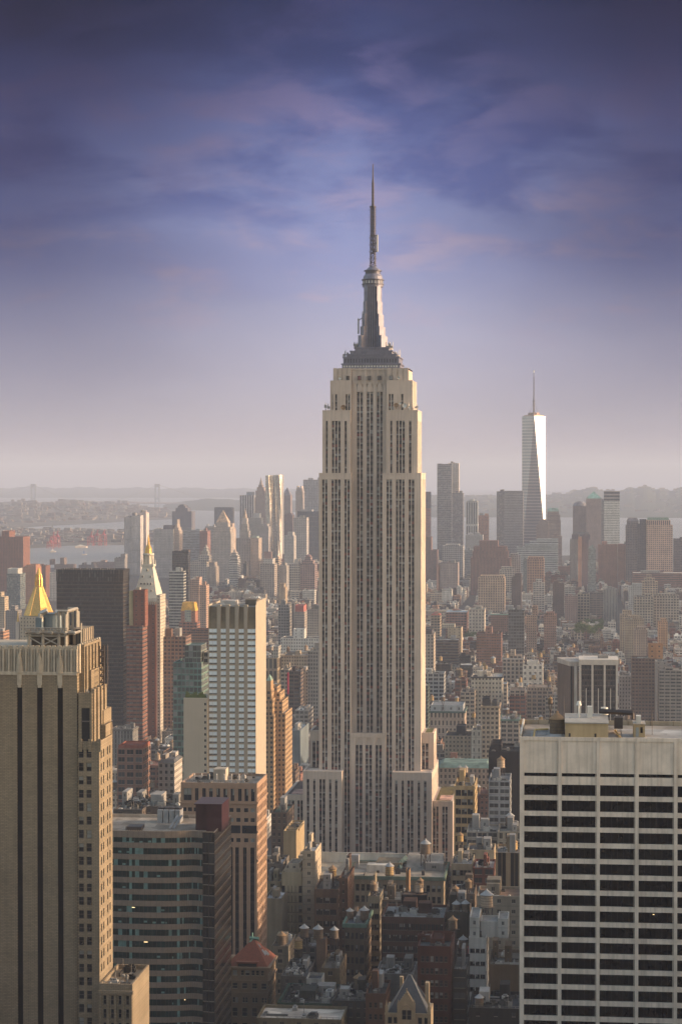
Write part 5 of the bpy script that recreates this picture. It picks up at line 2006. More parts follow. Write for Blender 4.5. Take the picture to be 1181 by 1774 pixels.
def trade_tower():
    """faceted glass tower: square base, square top turned by 45 degrees, mast above"""
    Y0 = 5890.0
    s = (at(1000, 800, Y0).x - at(900, 800, Y0).x) / 100
    cx = at(924.2, 800, Y0).x
    z1 = at(924, 721, Y0).z
    root = thing('faceted_glass_skyscraper', 'tallest distant glass skyscraper with bright sunlit triangular facet and thin mast', 'skyscraper', (cx, Y0, 0), rad(3.5))
    # corners of base and top
    rb, rt, zb = 43.0, 31.0, 56.0
    b0 = [(rb * math.cos(rad(45 + 90 * k)), rb * math.sin(rad(45 + 90 * k))) for k in range(4)]
    t0 = [(rt * math.cos(rad(90 * k)), rt * math.sin(rad(90 * k))) for k in range(4)]
    g = MB()
    for k in range(4):
        p, q = b0[k], b0[(k + 1) % 4]
        u, v = t0[k], t0[(k + 1) % 4]
        g.face([(*p, 0), (*q, 0), (*q, zb), (*p, zb)])
        g.face([(*p, zb), (*q, zb), (*v, z1)])
        g.face([(*p, zb), (*v, z1), (*u, z1)])
    g.face([(*p, z1) for p in t0])
    m = bpy.data.materials.new('reflective_curtain_wall')
    m.use_nodes = True
    t = NT(m.node_tree)
    pos = t.n('ShaderNodeTexCoord', 3)
    t.n('ShaderNodeSeparateXYZ', 0, {0: pos})
    z_ = t.last.outputs[2]
    ln = t.m('LESS_THAN', t.m('FRACT', t.m('DIVIDE', z_, 8.2)), .22)
    cell = t.n('ShaderNodeTexVoronoi', 1, {'Vector': t.n('ShaderNodeMapping', 0, {0: pos, 3: (.3, .3, .12)}), 'Scale': 1.0})
    nz = t.n('ShaderNodeTexNoise', 0, {'Vector': pos, 'Scale': .02, 'Detail': 5.0})
    c = t.mix(t.m('MULTIPLY', ln, .35), t.ramp(nz, [(.35, (.16, .16, .21)), (.65, (.25, .25, .30))]), (.34, .31, .31))
    b = t.n('ShaderNodeBsdfPrincipled', 0, {'Base Color': c, 'Roughness': t.m('ADD', .24, t.m('MULTIPLY', ln, .1)), 'Metallic': .55, 'Specular IOR Level': .8})
    t.n('ShaderNodeOutputMaterial', 0, {0: b})
    g.build('glass_facets', m, root)
    tp = MB()
    tp.cone(0, 0, z1, z1 + 3, 26, 26, 4, 0, rot=0)
    tp.cone(0, 0, z1 + 3, z1 + 8, 14, 14, 20, 0)
    tp.cone(0, 0, z1 + 8, z1 + 9.5, 15.5, 15.5, 20, 0)
    for k in range(12):
        a = math.pi * k / 6
        tp.bar((15 * math.cos(a), 15 * math.sin(a), z1), (15 * math.cos(a), 15 * math.sin(a), z1 + 9), .5)
    tp.build('crown_ring', mat('bronzed_steel', (.34, .24, .2), .5, .3), root)
    ms = MB()
    zz = lambda py: at(924, py, Y0).z
    ms.cone(0, 0, z1, zz(695), 2.6, 1.9, 8)
    ms.cone(0, 0, zz(696), zz(693.5), 3.4, 3.4, 10)
    ms.cone(0, 0, zz(694), zz(655), 1.5, 1.0, 8)
    ms.cone(0, 0, zz(655), zz(641), .6, .25, 6)
    for py in (688, 680, 672, 665, 660, 655):
        ms.cone(0, 0, zz(py), zz(py - .9), 2.0, 2.0, 8)
    for k in range(3):
        a = 2 * math.pi * k / 3 + .4
        ms.bar((13 * math.cos(a), 13 * math.sin(a), z1 + 9), (0, 0, zz(694)), .22)
    ms.build('mast', M_DARKM, root)
    bc = MB()
    bc.cone(0, 0, zz(645.5), zz(641), 1.6, 1.2, 8)
    bc.build('beacon', M_WHITEP, root)
    reg(cx - 34, cx + 34, Y0 - 34, Y0 + 34, z1, 903, 945, 640, 200, 'the faceted glass skyscraper')


trade_tower()


def rippled_tower():
    """apartment tower whose steel skin ripples in long vertical folds"""
    Y0 = 5700.0
    s = (at(500, 820, Y0).x - at(400, 820, Y0).x) / 100
    cx = at(475.5, 820, Y0).x
    root = thing('rippled_steel_tower', 'slender distant tower with rippling steel skin catching the sun', 'skyscraper', (cx, Y0, 0))
    zz = lambda py: at(475, py, Y0).z
    m = mat('rippled_steel_skin', (.52, .48, .44), .33, .55, .12, .05)
    nt = m.node_tree
    for (x0, x1, d0, yt, nm_) in ((-14.5, -1.0, 0, 823.5, 'west_fold'), (-.5, 13.5, 4, 822.5, 'east_fold')):
        g = MB()
        nu, nv = 22, 40
        z1 = zz(yt)
        def P(u, v):
            x = (x0 + (x1 - x0) * u) * s
            edge = math.sin(math.pi * u)
            y = d0 - 5.5 * edge ** .7 + 1.6 * math.sin(u * 9.5 + 1.3 * math.sin(v * 7) + d0) + .8 * math.sin(u * 17 + v * 11)
            return (x, y - 14, z1 * v)
        for i in range(nu):
            for j in range(nv):
                g.face([P(i / nu, j / nv), P((i + 1) / nu, j / nv), P((i + 1) / nu, (j + 1) / nv), P(i / nu, (j + 1) / nv)])
        for j in range(nv):
            a, b = P(1, j / nv), P(1, (j + 1) / nv)
            rip = 1.5 * math.sin(j * .8)
            g.face([a, (a[0] + 1.5, a[1] + 26, a[2]), (b[0] + 1.5, b[1] + 26, b[2]), b])
        g.face([P(i / nu, 1) for i in range(nu + 1)] + [(x1 * s, 14, z1), (x0 * s, 14, z1)])
        o = g.build('steel_fold', m, root)
    wn = MB()
    for j in range(70):
        for k in range(10):
            if RND.random() < .75:
                x = (-14 + 27 * k / 10 + RND.uniform(0, .5)) * s
                z = zz(978 - j * 2.2)
                u = ((x / s + 14.5) / 13.5) % 1.0
                wn.box(x, x + 1.9, -20.6 + 3.2 * abs(u - .5), -19.9 + 3.2 * abs(u - .5), z, z + 1.6, None)
    wn.build('windows', mat('far_window_glass', (.10, .10, .12), .2), root)
    base = MB()
    base.box(-15.5 * s, 14.5 * s, -18, 16, 0, 30, 'grid', C['brick'])
    base.build('brick_base', FAC, root)
    reg(cx - 15 * s, cx + 15 * s, Y0 - 20, Y0 + 16, 265, 461, 490, 822, 130, 'the rippled steel tower')


rippled_tower()


def suspension_bridge():
    a, b = on_ground(58, 879, 0), on_ground(272.5, 879, 0)
    d = 16900.0
    pa, pb = at(58, 878, d), at(272.5, 878, d + 200)
    root = thing('suspension_bridge', 'far suspension bridge with two tall portal towers across the harbour mouth', 'bridge', (pa.x, pa.y, 0))
    base = -sag(0, d)
    top = at(58, 838.5, d).z
    m = mat('bridge_steel', (.30, .33, .36), .6, .2, .1, .1)
    L = Vector((pb.x - pa.x, pb.y - pa.y, 0))
    u = L.normalized()
    n = Vector((-u.y, u.x, 0))
    for k, p in enumerate((Vector((0, 0, 0)), L)):
        t_ = MB()
        for s in (-1, 1):
            q = p + u * 15.0 * s
            t_.box(q.x - 5.5, q.x + 5.5, q.y - 6, q.y + 6, base - 6, top)
        t_.box(p.x - 20, p.x + 20, p.y - 5, p.y + 5, top - 28, top)
        t_.box(p.x - 15, p.x + 15, p.y - 5, p.y + 5, base + 55, base + 68)
        t_.box(p.x - 24, p.x + 24, p.y - 12, p.y + 12, base - 8, base + 6)
        t_.build('portal_tower', m, root)
    dz = at(165, 869, d).z - 10
    dk_ = MB()
    pts = [(-1.0, -26), (-.5, -14), (0, -4), (.25, 2), (.5, 5), (.75, 2), (1, -4), (1.5, -14)]
    for (t0, h0), (t1, h1) in zip(pts, pts[1:]):
        dk_.bar(L * t0 + Vector((0, 0, dz + h0)), L * t1 + Vector((0, 0, dz + h1)), 5.5)
    dk_.build('road_deck', mat('deck_steel', (.33, .27, .26), .7), root)
    cb = MB()
    prev = None
    for k in range(-12, 37):
        t_ = k / 24
        if 0 <= t_ <= 1:
            z = top - 4 - (top - dz - 12) * (1 - (2 * t_ - 1) ** 2)
        else:
            e = -t_ if t_ < 0 else t_ - 1
            z = top - 4 - (top - dz + 10) * (e / .5)
        p = L * t_ + Vector((0, 0, z))
        if prev is not None:
            cb.bar(prev, p, 1.0)
        prev = p
        if 0 < t_ < 1 and k % 2 == 0:
            cb.bar(p, L * t_ + Vector((0, 0, dz + 4)), .4)
    cb.build('cable', m, root)


suspension_bridge()


def harbour_crane(px, py, h, lift, col, label, group='container cranes on the far quay'):
    h *= .72
    p = on_ground(px, py, 1.0)
    root = thing('container_crane', label, 'crane', (p.x, p.y, p.z), 0, group)
    m = mat('crane_red_paint' if col == 'r' else 'crane_grey_paint', (.40, .06, .055) if col == 'r' else (.16, .17, .2), .6)
    for sx_ in (-1, 1):
        for sy__ in (-1, 1):
            g = MB()
            g.bar((sx_ * 9, sy__ * 13, -3), (sx_ * 7, sy__ * 13, h), .8)
            g.build('leg', m, root)
    g = MB()
    for sy__ in (-1, 1):
        g.bar((-9, sy__ * 13, h * .35), (9, sy__ * 13, h * .35), .7)
        g.bar((-8, sy__ * 13, h), (8, sy__ * 13, h), .7)
    g.bar((-8, -13, h), (-8, 13, h), .7)
    g.bar((8, -13, h), (8, 13, h), .7)
    g.box(-4, 4, 2, 12, h, h + 6, None)
    g.build('cross_frame', m, root)
    g = MB()
    g.bar((0, -10, h), (lift * 14, -12, h + 20), .8)
    g.bar((2, -10, h), (lift * 14 + 2, -12, h + 20), .6)
    g.bar((0, 12, h), (0, 0, h + 9), 1.0)
    g.bar((0, 0, h + 9), (lift * 13, -12, h + 18), .6)
    g.build('raised_boom', m, root)


harbour_crane(92.5, 946, 42, .35, 'r', 'red quay crane at left of the near dock, boom raised')
harbour_crane(98.5, 947.5, 50, .45, 'r', 'tallest red quay crane of the pair at the dock by the white ferry')
harbour_crane(87, 948.5, 26, .4, 'r', 'short red quay crane leftmost on the dock')
harbour_crane(157, 943.5, 38, .5, 'r', 'red quay crane leftmost of the right hand dock group')
harbour_crane(167.5, 944, 48, .5, 'r', 'red quay crane in the middle of the right hand dock group')
harbour_crane(179, 944, 50, .6, 'r', 'red quay crane at right end of the dock beside the white twin slab')
harbour_crane(90.5, 932, 44, .25, 'g', 'grey quay crane behind the red pair on the far pier')


def vessel(px, py, L, kind, label):
    p = on_ground(px, py, -1.0)
    root = thing('sailing_boat' if kind == 's' else 'ferry', label, 'boat', (p.x, p.y, p.z - 1.5), rad(20))
    h = MB()
    h.prism([(-L / 2, -L * .12), (L * .34, -L * .12), (L / 2, 0), (L * .34, L * .12), (-L / 2, L * .12)], 0, L * .1 + 2)
    h.build('hull', mat('pale_hull', (.5, .42, .36), .6), root)
    if kind == 's':
        g = MB()
        g.bar((0, 0, 2), (0, 0, L * 1.2), .4)
        g.build('mast', M_METAL, root)
        g = MB()
        g.prism([(-L * .4, -.3), (L * .1, -.5), (L * .1, .5), (-L * .4, .3)], 5, L * .45)
        g.prism([(-L * .25, -.3), (L * .08, -.5), (L * .08, .5), (-L * .25, .3)], L * .45, L * .8)
        g.prism([(-L * .08, -.3), (L * .04, -.4), (L * .04, .4), (-L * .08, .3)], L * .8, L * 1.1)
        g.build('sail', mat('blue_sailcloth', (.16, .24, .42), .8), root)
    else:
        g = MB()
        g.box(-L * .35, L * .25, -L * .09, L * .09, L * .1 + 2, L * .1 + 4)
        g.box(-L * .2, L * .1, -L * .07, L * .07, L * .1 + 4, L * .1 + 6)
        g.build('superstructure', M_WHITEP, root)
        g = MB()
        g.cone(-L * .1, 0, L * .1 + 6, L * .1 + 9, 1, .8, 10)
        g.build('funnel', M_METAL, root)


vessel(92, 956, 20, 'f', 'small white ferry on the water just below the red cranes')
vessel(146, 961, 16, 's', 'blue sailed boat on the near channel')
vessel(141, 948.5, 44, 'f', 'long pale ship moored along the container dock')

# ------------------------------------------------------------------ buildings set one by one
# the left side, middle distance
ST = (2.9, 3.5, .86, .46, .22)
B('striped_office_tower', 'brick banded tower with green glass ribbons below the white marble spire', 219, 247, 1084, 1560, 22, (.21, .095, .068), ST, 'apartment tower', vis=220, roof='brown',
  tiers=[(231, 251, 1022, 4, 'few', (.21, .085, .06)), (223.5, 230, 1024, 6, 'blank', (.46, .36, .2)), (235, 242, 1018, 8, 'blank', (.4, .36, .3))])
B('construction_block', 'half finished concrete block with red netting at its left side', 203, 248, 1297, 1130, 20, (.27, .16, .13), 'loft', vis=90, roof='grey', tiers=[(228, 246, 1296.5, 1, 'grid', (.33, .30, .27)), (205, 248, 1291.5, .5, 'blank', (.32, .12, .09))])
B('grey_stone_block', 'small grey stone block with attic windows below the red brick slab', 274, 302, 1322, 1150, 24, 'pale', 'punch', vis=60, roof='slate', cap=('mansard', 1312, 'slate', .3))
B('green_glass_tower', 'pale green glass tower with open frame on its roof', 300, 349, 1148, 1210, 26, (.15, .26, .24), (2.4, 3.4, .82, .72, .45), 'apartment tower', vis=200, gl=True, roof='slate', tiers=[(320, 348, 1118, 3, 'glass', (.2, .25, .23)), (352, 361, 1130, 6, 'grid', (.3, .28, .25))])
B('gridded_brick_block', 'brown gridded apartment block behind the green glass tower', 283, 322, 1103, 1420, 30, (.25, .15, .115), 'grid', 'apartment tower', vis=160, roof='brown')
B('scaffolded_tower', 'tower under scaffolding with rust coloured floors beside the cream hotel', 327, 361, 1094, 1380, 26, (.26, .13, .08), (2.6, 3.4, .8, .5, .05), vis=70, roof='dark', tiers=[(332, 361, 1090, 1, 'loft', (.20, .10, .07))])
B('gold_roofed_brick_tower', 'brick tower wearing a copper gold sloped roof cap', 310, 341, 1078, 1560, 26, (.32, .14, .10), 'loft', 'apartment tower', vis=60, tiers=[(313.5, 338, 1058.5, 2, 'few', (.34, .16, .11)), (320, 331, 1057, 1.6, 'lt', (.4, .42, .34), 1)], cap=('mansard', 1043, (.70, .38, .07), .22), capmat=None)
B('black_glass_tower', 'thin black glass tower with reflections beside the pink striped pair', 298, 326, 955, 2260, 22, (.03, .028, .028), 'dglass', 'apartment tower', vis=120, gl=True, roof='black', tiers=[(314, 326, 953.5, 3, 'dglass'), (322.5, 327, 952.5, 4, 'pin', (.25, .17, .12))])
B('balconied_glass_tower', 'glass apartment block with white slabs in front of the black glass tower', 293, 318, 990, 2235, 20, (.44, .45, .42), (4.2, 4.4, 1.0, .64, .20), 'apartment tower', vis=110, gl=True, roof='pale')
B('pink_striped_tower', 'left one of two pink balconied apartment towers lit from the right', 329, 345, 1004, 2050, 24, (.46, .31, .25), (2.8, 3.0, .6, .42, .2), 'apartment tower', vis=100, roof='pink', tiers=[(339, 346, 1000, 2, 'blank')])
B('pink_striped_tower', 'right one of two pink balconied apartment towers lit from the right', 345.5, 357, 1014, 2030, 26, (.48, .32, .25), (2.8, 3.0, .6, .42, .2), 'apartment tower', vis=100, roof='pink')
B('tan_residential_tower', 'tan tower at the left edge beyond the slot tower, sunlit on its right', -14, 8, 1034, 2200, 24, 'sand', 'punch', vis=60, tiers=[(-14, 2, 1026, 2)])
B('grey_residential_block', 'grey apartment block between left edge and golden pyramid', 9, 30, 1058, 2250, 26, (.27, .25, .24), 'punch', vis=50, tiers=[(18, 26, 1050, 3)])
B('low_orange_building', 'orange lit block low at the left edge beside the slot tower crown', -20, 6, 1094, 1700, 30, 'orange', 'loft', vis=50)
B('teal_glass_block', 'teal glass office block with white plant on its roof at far left', 12, 35, 994, 3650, 40, (.10, .17, .17), 'glass', vis=50, gl=True, tiers=[(13, 31, 985, 3, 'blank', (.5, .48, .45))])
B('curved_brown_tower', 'huge curved brown apartment tower at the left edge', -26, 40, 930, 4600, 60, (.25, .115, .085), (3.4, 3, .45, .55, .05), 'apartment tower', vis=120, tiers=[(3, 16, 920, 5)])
B('orange_brick_slab', 'orange brick apartment slab right of the curved brown tower', 38, 62, 982, 4200, 46, (.42, .20, .12), 'small', 'apartment tower', vis=80, tiers=[(46, 62, 978, 5)])
B('brick_apartment_block', 'brown brick block just right of the orange brick slab', 62, 79, 980, 4400, 40, 'brick', 'small', vis=60)
B('white_apartment_block', 'small white block by the golden spire among brown housing slabs', 86, 99, 992, 4300, 40, 'white', 'punch', vis=50)
B('housing_slab', 'grey brown housing slab with two stub towers near the river', 94, 127, 978, 4900, 30, (.22, .17, .16), 'small', 'housing block', vis=40, tiers=[(86, 91, 969, 2), (104, 111, 966.5, 2)])
B('housing_slab', 'blue grey housing slab at the river behind the dark office slab', 136, 164, 979, 4950, 30, (.19, .18, .20), 'small', 'housing block', vis=40, tiers=[(142, 146, 975, 2), (158, 162, 974, 2)])
B('housing_slab', 'mauve housing slab between blue grey slab and white twin slab', 166, 198, 974, 5000, 30, (.28, .22, .22), 'small', 'housing block', vis=40, tiers=[(174, 182, 971, 2)])
B('housing_slab', 'light grey housing tower touching the white twin slab on its left', 198, 216, 967, 4900, 30, (.33, .30, .29), 'punch', 'housing block', vis=60, tiers=[(209, 217, 960, 2)])
B('white_slab_tower', 'tall white windowless slab tower with dark louvres under its top, left', 215, 228, 896, 5400, 40, (.58, .52, .50), (3.2, 30, .25, .98, .08), 'office tower', vis=150)
B('white_slab_tower', 'middle slab of the tall white twin tower with ribbed front', 228.3, 243, 893, 5395, 40, (.60, .54, .52), (3.2, 30, .25, .98, .08), 'office tower', vis=150, tiers=[(229, 234, 888, 6, 'blank', (.2, .2, .22))])
B('white_slab_tower', 'rear slab of the tall white twin tower, pink in the sun at right', 239, 253, 888, 5460, 40, (.60, .50, .47), 'blank', 'office tower', vis=120)
B('dark_block_tower', 'dark blue grey block tower with stepped crown over the water', 298, 332, 886, 6600, 60, (.14, .14, .18), 'small', 'office tower', vis=40, tiers=[(304, 325, 880, 4), (308, 321, 876, 6), (311, 318, 874, 8)])
B('courthouse_block', 'wide pale grey government block in front of the dark block tower', 266, 300, 917, 5250, 60, (.46, .43, .42), (3.2, 4, .4, .55, .1), 'office tower', vis=80, tiers=[(268, 274, 915.5, 4, 'blank'), (283, 299, 910, 14, 'blank', (.16, .14, .16))])
B('stepped_stone_tower', 'thin stepped stone tower sunlit beside the pale grey government block', 300.5, 310, 920, 5260, 50, (.52, .42, .36), (3.2, 4, .4, .7, .1), 'office tower', vis=60, tiers=[(301.5, 309, 914, 4), (303, 307, 908, 6), (306, 307.5, 900, 10)])
B('glass_office_block', 'broad blue glass curtain wall office block with white floor lines', 309, 346, 919, 5350, 50, (.40, .43, .46), (6, 4, 1, .5, .5), 'office tower', vis=40)
B('brick_office_block', 'red brick wing at the right end of the blue glass office block', 346, 359, 920, 5345, 50, (.38, .18, .15), 'grid', 'office tower', vis=40)
B('dark_glass_tower', 'dark blue glass tower with notched top behind the pale pyramid tower', 371, 401, 879.5, 6900, 60, (.13, .14, .18), 'grid', 'office tower', vis=30, tiers=[(371, 399, 879, 2, 'blank', (.15, .15, .18))])
B('pale_office_block', 'pale office block with dark base left of the pyramid topped tower', 355, 371, 912, 5600, 40, (.5, .48, .48), 'band', 'office tower', vis=30)
B('pyramid_topped_tower', 'stone tower topped by a slim sunlit pyramid in the far skyline', 368.5, 400, 922, 5100, 50, (.47, .41, .37), (3.2, 3.8, .4, .55, .08), 'office tower', vis=110, tiers=[(370, 398.5, 913, 3), (374, 395, 905, 7)], cap=('pyr', 883, (.50, .36, .26)))
B('ornate_stone_tower', 'slender ornate stone tower with finials right of the pyramid topped tower', 396.5, 404, 915, 5160, 40, (.5, .4, .34), 'small', 'office tower', vis=40, tiers=[(398.5, 402.5, 907, 3)])
B('stepped_white_tower', 'white stepped tower with small spire in front of the distant skyline', 397, 412, 970, 4250, 36, (.60, .57, .54), 'band', 'apartment tower', vis=50, tiers=[(398.5, 411, 963, 2), (400.5, 409, 958, 4)], cap=('spire', 950, (.5, .38, .3)))
B('pale_stone_courthouse', 'pale stone building with tiered cupola left of the pyramid topped tower', 331, 358, 972, 4850, 50, (.46, .41, .37), 'loft', 'building', vis=40, tiers=[(344, 362, 962, 4), (348, 360, 955, 7), (352, 358, 949, 9)], cap=('spire', 942, (.42, .36, .32)))
B('stone_office_block', 'pale sunlit block with vertical strips right of the tiered cupola', 358, 374, 982, 4500, 40, (.5, .42, .36), 'pin', 'office tower', vis=40, tiers=[(362, 372, 974, 3)])
B('municipal_tower', 'wide stone civic tower with tall tiered lantern in the far skyline', 405, 434, 933, 5250, 55, (.45, .39, .36), (4.2, 3.8, .45, .62, .1), 'office tower', vis=70, tiers=[(415, 431, 920, 12, 'punch', (.47, .41, .37)), (417.5, 429, 908, 14, 'punch', (.47, .41, .37)), (419.5, 427.5, 898, 16, 'blank', (.48, .42, .38))], cap=('spire', 880, (.50, .38, .30)))
B('municipal_wing', 'sunlit right wing of the stone civic tower', 434.5, 448, 932, 5230, 55, (.50, .40, .33), 'punch', 'office tower', vis=70, tiers=[(436, 445, 929, 8, 'blank', (.30, .36, .32))])
B('pinstripe_tower', 'white pinstriped tower left of the pinnacle tower', 415, 440, 858, 7000, 60, (.56, .54, .55), (8, 6, .6, .94, .02), 'skyscraper', vis=60, tiers=[(427, 441, 852, 40, 'blank', (.22, .25, .3))])
B('pinnacle_tower', 'brown stone tower with pointed pinnacle beside the rippled steel tower', 441, 461, 862, 6900, 50, (.40, .29, .25), (3.2, 3.8, .4, .9, .05), 'skyscraper', vis=80, tiers=[(442.5, 459, 850, 4), (445, 457, 844, 8), (447.5, 454.5, 840, 12)], cap=('spire', 826, (.36, .30, .29)))
B('stone_office_tower', 'stone tower with dark roof crown in front of the pinstriped tower', 432, 452, 897, 6000, 45, (.41, .38, .36), (3, 3.8, .4, .9, .06), 'office tower', vis=60, tiers=[(438, 450, 889, 10, 'blank', (.48, .46, .44))])
B('plain_stone_block', 'plain grey block between civic tower wing and rippled steel tower', 450, 465, 912, 5600, 45, (.42, .38, .37), 'punch', 'office tower', vis=60, tiers=[(452, 463, 908, 5)])
B('pyramid_roof_tower', 'tower with dark sloped pyramid roof right of the rippled steel tower', 489, 503, 858, 6900, 45, (.30, .24, .25), (4, 4, .5, .6, .08), 'skyscraper', vis=60, cap=('pyr', 844, (.20, .19, .22)))
B('brown_office_block', 'mauve brown block below the dark pyramid roof tower', 491, 507, 892, 6000, 40, (.28, .19, .20), 'pin', 'office tower', vis=60, tiers=[(495, 505, 889, 3)])
B('neo_gothic_tower', 'pale gothic tower with crown of pinnacles left of the glass box tower', 512, 524, 851, 6050, 40, (.54, .46, .42), (3.2, 3.8, .4, .92, .06), 'skyscraper', vis=60, tiers=[(513, 523.5, 846, 2), (514, 516, 842, 1, 'blank'), (520.5, 522.5, 842, 1, 'blank')])
B('glass_box_tower', 'pale blue gridded glass box tower touching the deco skyscraper at left', 525, 556, 831, 6800, 60, (.40, .41, .46), (5, 5, .82, .82, .32), 'skyscraper', vis=60)
B('dark_steel_block', 'dark blue steel and glass block below the pale glass box tower', 515, 556, 886, 5300, 50, (.16, .18, .22), (2.6, 12, .55, .95, .04), 'office tower', vis=90, tiers=[(521, 540, 883, 6, 'blank', (.3, .3, .32))])
B('dotted_concrete_tower', 'pale concrete tower dotted with small square windows', 508, 531, 897, 5000, 40, (.48, .45, .44), (4.2, 4.0, .5, .5, .02), 'apartment tower', vis=90)
B('cream_apartment_block', 'cream block stepping down below the dotted concrete tower', 492, 509, 928, 4900, 40, (.5, .47, .45), 'punch', vis=40, tiers=[(498, 507, 922, 3)])
B('pale_loft_building', 'broad pale brown loft building with ornamented top, middle distance', 450.5, 475, 977, 4250, 45, (.42, .36, .33), 'loft', 'loft building', vis=60, tiers=[(456, 472, 968, 3, 'punch', (.5, .47, .45)), (457, 470, 956, 18, 'blank', (.33, .22, .2))])
B('pale_loft_lit_side', 'loft building sunlit cream on the right of the broad pale brown loft', 475.5, 482.5, 968, 4270, 42, (.58, .44, .34), 'band', 'loft building', vis=50)  # lit right side of the pale loft, sunlight put into its cream colour
B('white_ribbed_block', 'white ribbed block left of the crenellated pale block', 483, 496, 980, 4150, 40, (.52, .48, .46), 'pin', vis=50)
B('crenellated_block', 'pale block with row of dark arches under its roofline', 496, 519, 977, 4100, 45, (.47, .44, .40), (4, 5, .6, .62, .04), vis=50, tiers=[(510, 517, 969, 3, 'blank')])
B('brown_stepped_block', 'mauve brown stepped block with rounded top beside the deco skyscraper', 520, 545, 977, 4050, 45, (.33, .23, .22), 'loft', vis=50, tiers=[(523, 542, 971, 4), (528, 538, 965, 8)], cap=('dome', 960, (.3, .2, .2)))

# right of the deco skyscraper, far
B('construction_tower', 'unfinished tower with dark top and red netted floors beside the deco skyscraper', 729, 745, 881, 6000, 40, (.50, .16, .13), (4, 4.2, .75, .6, .3), 'skyscraper', vis=80, tiers=[(731, 745, 852, 1, 'blank', (.10, .09, .12))])
B('glass_twin_tower', 'tall grey glass tower, left half of the pale twin', 757, 782, 803.5, 6000, 40, (.30, .31, .36), (5, 5, .9, .8, .25), 'skyscraper', vis=120, gl=True, tiers=[(757.3, 764, 803, .6, 'glass', (.34, .35, .4))])
B('glass_twin_tower', 'pale sunlit glass tower behind the tall grey glass tower', 776, 794.5, 802.5, 6080, 40, (.62, .54, .47), (5, 5, .5, .5, .7), 'skyscraper', vis=60, gl=True)  # sun-reflecting right part of the grey tower, glare put into the pale colour
B('brown_glass_tower', 'mauve glass tower against the right of the pale twin towers', 782.5, 802, 854, 5900, 45, (.26, .21, .24), 'glass', 'skyscraper', vis=90, gl=True)
B('white_pinstripe_tower', 'white tower with broad dark stripes and antennas, right of mauve glass tower', 807, 827, 869, 5600, 40, (.50, .50, .50), (6, 60, .62, .9, .1), 'office tower', vis=90, tiers=[(808, 826, 867.5, 1, 'grid'), (813, 820, 865, 3, 'blank')])
B('white_ribbed_block', 'white ribbed block standing under the white pinstripe tower', 806, 836, 927, 5500, 40, (.52, .51, .52), 'pin', 'office tower', vis=40)
B('orange_scaffold_tower', 'small tower wrapped in orange netting right of the white pinstripe tower', 828.5, 846, 893, 5850, 40, (.52, .24, .15), (4, 4, .6, .6, .3), 'office tower', vis=60)
B('grey_glass_tower', 'broad grey glass tower directly left of the faceted skyscraper', 873, 906, 851.5, 5700, 50, (.30, .29, .32), (3, 4.2, .9, .5, .22), 'skyscraper', vis=120, gl=True, tiers=[(874, 905, 850.5, 1, 'loft', (.3, .29, .3))])
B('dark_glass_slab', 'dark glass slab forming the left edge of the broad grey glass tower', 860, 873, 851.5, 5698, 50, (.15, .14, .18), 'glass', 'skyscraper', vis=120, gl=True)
B('deco_telephone_tower', 'brown stepped stone tower in front of the faceted glass skyscraper foot', 929, 950, 909, 5650, 45, (.27, .21, .20), (3.2, 3.8, .4, .8, .05), 'office tower', vis=50, tiers=[(932, 949, 903, 4), (935, 946, 900, 7)])
B('copper_topped_tower', 'brown office tower with pale green roof right of the faceted skyscraper', 946, 971, 902, 6100, 50, (.40, .29, .25), 'band', 'office tower', vis=60, tiers=[(947, 970, 892, 2), (948, 968, 886, 3)], cap=('mansard', 880, (.28, .42, .36), .25))
B('brown_office_block', 'brown office block with two steps under the copper topped tower', 955, 973, 929, 5900, 50, (.38, .26, .22), 'band', 'office tower', vis=50)
B('red_deco_setback', 'massive red brown art deco block rising in symmetrical steps', 815, 884, 966, 4600, 80, (.29, .155, .125), (3.0, 3.7, .4, .92, .06), 'office tower', vis=80, tiers=[(818, 880, 955, 5), (820, 877, 947, 9), (830, 862, 937, 14)])
B('brick_housing_tower', 'brown stepped brick tower touching the deco skyscraper at right', 731, 757, 953, 4700, 45, (.31, .19, .17), 'pin', 'apartment tower', vis=60, tiers=[(731, 747, 930, 5)])
B('pale_gridded_block', 'pale gridded concrete block between brick tower and red deco block', 766, 802, 946, 4800, 50, (.47, .45, .44), (4, 4.2, .55, .6, .1), vis=40, tiers=[(772, 795, 943, 4)])
B('pale_brown_block', 'pale brown block with blank roof in front of the pale gridded block', 760, 793, 975, 4400, 45, (.40, .32, .30), 'punch', vis=40)
B('pink_brick_block', 'orange lit narrow block at left of the pale brown block', 756, 762, 979, 4300, 40, (.52, .28, .2), 'blank', vis=40)
B('blue_glass_block', 'pale blue glass block left of the red deco block', 802, 818, 953, 4900, 40, (.38, .42, .45), 'glass', vis=40, gl=True)
B('stepped_white_offices', 'white banded office block stepping upwards to the right', 895, 966, 948, 5000, 50, (.52, .54, .53), (8, 4.2, 1, .45, .2), 'office tower', vis=40, tiers=[(908, 966, 943, 2), (917, 966, 938, 3), (929, 966, 934, 4)])
B('white_gridded_block', 'white gridded block right of the red deco block', 879, 901, 962, 4650, 45, (.54, .50, .47), 'loft', vis=40, tiers=[(884, 897, 959, 3)])
B('orange_gridded_tower', 'orange brick tower with square window grid, mid right', 913, 942, 968.5, 4200, 40, (.48, .27, .18), (5, 5, .55, .6, .05), 'office tower', vis=60, tiers=[(914.5, 941, 965, 3)])
B('dark_green_glass_slab', 'blue green glass slab hugging the orange gridded tower at left', 906, 913, 968.5, 4195, 40, (.16, .22, .23), 'glass', 'office tower', vis=60, gl=True)
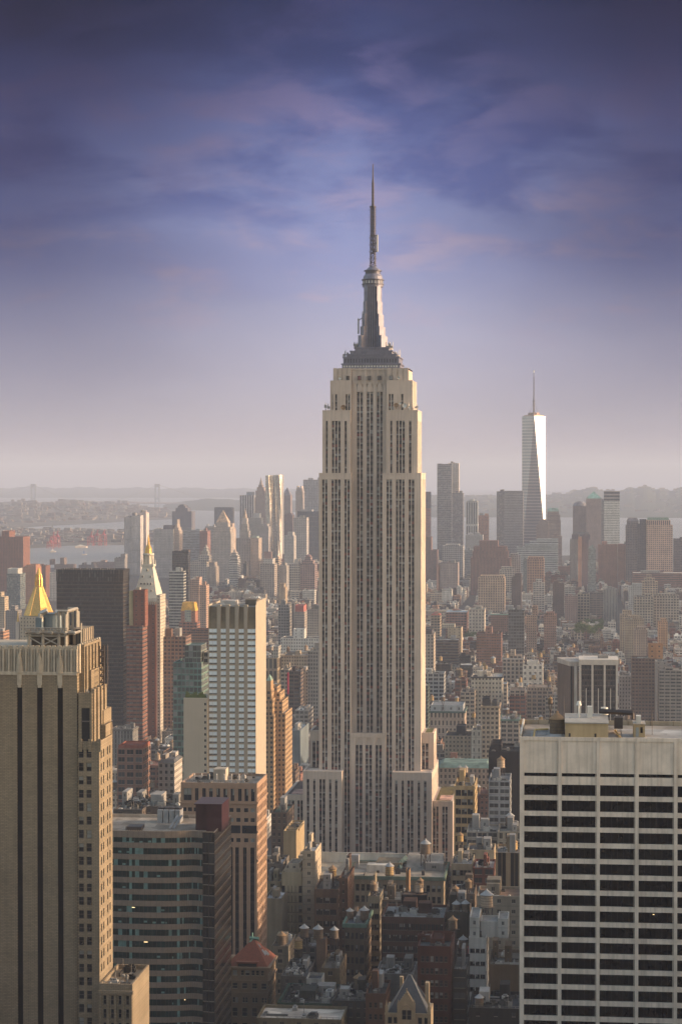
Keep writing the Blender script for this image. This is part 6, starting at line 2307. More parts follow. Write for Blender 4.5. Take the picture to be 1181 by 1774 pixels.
B('domed_office_tower', 'brown office tower with round dome in the far skyline', 992, 1016, 877, 6150, 50, (.35, .265, .25), 'punch', 'office tower', vis=50, cap=('dome', 868, (.20, .20, .24)))
B('pyramid_office_tower', 'brown office tower with green copper pyramid roof', 1015, 1042, 863.5, 6100, 50, (.37, .275, .255), 'punch', 'office tower', vis=70, cap=('pyr', 851, (.24, .45, .39)))
B('banded_glass_tower', 'tall banded white and grey glass tower right of green pyramid roof', 1046, 1073, 868, 5800, 50, (.74, .72, .66), (9, 4.4, 1, .32, .10), 'skyscraper', vis=100, tiers=[(1046, 1073, 851, .2, (9, 9, 1, .55, .02), (.33, .31, .33))])
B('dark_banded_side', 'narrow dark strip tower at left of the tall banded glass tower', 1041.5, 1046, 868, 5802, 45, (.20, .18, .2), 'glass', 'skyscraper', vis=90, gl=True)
B('grey_office_slab', 'grey slab with dark capped top in front of domed tower', 987, 1000, 934, 4650, 40, (.36, .32, .31), 'pin', 'office tower', vis=60, tiers=[(990, 1022, 926, 8, 'blank', (.13, .12, .14)), (992, 1020, 922, 10, 'blank', (.2, .2, .22))])
B('orange_brick_strip', 'tall thin orange brick tower between grey slab and dark block', 1001, 1007.5, 930, 4500, 30, (.52, .28, .19), 'blank', 'apartment tower', vis=70)
B('dark_apartment_tower', 'dark apartment tower right of the thin orange brick tower', 1008, 1019, 928, 4520, 36, (.15, .14, .17), 'small', 'apartment tower', vis=70)
B('green_glass_needle', 'slim pale green glass tower before the brown housing slabs', 1018.5, 1032, 950, 4050, 26, (.30, .38, .36), (2.4, 3.4, .9, .8, .5), 'apartment tower', vis=80, gl=True)
B('brown_housing_slab', 'left one of the brown red housing slabs, lower right skyline', 1036, 1069, 944, 4800, 40, (.40, .20, .15), (2.6, 3.0, .3, .5, .05), 'housing block', vis=60)
B('brown_housing_slab', 'right one of the brown red housing slabs with dark recess', 1070, 1101, 943, 4790, 40, (.42, .21, .155), (2.6, 3.0, .3, .5, .05), 'housing block', vis=60)
B('chamfered_office_tower', 'dark chamfer topped office tower left of the pink gridded tower', 1084, 1107, 910, 4750, 50, (.29, .23, .23), 'grid', 'office tower', vis=80, tiers=[(1086, 1106, 903, 4)], cap=('mansard', 897, (.17, .16, .18), .3))
B('pink_gridded_tower', 'pink gridded office tower with green roof and arcaded top', 1120, 1165, 910, 4700, 60, (.64, .44, .35), (4.2, 4.2, .5, .55, .03), 'office tower', vis=100, tiers=[(1120, 1161, 901, 4, (4.2, 9, .55, .8, .03)), (1122, 1158, 897, 7, 'blank', (.25, .36, .31))])  # sunlight on this front is put into its raised pink colour
B('pink_tower_dark_side', 'dark sided block against the left of the pink gridded tower', 1104, 1120, 908, 4720, 50, (.12, .11, .13), 'grid', 'office tower', vis=80, tiers=[(1108, 1119, 900, 5)])  # dark left face of the pink tower, its shade put into the colour
B('brown_long_terminal', 'long low brown red warehouse along the right skyline', 1096, 1230, 993, 4450, 60, (.27, .14, .11), 'band', 'warehouse', vis=15)
B('dark_riverside_block', 'dark banded block at the right edge of the skyline', 1167, 1210, 934, 4900, 50, (.14, .13, .15), 'band', 'office tower', vis=40)

# the middle distance right of the deco skyscraper
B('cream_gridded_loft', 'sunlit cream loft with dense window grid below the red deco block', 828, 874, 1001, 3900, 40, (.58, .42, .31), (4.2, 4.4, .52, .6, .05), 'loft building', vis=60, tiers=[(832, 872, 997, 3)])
B('cream_stepped_loft', 'pale cream stepped loft behind the sunlit cream loft', 865, 891, 988, 4100, 36, (.58, .48, .40), 'loft', 'loft building', vis=40, tiers=[(868, 886, 982, 3)])
B('dark_brown_tower', 'dark brown narrow apartment tower right of the cream lofts', 886, 903, 1000, 3750, 30, (.14, .105, .10), 'small', 'apartment tower', vis=60, tiers=[(891, 903, 994, 3)])
B('white_stair_block', 'white gabled block by the orange gridded tower foot', 923, 943, 1010, 3650, 30, (.56, .52, .48), 'loft', vis=40, tiers=[(928, 938, 1004, 3)])
B('white_gym_building', 'long pale blue roofed hall with brick side, centre right', 772, 808, 1061, 2650, 50, (.40, .20, .15), 'loft', 'hall', vis=30, cap=('mansard', 1058, (.42, .45, .46), .5))
B('white_classical_block', 'white classical block with regular windows beside the blue roofed hall', 812, 839, 1056, 2600, 40, (.58, .51, .43), (4.4, 5, .4, .5, .03), vis=36, cornice=(.5, .42, .34))
B('red_gabled_house', 'tan house with red gabled roof left of the blue roofed hall', 746, 762, 1066, 2450, 30, 'tan', 'loft', 'house', vis=40, cap=('mansard', 1060, (.30, .10, .08), .8))
B('brown_green_roofed_block', 'brown brick block with green roof edge left of the white glass cube', 850, 880, 1064, 2500, 40, (.25, .15, .12), 'punch', vis=34, cornice=(.28, .42, .36))
B('white_glass_cube', 'white glass fronted gallery building with dark gridded lower part', 880, 908, 1056, 2300, 30, (.17, .17, .17), (3.2, 4, .8, .75, .18), 'building', vis=90, gl=True, roof='white', tiers=[])
B('brick_banded_block', 'brick apartment block with pale bands and small roof tower', 825, 868, 1098, 2000, 34, (.26, .135, .10), (3.0, 3.3, .62, .42, .2), 'apartment block', vis=60, tiers=[(840, 852, 1087, 6, 'few', (.30, .17, .13))])
B('tan_penthouse_block', 'tan block with stepped penthouse lit from the right', 775, 799, 1088, 2100, 34, 'sand', 'few', vis=40, tiers=[(765, 787, 1082, 6, 'punch', (.5, .44, .35))])
B('long_dark_block', 'long dark brown low block with pale roof line', 753, 794, 1109, 1930, 34, (.16, .115, .09), 'band', vis=40)
B('grey_gridded_block', 'grey loft with grid of dark windows right beside the deco skyscraper', 728, 751, 1099, 1700, 36, (.42, .36, .31), (3.6, 4, .45, .5, .05), 'loft building', vis=80, tiers=[(729, 748, 1092, 6, 'blank', (.12, .11, .12))])
B('pale_blue_loft', 'pale grey loft with wide windows beside the deco skyscraper foot', 731, 769, 1167, 1580, 30, (.42, .42, .41), (6, 4.2, .75, .6, .05), 'loft building', vis=40)
B('classical_loft', 'tan loft with tall pilasters left of the white arched block', 870, 906, 1141, 1760, 34, (.40, .33, .27), (4.6, 4.4, .62, .62, .04), 'loft building', vis=50, cornice='pale', tiers=[(884, 892, 1127, 8, 'few'), (875, 903, 1136, 5)])
B('white_arched_block', 'low white block with arched roof windows, right of classical loft', 905, 940, 1152, 1640, 34, (.66, .61, .54), (5, 6, .4, .5, .02), vis=40, tiers=[(912, 932, 1146, 6, 'blank')])
B('white_corniced_loft', 'tall white loft with dark cornice and many small windows', 816, 869, 1173, 1600, 40, (.60, .53, .44), (3.1, 4.2, .48, .48, .02), 'loft building', vis=80, cornice=(.08, .08, .08))
B('arched_top_loft', 'tan loft with arched top storey left of the white corniced loft', 797, 822, 1199, 1555, 34, (.44, .36, .29), 'loft', 'loft building', vis=60)
B('red_brick_warehouse', 'red brick warehouse with green glass floors in mid right rows', 882, 910, 1206, 1510, 34, (.24, .105, .08), 'wide', 'loft building', vis=50, tiers=[(883, 909, 1196, 2, 'loft', (.42, .33, .26))])
B('tan_terraced_loft', 'wide tan loft with blank penthouse right of the red brick warehouse', 912, 957, 1197, 1500, 36, (.42, .33, .26), 'loft', 'loft building', vis=50, tiers=[(914, 955, 1191, 3, 'punch')])
B('arcaded_loft', 'ornate tan loft with arcade under green cornice and grey mansard', 744, 804, 1233, 1400, 40, (.43, .34, .28), (3.3, 6.5, .42, .62, .03), 'loft building', vis=60, cornice=(.10, .15, .14), tiers=[(746, 802, 1222, 4, 'few', (.36, .38, .40))])
B('narrow_ornate_tower', 'narrow ornate tan office block with tank frame on roof', 834, 864, 1224, 1450, 30, (.43, .35, .27), (3.2, 3.9, .58, .56, .04), 'office block', vis=110, cornice='tan', tiers=[(835, 848, 1210, 6, 'blank', (.05, .05, .055)), (852, 861, 1214, 8, 'blank', (.09, .09, .09))])
B('green_corniced_block', 'stone block with green cornice right of the narrow ornate block', 867, 899, 1247, 1400, 34, (.37, .32, .27), 'loft', vis=50, cornice=(.16, .24, .2))
B('pale_side_loft', 'pale loft partly behind the right slab roof, left of dark pillar tower', 944, 968, 1208, 1480, 30, (.45, .40, .35), 'loft', 'loft building', vis=40)
B('cream_corner_block', 'cream block with dark flat roof and bright white right end', 770, 816, 1275, 1300, 36, (.40, .33, .25), 'punch', vis=50, roof='black', tiers=[(790, 806, 1258, 10, 'blank', (.05, .05, .055))])
B('white_end_block', 'bright white end block with three windows beside the cream block', 816.5, 842, 1265, 1295, 30, (.70, .65, .57), (4.6, 6.5, .25, .42, .02), vis=60, par=1.6)
B('green_mansard_block', 'long block with green copper mansard and white corner turret', 753, 856, 1331, 1265, 34, (.38, .29, .23), (3.1, 4.2, .45, .55, .04), vis=50, cap=('mansard', 1318, (.165, .235, .205), .28))
B('netted_dark_block', 'black netted building right of the narrow ornate block', 846, 902, 1302, 1235, 36, (.028, .026, .03), 'blank', vis=40, roof='black', tiers=[(850, 868, 1290, 6, 'blank', (.035, .033, .037))])
B('yellow_gridded_loft', 'yellowish loft with big square windows beside deco annex', 786, 822, 1362, 1190, 34, (.46, .345, .20), (4.6, 4.2, .62, .58, .04), 'loft building', vis=90, roof=(.36, .25, .13), geo=(3, 5.0, 2.9, 3.2, .8, 1.2, '2'), rows=8)
B('blue_grey_block', 'blue grey flat block behind rooftops left of the travertine slab', 846, 883, 1353, 1150, 30, (.29, .30, .32), 'wide', vis=40)
B('slim_green_glass_strip', 'slim green glass tower peeking out beside the deco skyscraper shaft', 726, 741, 1188, 1520, 26, (.10, .15, .13), (2, 3.5, .9, .7, .2), 'apartment tower', vis=80, gl=True)

# behind the right slab
B('pillared_dark_tower', 'dark office tower with white vertical pillars above the travertine slab roof', 1003, 1070, 1152, 1500, 30, (.085, .075, .07), (1.7, 3.6, .7, .62, .10), 'office tower', keep=True, vis=110, roof=(.4, .34, .3), par=1.6)
pt = HAND[-1]
ptr = [o for o in COL.objects if o.name.startswith('pillared_dark_tower')][0]
mb = MB()
hwid = (pt[1] - pt[0]) / 2
Hh = pt[4]
for k in range(4):
    x = -hwid + k * (2 * hwid - 1.4) / 3
    mb.box(x, x + 1.4, -16.2, -14.9, 0, Hh, None, mi=0)
for k in range(3):
    x = -hwid + (k + .5) * (2 * hwid - 1.4) / 3
    mb.box(x + .3, x + .9, -15.7, -14.9, 0, Hh - 16, None, mi=0)
mb.box(-hwid - .3, hwid + .3, -16.4, 15, Hh, Hh + 3.6, None, mi=0)
mb.build('white_pillar', [mat('white_stone_pillar', (.60, .55, .49), .7, 0, .1, .3)], ptr)
r3 = thing('angled_dark_wing', 'plain brown angled wing on the left of the white pillared tower', 'office tower', (at(985, 1160, 1505).x, 1505, 0))
mb = MB()
xa, xb, xc = at(965, 1150, 1530).x - r3.location.x, at(1000, 1150, 1503).x - r3.location.x, at(1003, 1150, 1503).x - r3.location.x
zt_ = at(980, 1146, 1505).z
mb.prism([(xa, 34), (xa + .5, 28), (xb - 5, 0), (xb, -1.5), (xc - .4, -1.5), (xc - .4, 34)], 0, zt_ - 3.2, None, (.17, .125, .105))
mb.prism([(xa - .3, 34.3), (xa + .2, 27.7), (xb - 5.2, -.3), (xb, -1.9), (xc - .35, -1.9), (xc - .35, 34.3)], zt_ - 3.2, zt_, None, (.48, .42, .37))
mb.prism([(xb - 4.6, -.6), (xb - 3.6, -1.2), (xb - 3.6, 3), (xb - 4.6, 3)], 0, zt_ - 3.2, None, (.02, .02, .022))
mb.prism([(xb - 2.2, -1.7), (xb - .2, -2.0), (xb - .2, 3), (xb - 2.2, 3)], 0, zt_ - 3.2, None, (.55, .50, .45))
mb.build('wall', FAC, r3)
reg(r3.location.x + xa, r3.location.x + xc, 1500, 1540, zt_, 965, 1003, 1140, 110, 'the angled dark wing')
B('grey_hotel_block', 'grey corniced block squeezed right of the white pillared tower', 1072, 1092, 1171, 1560, 26, (.35, .31, .29), (3, 3.6, .4, .5, .06), vis=70, cornice='pale')
B('brown_apartment_tower', 'brown brick apartment tower at right with orange lit roof drum', 1094, 1134, 1141, 1480, 30, (.185, .12, .095), (3.2, 3.3, .6, .5, .06), 'apartment tower', vis=110, tiers=[(1123, 1148, 1116, 10, 'few', (.45, .24, .13))])
B('grey_slab_block', 'plain grey slab right of the brown apartment tower', 1135, 1156, 1146, 1470, 26, (.31, .28, .26), 'few', 'apartment tower', vis=70)
B('balconied_apartment_tower', 'balconied grey apartment tower at the right edge', 1141, 1200, 1162, 1450, 30, (.30, .27, .24), (5.2, 3.3, .8, .46, .12), 'apartment tower', vis=90, tiers=[(1152, 1166, 1157, 5)])
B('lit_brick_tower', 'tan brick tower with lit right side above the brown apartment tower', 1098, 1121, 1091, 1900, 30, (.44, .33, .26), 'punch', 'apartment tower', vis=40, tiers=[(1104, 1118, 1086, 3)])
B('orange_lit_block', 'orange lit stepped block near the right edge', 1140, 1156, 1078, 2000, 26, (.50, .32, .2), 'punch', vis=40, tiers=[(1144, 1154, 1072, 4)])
B('tan_twin_block', 'left one of two tan stepped apartment blocks, right middle distance', 1074, 1092, 1066, 2350, 34, (.48, .37, .27), 'punch', 'apartment block', vis=50, tiers=[(1078, 1094, 1058, 8)])
B('tan_twin_block', 'right one of two tan stepped apartment blocks, right middle distance', 1082, 1115, 1073, 2250, 34, (.46, .36, .26), 'punch', 'apartment block', vis=50, tiers=[(1088, 1110, 1067, 4)])
B('gridded_industrial_loft', 'broad grey loft with pale frames near the right edge', 1132, 1176, 1032, 2800, 40, (.40, .36, .31), (4.4, 4.4, .62, .58, .05), 'loft building', vis=40, tiers=[(1140, 1170, 1029, 4)])
B('gridded_industrial_loft', 'broad tan loft with pale frames left of the grey one', 1098, 1131, 1034, 2820, 40, (.44, .38, .31), (4.4, 4.4, .62, .58, .05), 'loft building', vis=40, tiers=[(1117, 1127, 1029, 4)])
B('white_stepped_block', 'white and grey stepped block left of the broad tan loft', 1089, 1111, 1016, 3050, 34, (.48, .47, .45), 'punch', vis=40, tiers=[(1095, 1111, 1011, 4)])
B('sunlit_terraced_block', 'cream terraced block with lit penthouses under the pink gridded tower', 1112, 1139, 1008, 3200, 36, (.52, .40, .30), 'loft', vis=40, tiers=[(1116, 1134, 1002, 4), (1120, 1128, 996, 7)])
B('grey_twin_slab', 'grey slab apartment house in two halves, right middle distance', 1045, 1069, 1021, 2950, 34, (.37, .35, .33), 'pin', 'apartment block', vis=50)
B('white_office_cube', 'white topped office cube with dark side, right middle distance', 978, 996, 1017, 3000, 34, (.50, .48, .46), 'wide', vis=40)
B('framed_loft', 'loft with bright square frames right of the white topped cube', 1000, 1021, 1029, 2900, 34, (.45, .38, .30), (5, 4.6, .65, .6, .05), 'loft building', vis=40)
B('dark_loft_block', 'dark low loft between framed loft and grey twin slab', 1021, 1045, 1027, 2850, 34, (.19, .16, .15), 'wide', 'loft building', vis=36)
B('mauve_brick_block', 'mauve brick block left of the framed loft', 978, 1000, 1032, 2800, 34, (.34, .24, .22), 'punch', vis=40)
B('brown_tall_block', 'tall brown block left of the white topped cube', 957, 977, 1010, 3050, 34, (.17, .125, .115), 'small', 'apartment tower', vis=60, tiers=[(959, 967, 1006, 4)])
B('brick_tower_pair', 'left one of two reddish stepped brick towers, mid right', 911, 929, 1066, 2500, 30, (.42, .28, .21), 'punch', 'apartment tower', vis=50, tiers=[(922, 931, 1050, 6)])
B('brick_tower_pair', 'right one of two reddish stepped brick towers, mid right', 942, 963, 1066, 2450, 30, (.36, .21, .16), 'punch', 'apartment tower', vis=50, tiers=[(946, 960, 1061, 3)])

# left of the deco skyscraper
B('stepped_brick_tower', 'tan stepped brick tower with little green pyramid beside the cream hotel', 458, 474, 1240, 1330, 24, (.38, .25, .145), (3.2, 3.6, .5, .5, .12), 'office tower', vis=160, tiers=[(459, 472, 1212, 2), (460.5, 470, 1196, 4), (461, 469, 1180, 5, 'blank')], cap=('pyr', 1168, (.22, .32, .27)))
B('stepped_brick_tower', 'tan stepped brick tower, lit terraces climbing left, beside the avenue', 474, 494, 1236, 1345, 40, (.42, .285, .17), (3.0, 3.6, .5, .5, .12), 'office tower', vis=160, tiers=[(474, 489, 1215, 3), (470, 485, 1200, 7), (468, 480, 1190, 10)])
B('lower_brick_tower', 'lower tan brick loft in front of the stepped brick towers', 458, 471, 1312, 1240, 40, (.34, .22, .13), (3.0, 3.6, .5, .5, .1), 'office tower', vis=80, tiers=[(458, 467, 1300, 3)])
B('slate_blue_slab', 'slate blue blank slab building beside the avenue', 500, 520, 1266, 1480, 60, (.16, .19, .21), 'blank', 'building', vis=60, roof=(.36, .38, .38))
B('white_perforated_loft', 'long white loft with rows of small square windows', 486, 556, 1106, 1950, 40, (.60, .57, .53), (3.2, 4.2, .45, .45, .02), 'loft building', vis=40, tiers=[(508, 527, 1090, 10, 'few', (.62, .6, .57))])
B('tan_avenue_loft', 'tan loft with dense windows below the long white loft', 487, 535, 1136, 1800, 40, (.42, .345, .26), (2.9, 3.8, .5, .52, .05), 'loft building', vis=60, cornice='tan')
B('grey_classical_loft', 'tall grey classical loft against the left of the deco skyscraper', 533, 560, 1128, 1640, 40, (.33, .31, .29), (2.5, 3.8, .55, .6, .06), 'loft building', vis=120, cornice=(.36, .34, .32))
B('brown_loft', 'brown loft with red vertical sign beside the avenue', 500, 518, 1163, 1660, 36, (.16, .12, .105), 'wide', 'loft building', vis=80)
sg = MB()
p0 = at(500.5, 1165, 1659)
sg.box(p0.x - 1.2, p0.x, 1657.2, 1658.2, at(500, 1203, 1658).z, p0.z, None)
tag(sg.build('wall_banner', mat('pink_banner', (.5, .05, .09), .7)), 'tall pink red banner hanging on the brown loft', 'banner')
B('beige_loft', 'beige loft at left of the brown loft with red banner', 486, 500, 1160, 1690, 36, (.38, .325, .26), 'loft', 'loft building', vis=70)
B('tan_corner_loft', 'tan loft between brown loft and grey classical loft', 517, 534, 1164, 1700, 36, (.36, .28, .22), 'punch', 'loft building', vis=60)
B('grey_gabled_block', 'low grey block with white flat roof by the avenue', 511, 534, 1231, 1560, 40, (.27, .26, .25), 'loft', vis=40, roof='white')
B('pilastered_loft', 'dark loft with tall gold pilasters above the stepped towers', 458, 480, 1140, 1620, 36, (.30, .24, .17), (4.4, 12, .6, .8, .04), 'loft building', vis=60, tiers=[(470, 482, 1120, 6, 'punch', (.42, .40, .37))])
B('grey_office_tower', 'grey office tower with pale edge strip, middle distance left of deco skyscraper', 482, 500, 1048, 2500, 34, (.27, .26, .25), (3.4, 4, .6, .6, .1), 'office tower', vis=70)
B('black_slab', 'thin black slab between the grey office tower and red topped block', 501, 509, 1046, 2520, 30, (.075, .08, .09), 'blank', 'office tower', vis=60)
B('red_topped_block', 'grey gridded block with red netted top floors', 510, 527, 1060, 2480, 34, (.34, .30, .28), 'punch', 'office tower', vis=60, tiers=[(511, 526, 1049, 1, 'blank', (.42, .15, .13))])
B('dotted_grey_block', 'grey block with regular small windows against the deco skyscraper', 532, 560, 1056, 2400, 36, (.38, .33, .29), 'punch', vis=80)
B('tan_stepped_block', 'sunlit tan stepped block above the white loft', 482, 494, 1018, 3000, 30, (.55, .42, .30), 'pin', vis=40, tiers=[(484, 492, 1011, 3)])

# the roofs at the foot of the deco skyscraper
B('green_windowed_tower', 'cream block with columns of green windows and stepped roof terraces', 488, 523, 1512, 1010, 26, (.50, .40, .27), (4, 4, .5, .6, .1), 'office block', vis=120, par=1.4, roof=(.36, .3, .25),
  geo=(5, 4.55, 3.0, 3.3, .6, 5.5, '2'), rows=9, tiers=[(493, 521, 1505, 4, 'blank', (.52, .43, .33)), (500, 519, 1496, 7, 'few', (.54, .45, .36))])
B('cream_lift_tower', 'plain cream lift tower rising at the right of the green windowed block', 524, 546, 1475, 1008, 24, (.56, .46, .35), 'few', 'office block', vis=100, par=.8)
B('plain_tan_tower', 'plain tan windowless tower block with louvred top by the avenue', 491, 513, 1440, 1090, 34, (.45, .345, .22), 'blank', 'building', vis=60, tiers=[(493, 519, 1436, 8, 'blank')])
B('small_avenue_block', 'dark small block with green roof beside the left annex', 470, 497, 1408, 1190, 30, (.13, .10, .085), 'punch', vis=30, roof=(.12, .2, .17))
B('low_white_roof', 'low block with bright white roof beside the granite tower', 458, 488, 1557, 990, 22, (.36, .30, .22), 'blank', vis=24, roof=(.62, .62, .64))
B('low_tan_roof', 'low tan block behind the bright white roof', 458, 486, 1527, 1015, 24, (.36, .29, .19), 'few', vis=24, roof=(.35, .34, .32))
B('low_grey_roof', 'low block with grey roof and vents under the plain tan tower', 459, 489, 1497, 1060, 26, (.2, .18, .16), 'few', vis=24, roof=(.34, .35, .37), clut=6)
B('brown_brick_loft', 'brown brick loft with wide factory windows under the white parapet roof', 544, 586, 1541, 985, 26, (.185, .125, .09), 'loft', 'loft building', vis=90, roof=(.12, .11, .1), geo=(3, 5.3, 2.9, 2.7, .8, 2.4, '3'), rows=6)
B('brown_side_loft', 'dark brown side block between brown brick loft and the white roofed block', 587, 602, 1522, 990, 30, (.15, .09, .065), 'few', 'loft building', vis=60, roof='brown')
B('white_roofed_block', 'broad beige block with white walled roof terrace before the deco skyscraper', 602, 768, 1520, 1020, 40, (.40, .33, .24), (3.6, 4.4, .42, .52, .03), 'office block', vis=70, roof=(.36, .31, .25), cornice=(.16, .21, .16),
  geo=(17, 5.3, 1.7, 3.1, .8, 2.4, 'sash'), rows=6, par=.9)
wr = [o for o in COL.objects if o.name.startswith('white_roofed_block')][0]
hd = HAND[-1]
mb = MB()
Hh = hd[4]
a_, b_ = at(556, 1478, 1062), at(704, 1478, 1062)
ox_ = wr.location.x
zt_ = (at(600, 1478, 1062)).z
mb.box(a_.x - ox_, b_.x - ox_, 21, 21.6, Hh - .95, zt_, None, (.62, .58, .51))
mb.box(a_.x - ox_ - .2, b_.x - ox_ + .2, 20.9, 21.8, zt_, zt_ + .35, None, (.55, .50, .44))
mb.face([(a_.x - ox_, 21, Hh), (a_.x - ox_ + .1, 21, zt_), (a_.x - ox_ - 1, -12, Hh + .2), (a_.x - ox_ - 1, -12, Hh)], 0, None, (.62, .58, .51))
mb.box(a_.x - ox_ - .8, at(602, 1520, 1021).x - ox_, -14, 21, Hh - 6, Hh - .93, None, (.36, .32, .26))
c_, d_ = at(705, 1482, 1050), at(767, 1482, 1050)
mb.face([(c_.x - ox_, 2, Hh - .9), (d_.x - ox_, 2, Hh - .9), (d_.x - ox_, 12, at(735, 1483, 1050).z), (c_.x - ox_, 12, at(735, 1483, 1050).z)], 0, None, (.30, .28, .25))
mb.box(c_.x - ox_, d_.x - ox_, 12.02, 20, Hh - .9, at(735, 1482.5, 1052).z, None, (.30, .27, .24))
mb.box(at(635, 1505, 1035).x - ox_, at(671, 1505, 1035).x - ox_, -4, 3, Hh - .9, at(650, 1500, 1035).z, None, (.60, .56, .50))
mb.build('roof_wall', FAC, wr)
mb = MB()
for k in range(6):
    mb.bar((at(601 + k * 4, 1500, 1045).x - ox_, 6, Hh - .9), (at(601 + k * 4, 1500, 1045).x - ox_, 6, Hh + 5), .22)
mb.box(at(600, 1500, 1045).x - ox_, at(621, 1500, 1045).x - ox_, 5, 10, Hh + 2.4, Hh + 5.4, None)
mb.build('roof_plant', M_METAL, wr)
mb = MB()
mb.bar((at(694, 1500, 1040).x - ox_, 0, Hh - .9), (at(690, 1500, 1040).x - ox_, 4, Hh + 2), 1.0)
mb.bar((at(690, 1500, 1040).x - ox_, 4, Hh + 2), (at(700, 1500, 1040).x - ox_, 9, Hh + 4), 1.0)
mb.build('green_duct', mat('dark_green_duct', (.06, .10, .09), .5), wr)
B('grey_lowrise', 'grey brown loft with wide windows under the wood water tank', 656, 702, 1560, 960, 26, (.20, .165, .13), 'loft', 'loft building', vis=40, roof=(.2, .19, .17))
B('tan_narrow_loft', 'narrow tan loft at left of the grey brown loft', 637, 658, 1553, 950, 24, (.31, .26, .19), 'loft', 'loft building', vis=60, geo=(2, 4.6, 2.2, 2.4, .6, 2.0, '2'), rows=6)
B('billboard_box', 'black blank billboard box on a roof at lower centre', 695, 740, 1551, 935, 7, (.02, .02, .023), 'blank', 'billboard', vis=34, z0=44, roof='brown', clut=0, bulk=0, par=.3)
B('orange_chimney_block', 'thin sunlit orange brick chimney wall behind the black billboard', 703, 708.5, 1509, 985, 8, (.42, .25, .13), 'blank', 'chimney', vis=40, clut=0, bulk=0, par=.2)
B('long_brick_loft', 'long dark brick loft with many windows behind the red brick block', 660, 770, 1590, 905, 28, (.12, .07, .055), 'loft', 'loft building', vis=60, roof=(.26, .27, .27), geo=(15, 4.7, 2.0, 2.8, .8, 1.6, '2'), rows=5, clut=9)
B('red_brick_block', 'red brick block with stepped white edged parapet at lower centre', 723, 781, 1640, 795, 26, (.10, .044, .034), 'punch', 'office block', vis=130, roof=(.09, .1, .1), geo=(6, 4.4, 1.25, 2.2, 1.0, 2.4, 'sash'), rows=8,
  tiers=[(723, 745, 1621, 12, 'few', (.095, .042, .033)), (745, 768, 1627, 6, 'few', (.10, .044, .034)), (766, 782, 1616, 14, 'blank', (.09, .04, .03))])
B('dark_fire_escape_block', 'nearly black narrow block with fire stairs right of the red brick block', 784, 808, 1680, 800, 26, (.075, .065, .055), 'wide', 'office block', vis=90, roof=(.2, .19, .18))
B('white_stepped_flats', 'white stepped block with column of windows left of travertine slab', 812, 842, 1625, 850, 24, (.60, .57, .53), (4.6, 4.2, .55, .42, .05), 'apartment block', vis=120, geo=(3, 5.0, 2.2, 1.7, .6, 2.5, '2'), rows=7, roof=(.3, .3, .29), tiers=[(813, 830, 1590, 2, 'few'), (832, 880, 1597, 6, 'blank'), (862, 880, 1592, 5, 'few')])
B('beige_blank_block', 'blank beige walled block with wood tank frame beside the slab', 826, 902, 1553, 900, 22, (.37, .32, .255), 'few', 'office block', vis=60, roof='brown')
B('tan_pier_block', 'tan block with dark glass strips between piers beside the slab', 858, 902, 1478, 1000, 24, (.36, .27, .175), (5.2, 30, .62, .96, .02), 'office block', vis=90, roof=(.3, .27, .24))
B('low_cream_penthouse', 'low cream rooftop block with three small windows, right of annex', 809, 856, 1473, 1085, 20, (.52, .41, .28), (5.5, 6, .18, .42, .02), 'building', vis=36, roof=(.13, .12, .12))
B('tan_window_loft', 'tan loft with square windows left of small red brick block', 781, 818, 1497, 1040, 26, (.40, .33, .24), 'loft', 'loft building', vis=60, roof=(.45, .45, .46), geo=(5, 4.9, 1.7, 2.6, .6, 1.8, 'sash'), rows=5, clut=6)
B('small_red_brick_block', 'small red brick block with white roof right of tan window loft', 819, 856, 1504, 1035, 24, (.21, .09, .07), 'loft', 'loft building', vis=50, roof=(.46, .44, .42), clut=6)
B('grey_arched_block', 'grey block with arched top windows behind cream penthouse', 862, 905, 1441, 1120, 26, (.30, .27, .22), (3, 4.6, .5, .62, .03), vis=40, roof=(.25, .23, .2))
B('grey_glazed_loft', 'grey loft with long glazed windows left of the arched block', 808, 862, 1441, 1125, 24, (.30, .28, .25), 'wide', vis=36, roof=(.28, .27, .25))
B('brown_vent_stack', 'tall square brown brick shaft on roofs at lower centre', 548, 564, 1628, 860, 5, (.24, .16, .115), 'blank', 'shaft', vis=40, clut=0, bulk=0, par=.3)
B('tan_brick_house', 'dark tan brick block below the brown brick shaft', 556, 588, 1678, 845, 26, (.22, .165, .105), 'few', vis=60, roof=(.12, .11, .1))
B('narrow_brick_wall_block', 'narrow tall block with bright brick side wall, lower centre', 596, 632, 1602, 920, 30, (.19, .14, .105), 'loft', 'loft building', vis=100, roof=(.09, .1, .12), cornice=(.13, .2, .16), geo=(4, 5.2, 2.4, 2.8, .8, 2.2, '3'), rows=5)
B('white_hut_block', 'white plastered roof hut with dark sloping side, lower centre', 530, 557, 1696, 830, 10, (.52, .50, .46), 'blank', 'building', vis=30, roof=(.08, .08, .09), clut=0, bulk=0)
B('plant_deck_building', 'dark flat building crowded with cooling units behind brick clubhouse', 486, 531, 1692, 835, 30, (.14, .125, .11), 'few', vis=20, roof=(.13, .13, .13), clut=22)
B('dark_deck_building', 'dark roofed building with green edge and white ducts at the bottom', 484, 578, 1740, 800, 30, (.06, .065, .06), 'few', vis=20, roof=(.07, .07, .072), clut=26, cornice=(.03, .06, .045))
B('white_flat_roof', 'low building with pale flat roof at the bottom edge left of centre', 444, 592, 1766, 770, 20, (.22, .18, .12), 'few', vis=12, roof=(.52, .46, .40), clut=4, bulk=0)
B('dark_corner_house', 'dark small house with sloping wall left of the gothic gable', 575, 640, 1735, 790, 26, (.085, .075, .065), 'punch', vis=16, roof=(.06, .06, .065), clut=14)
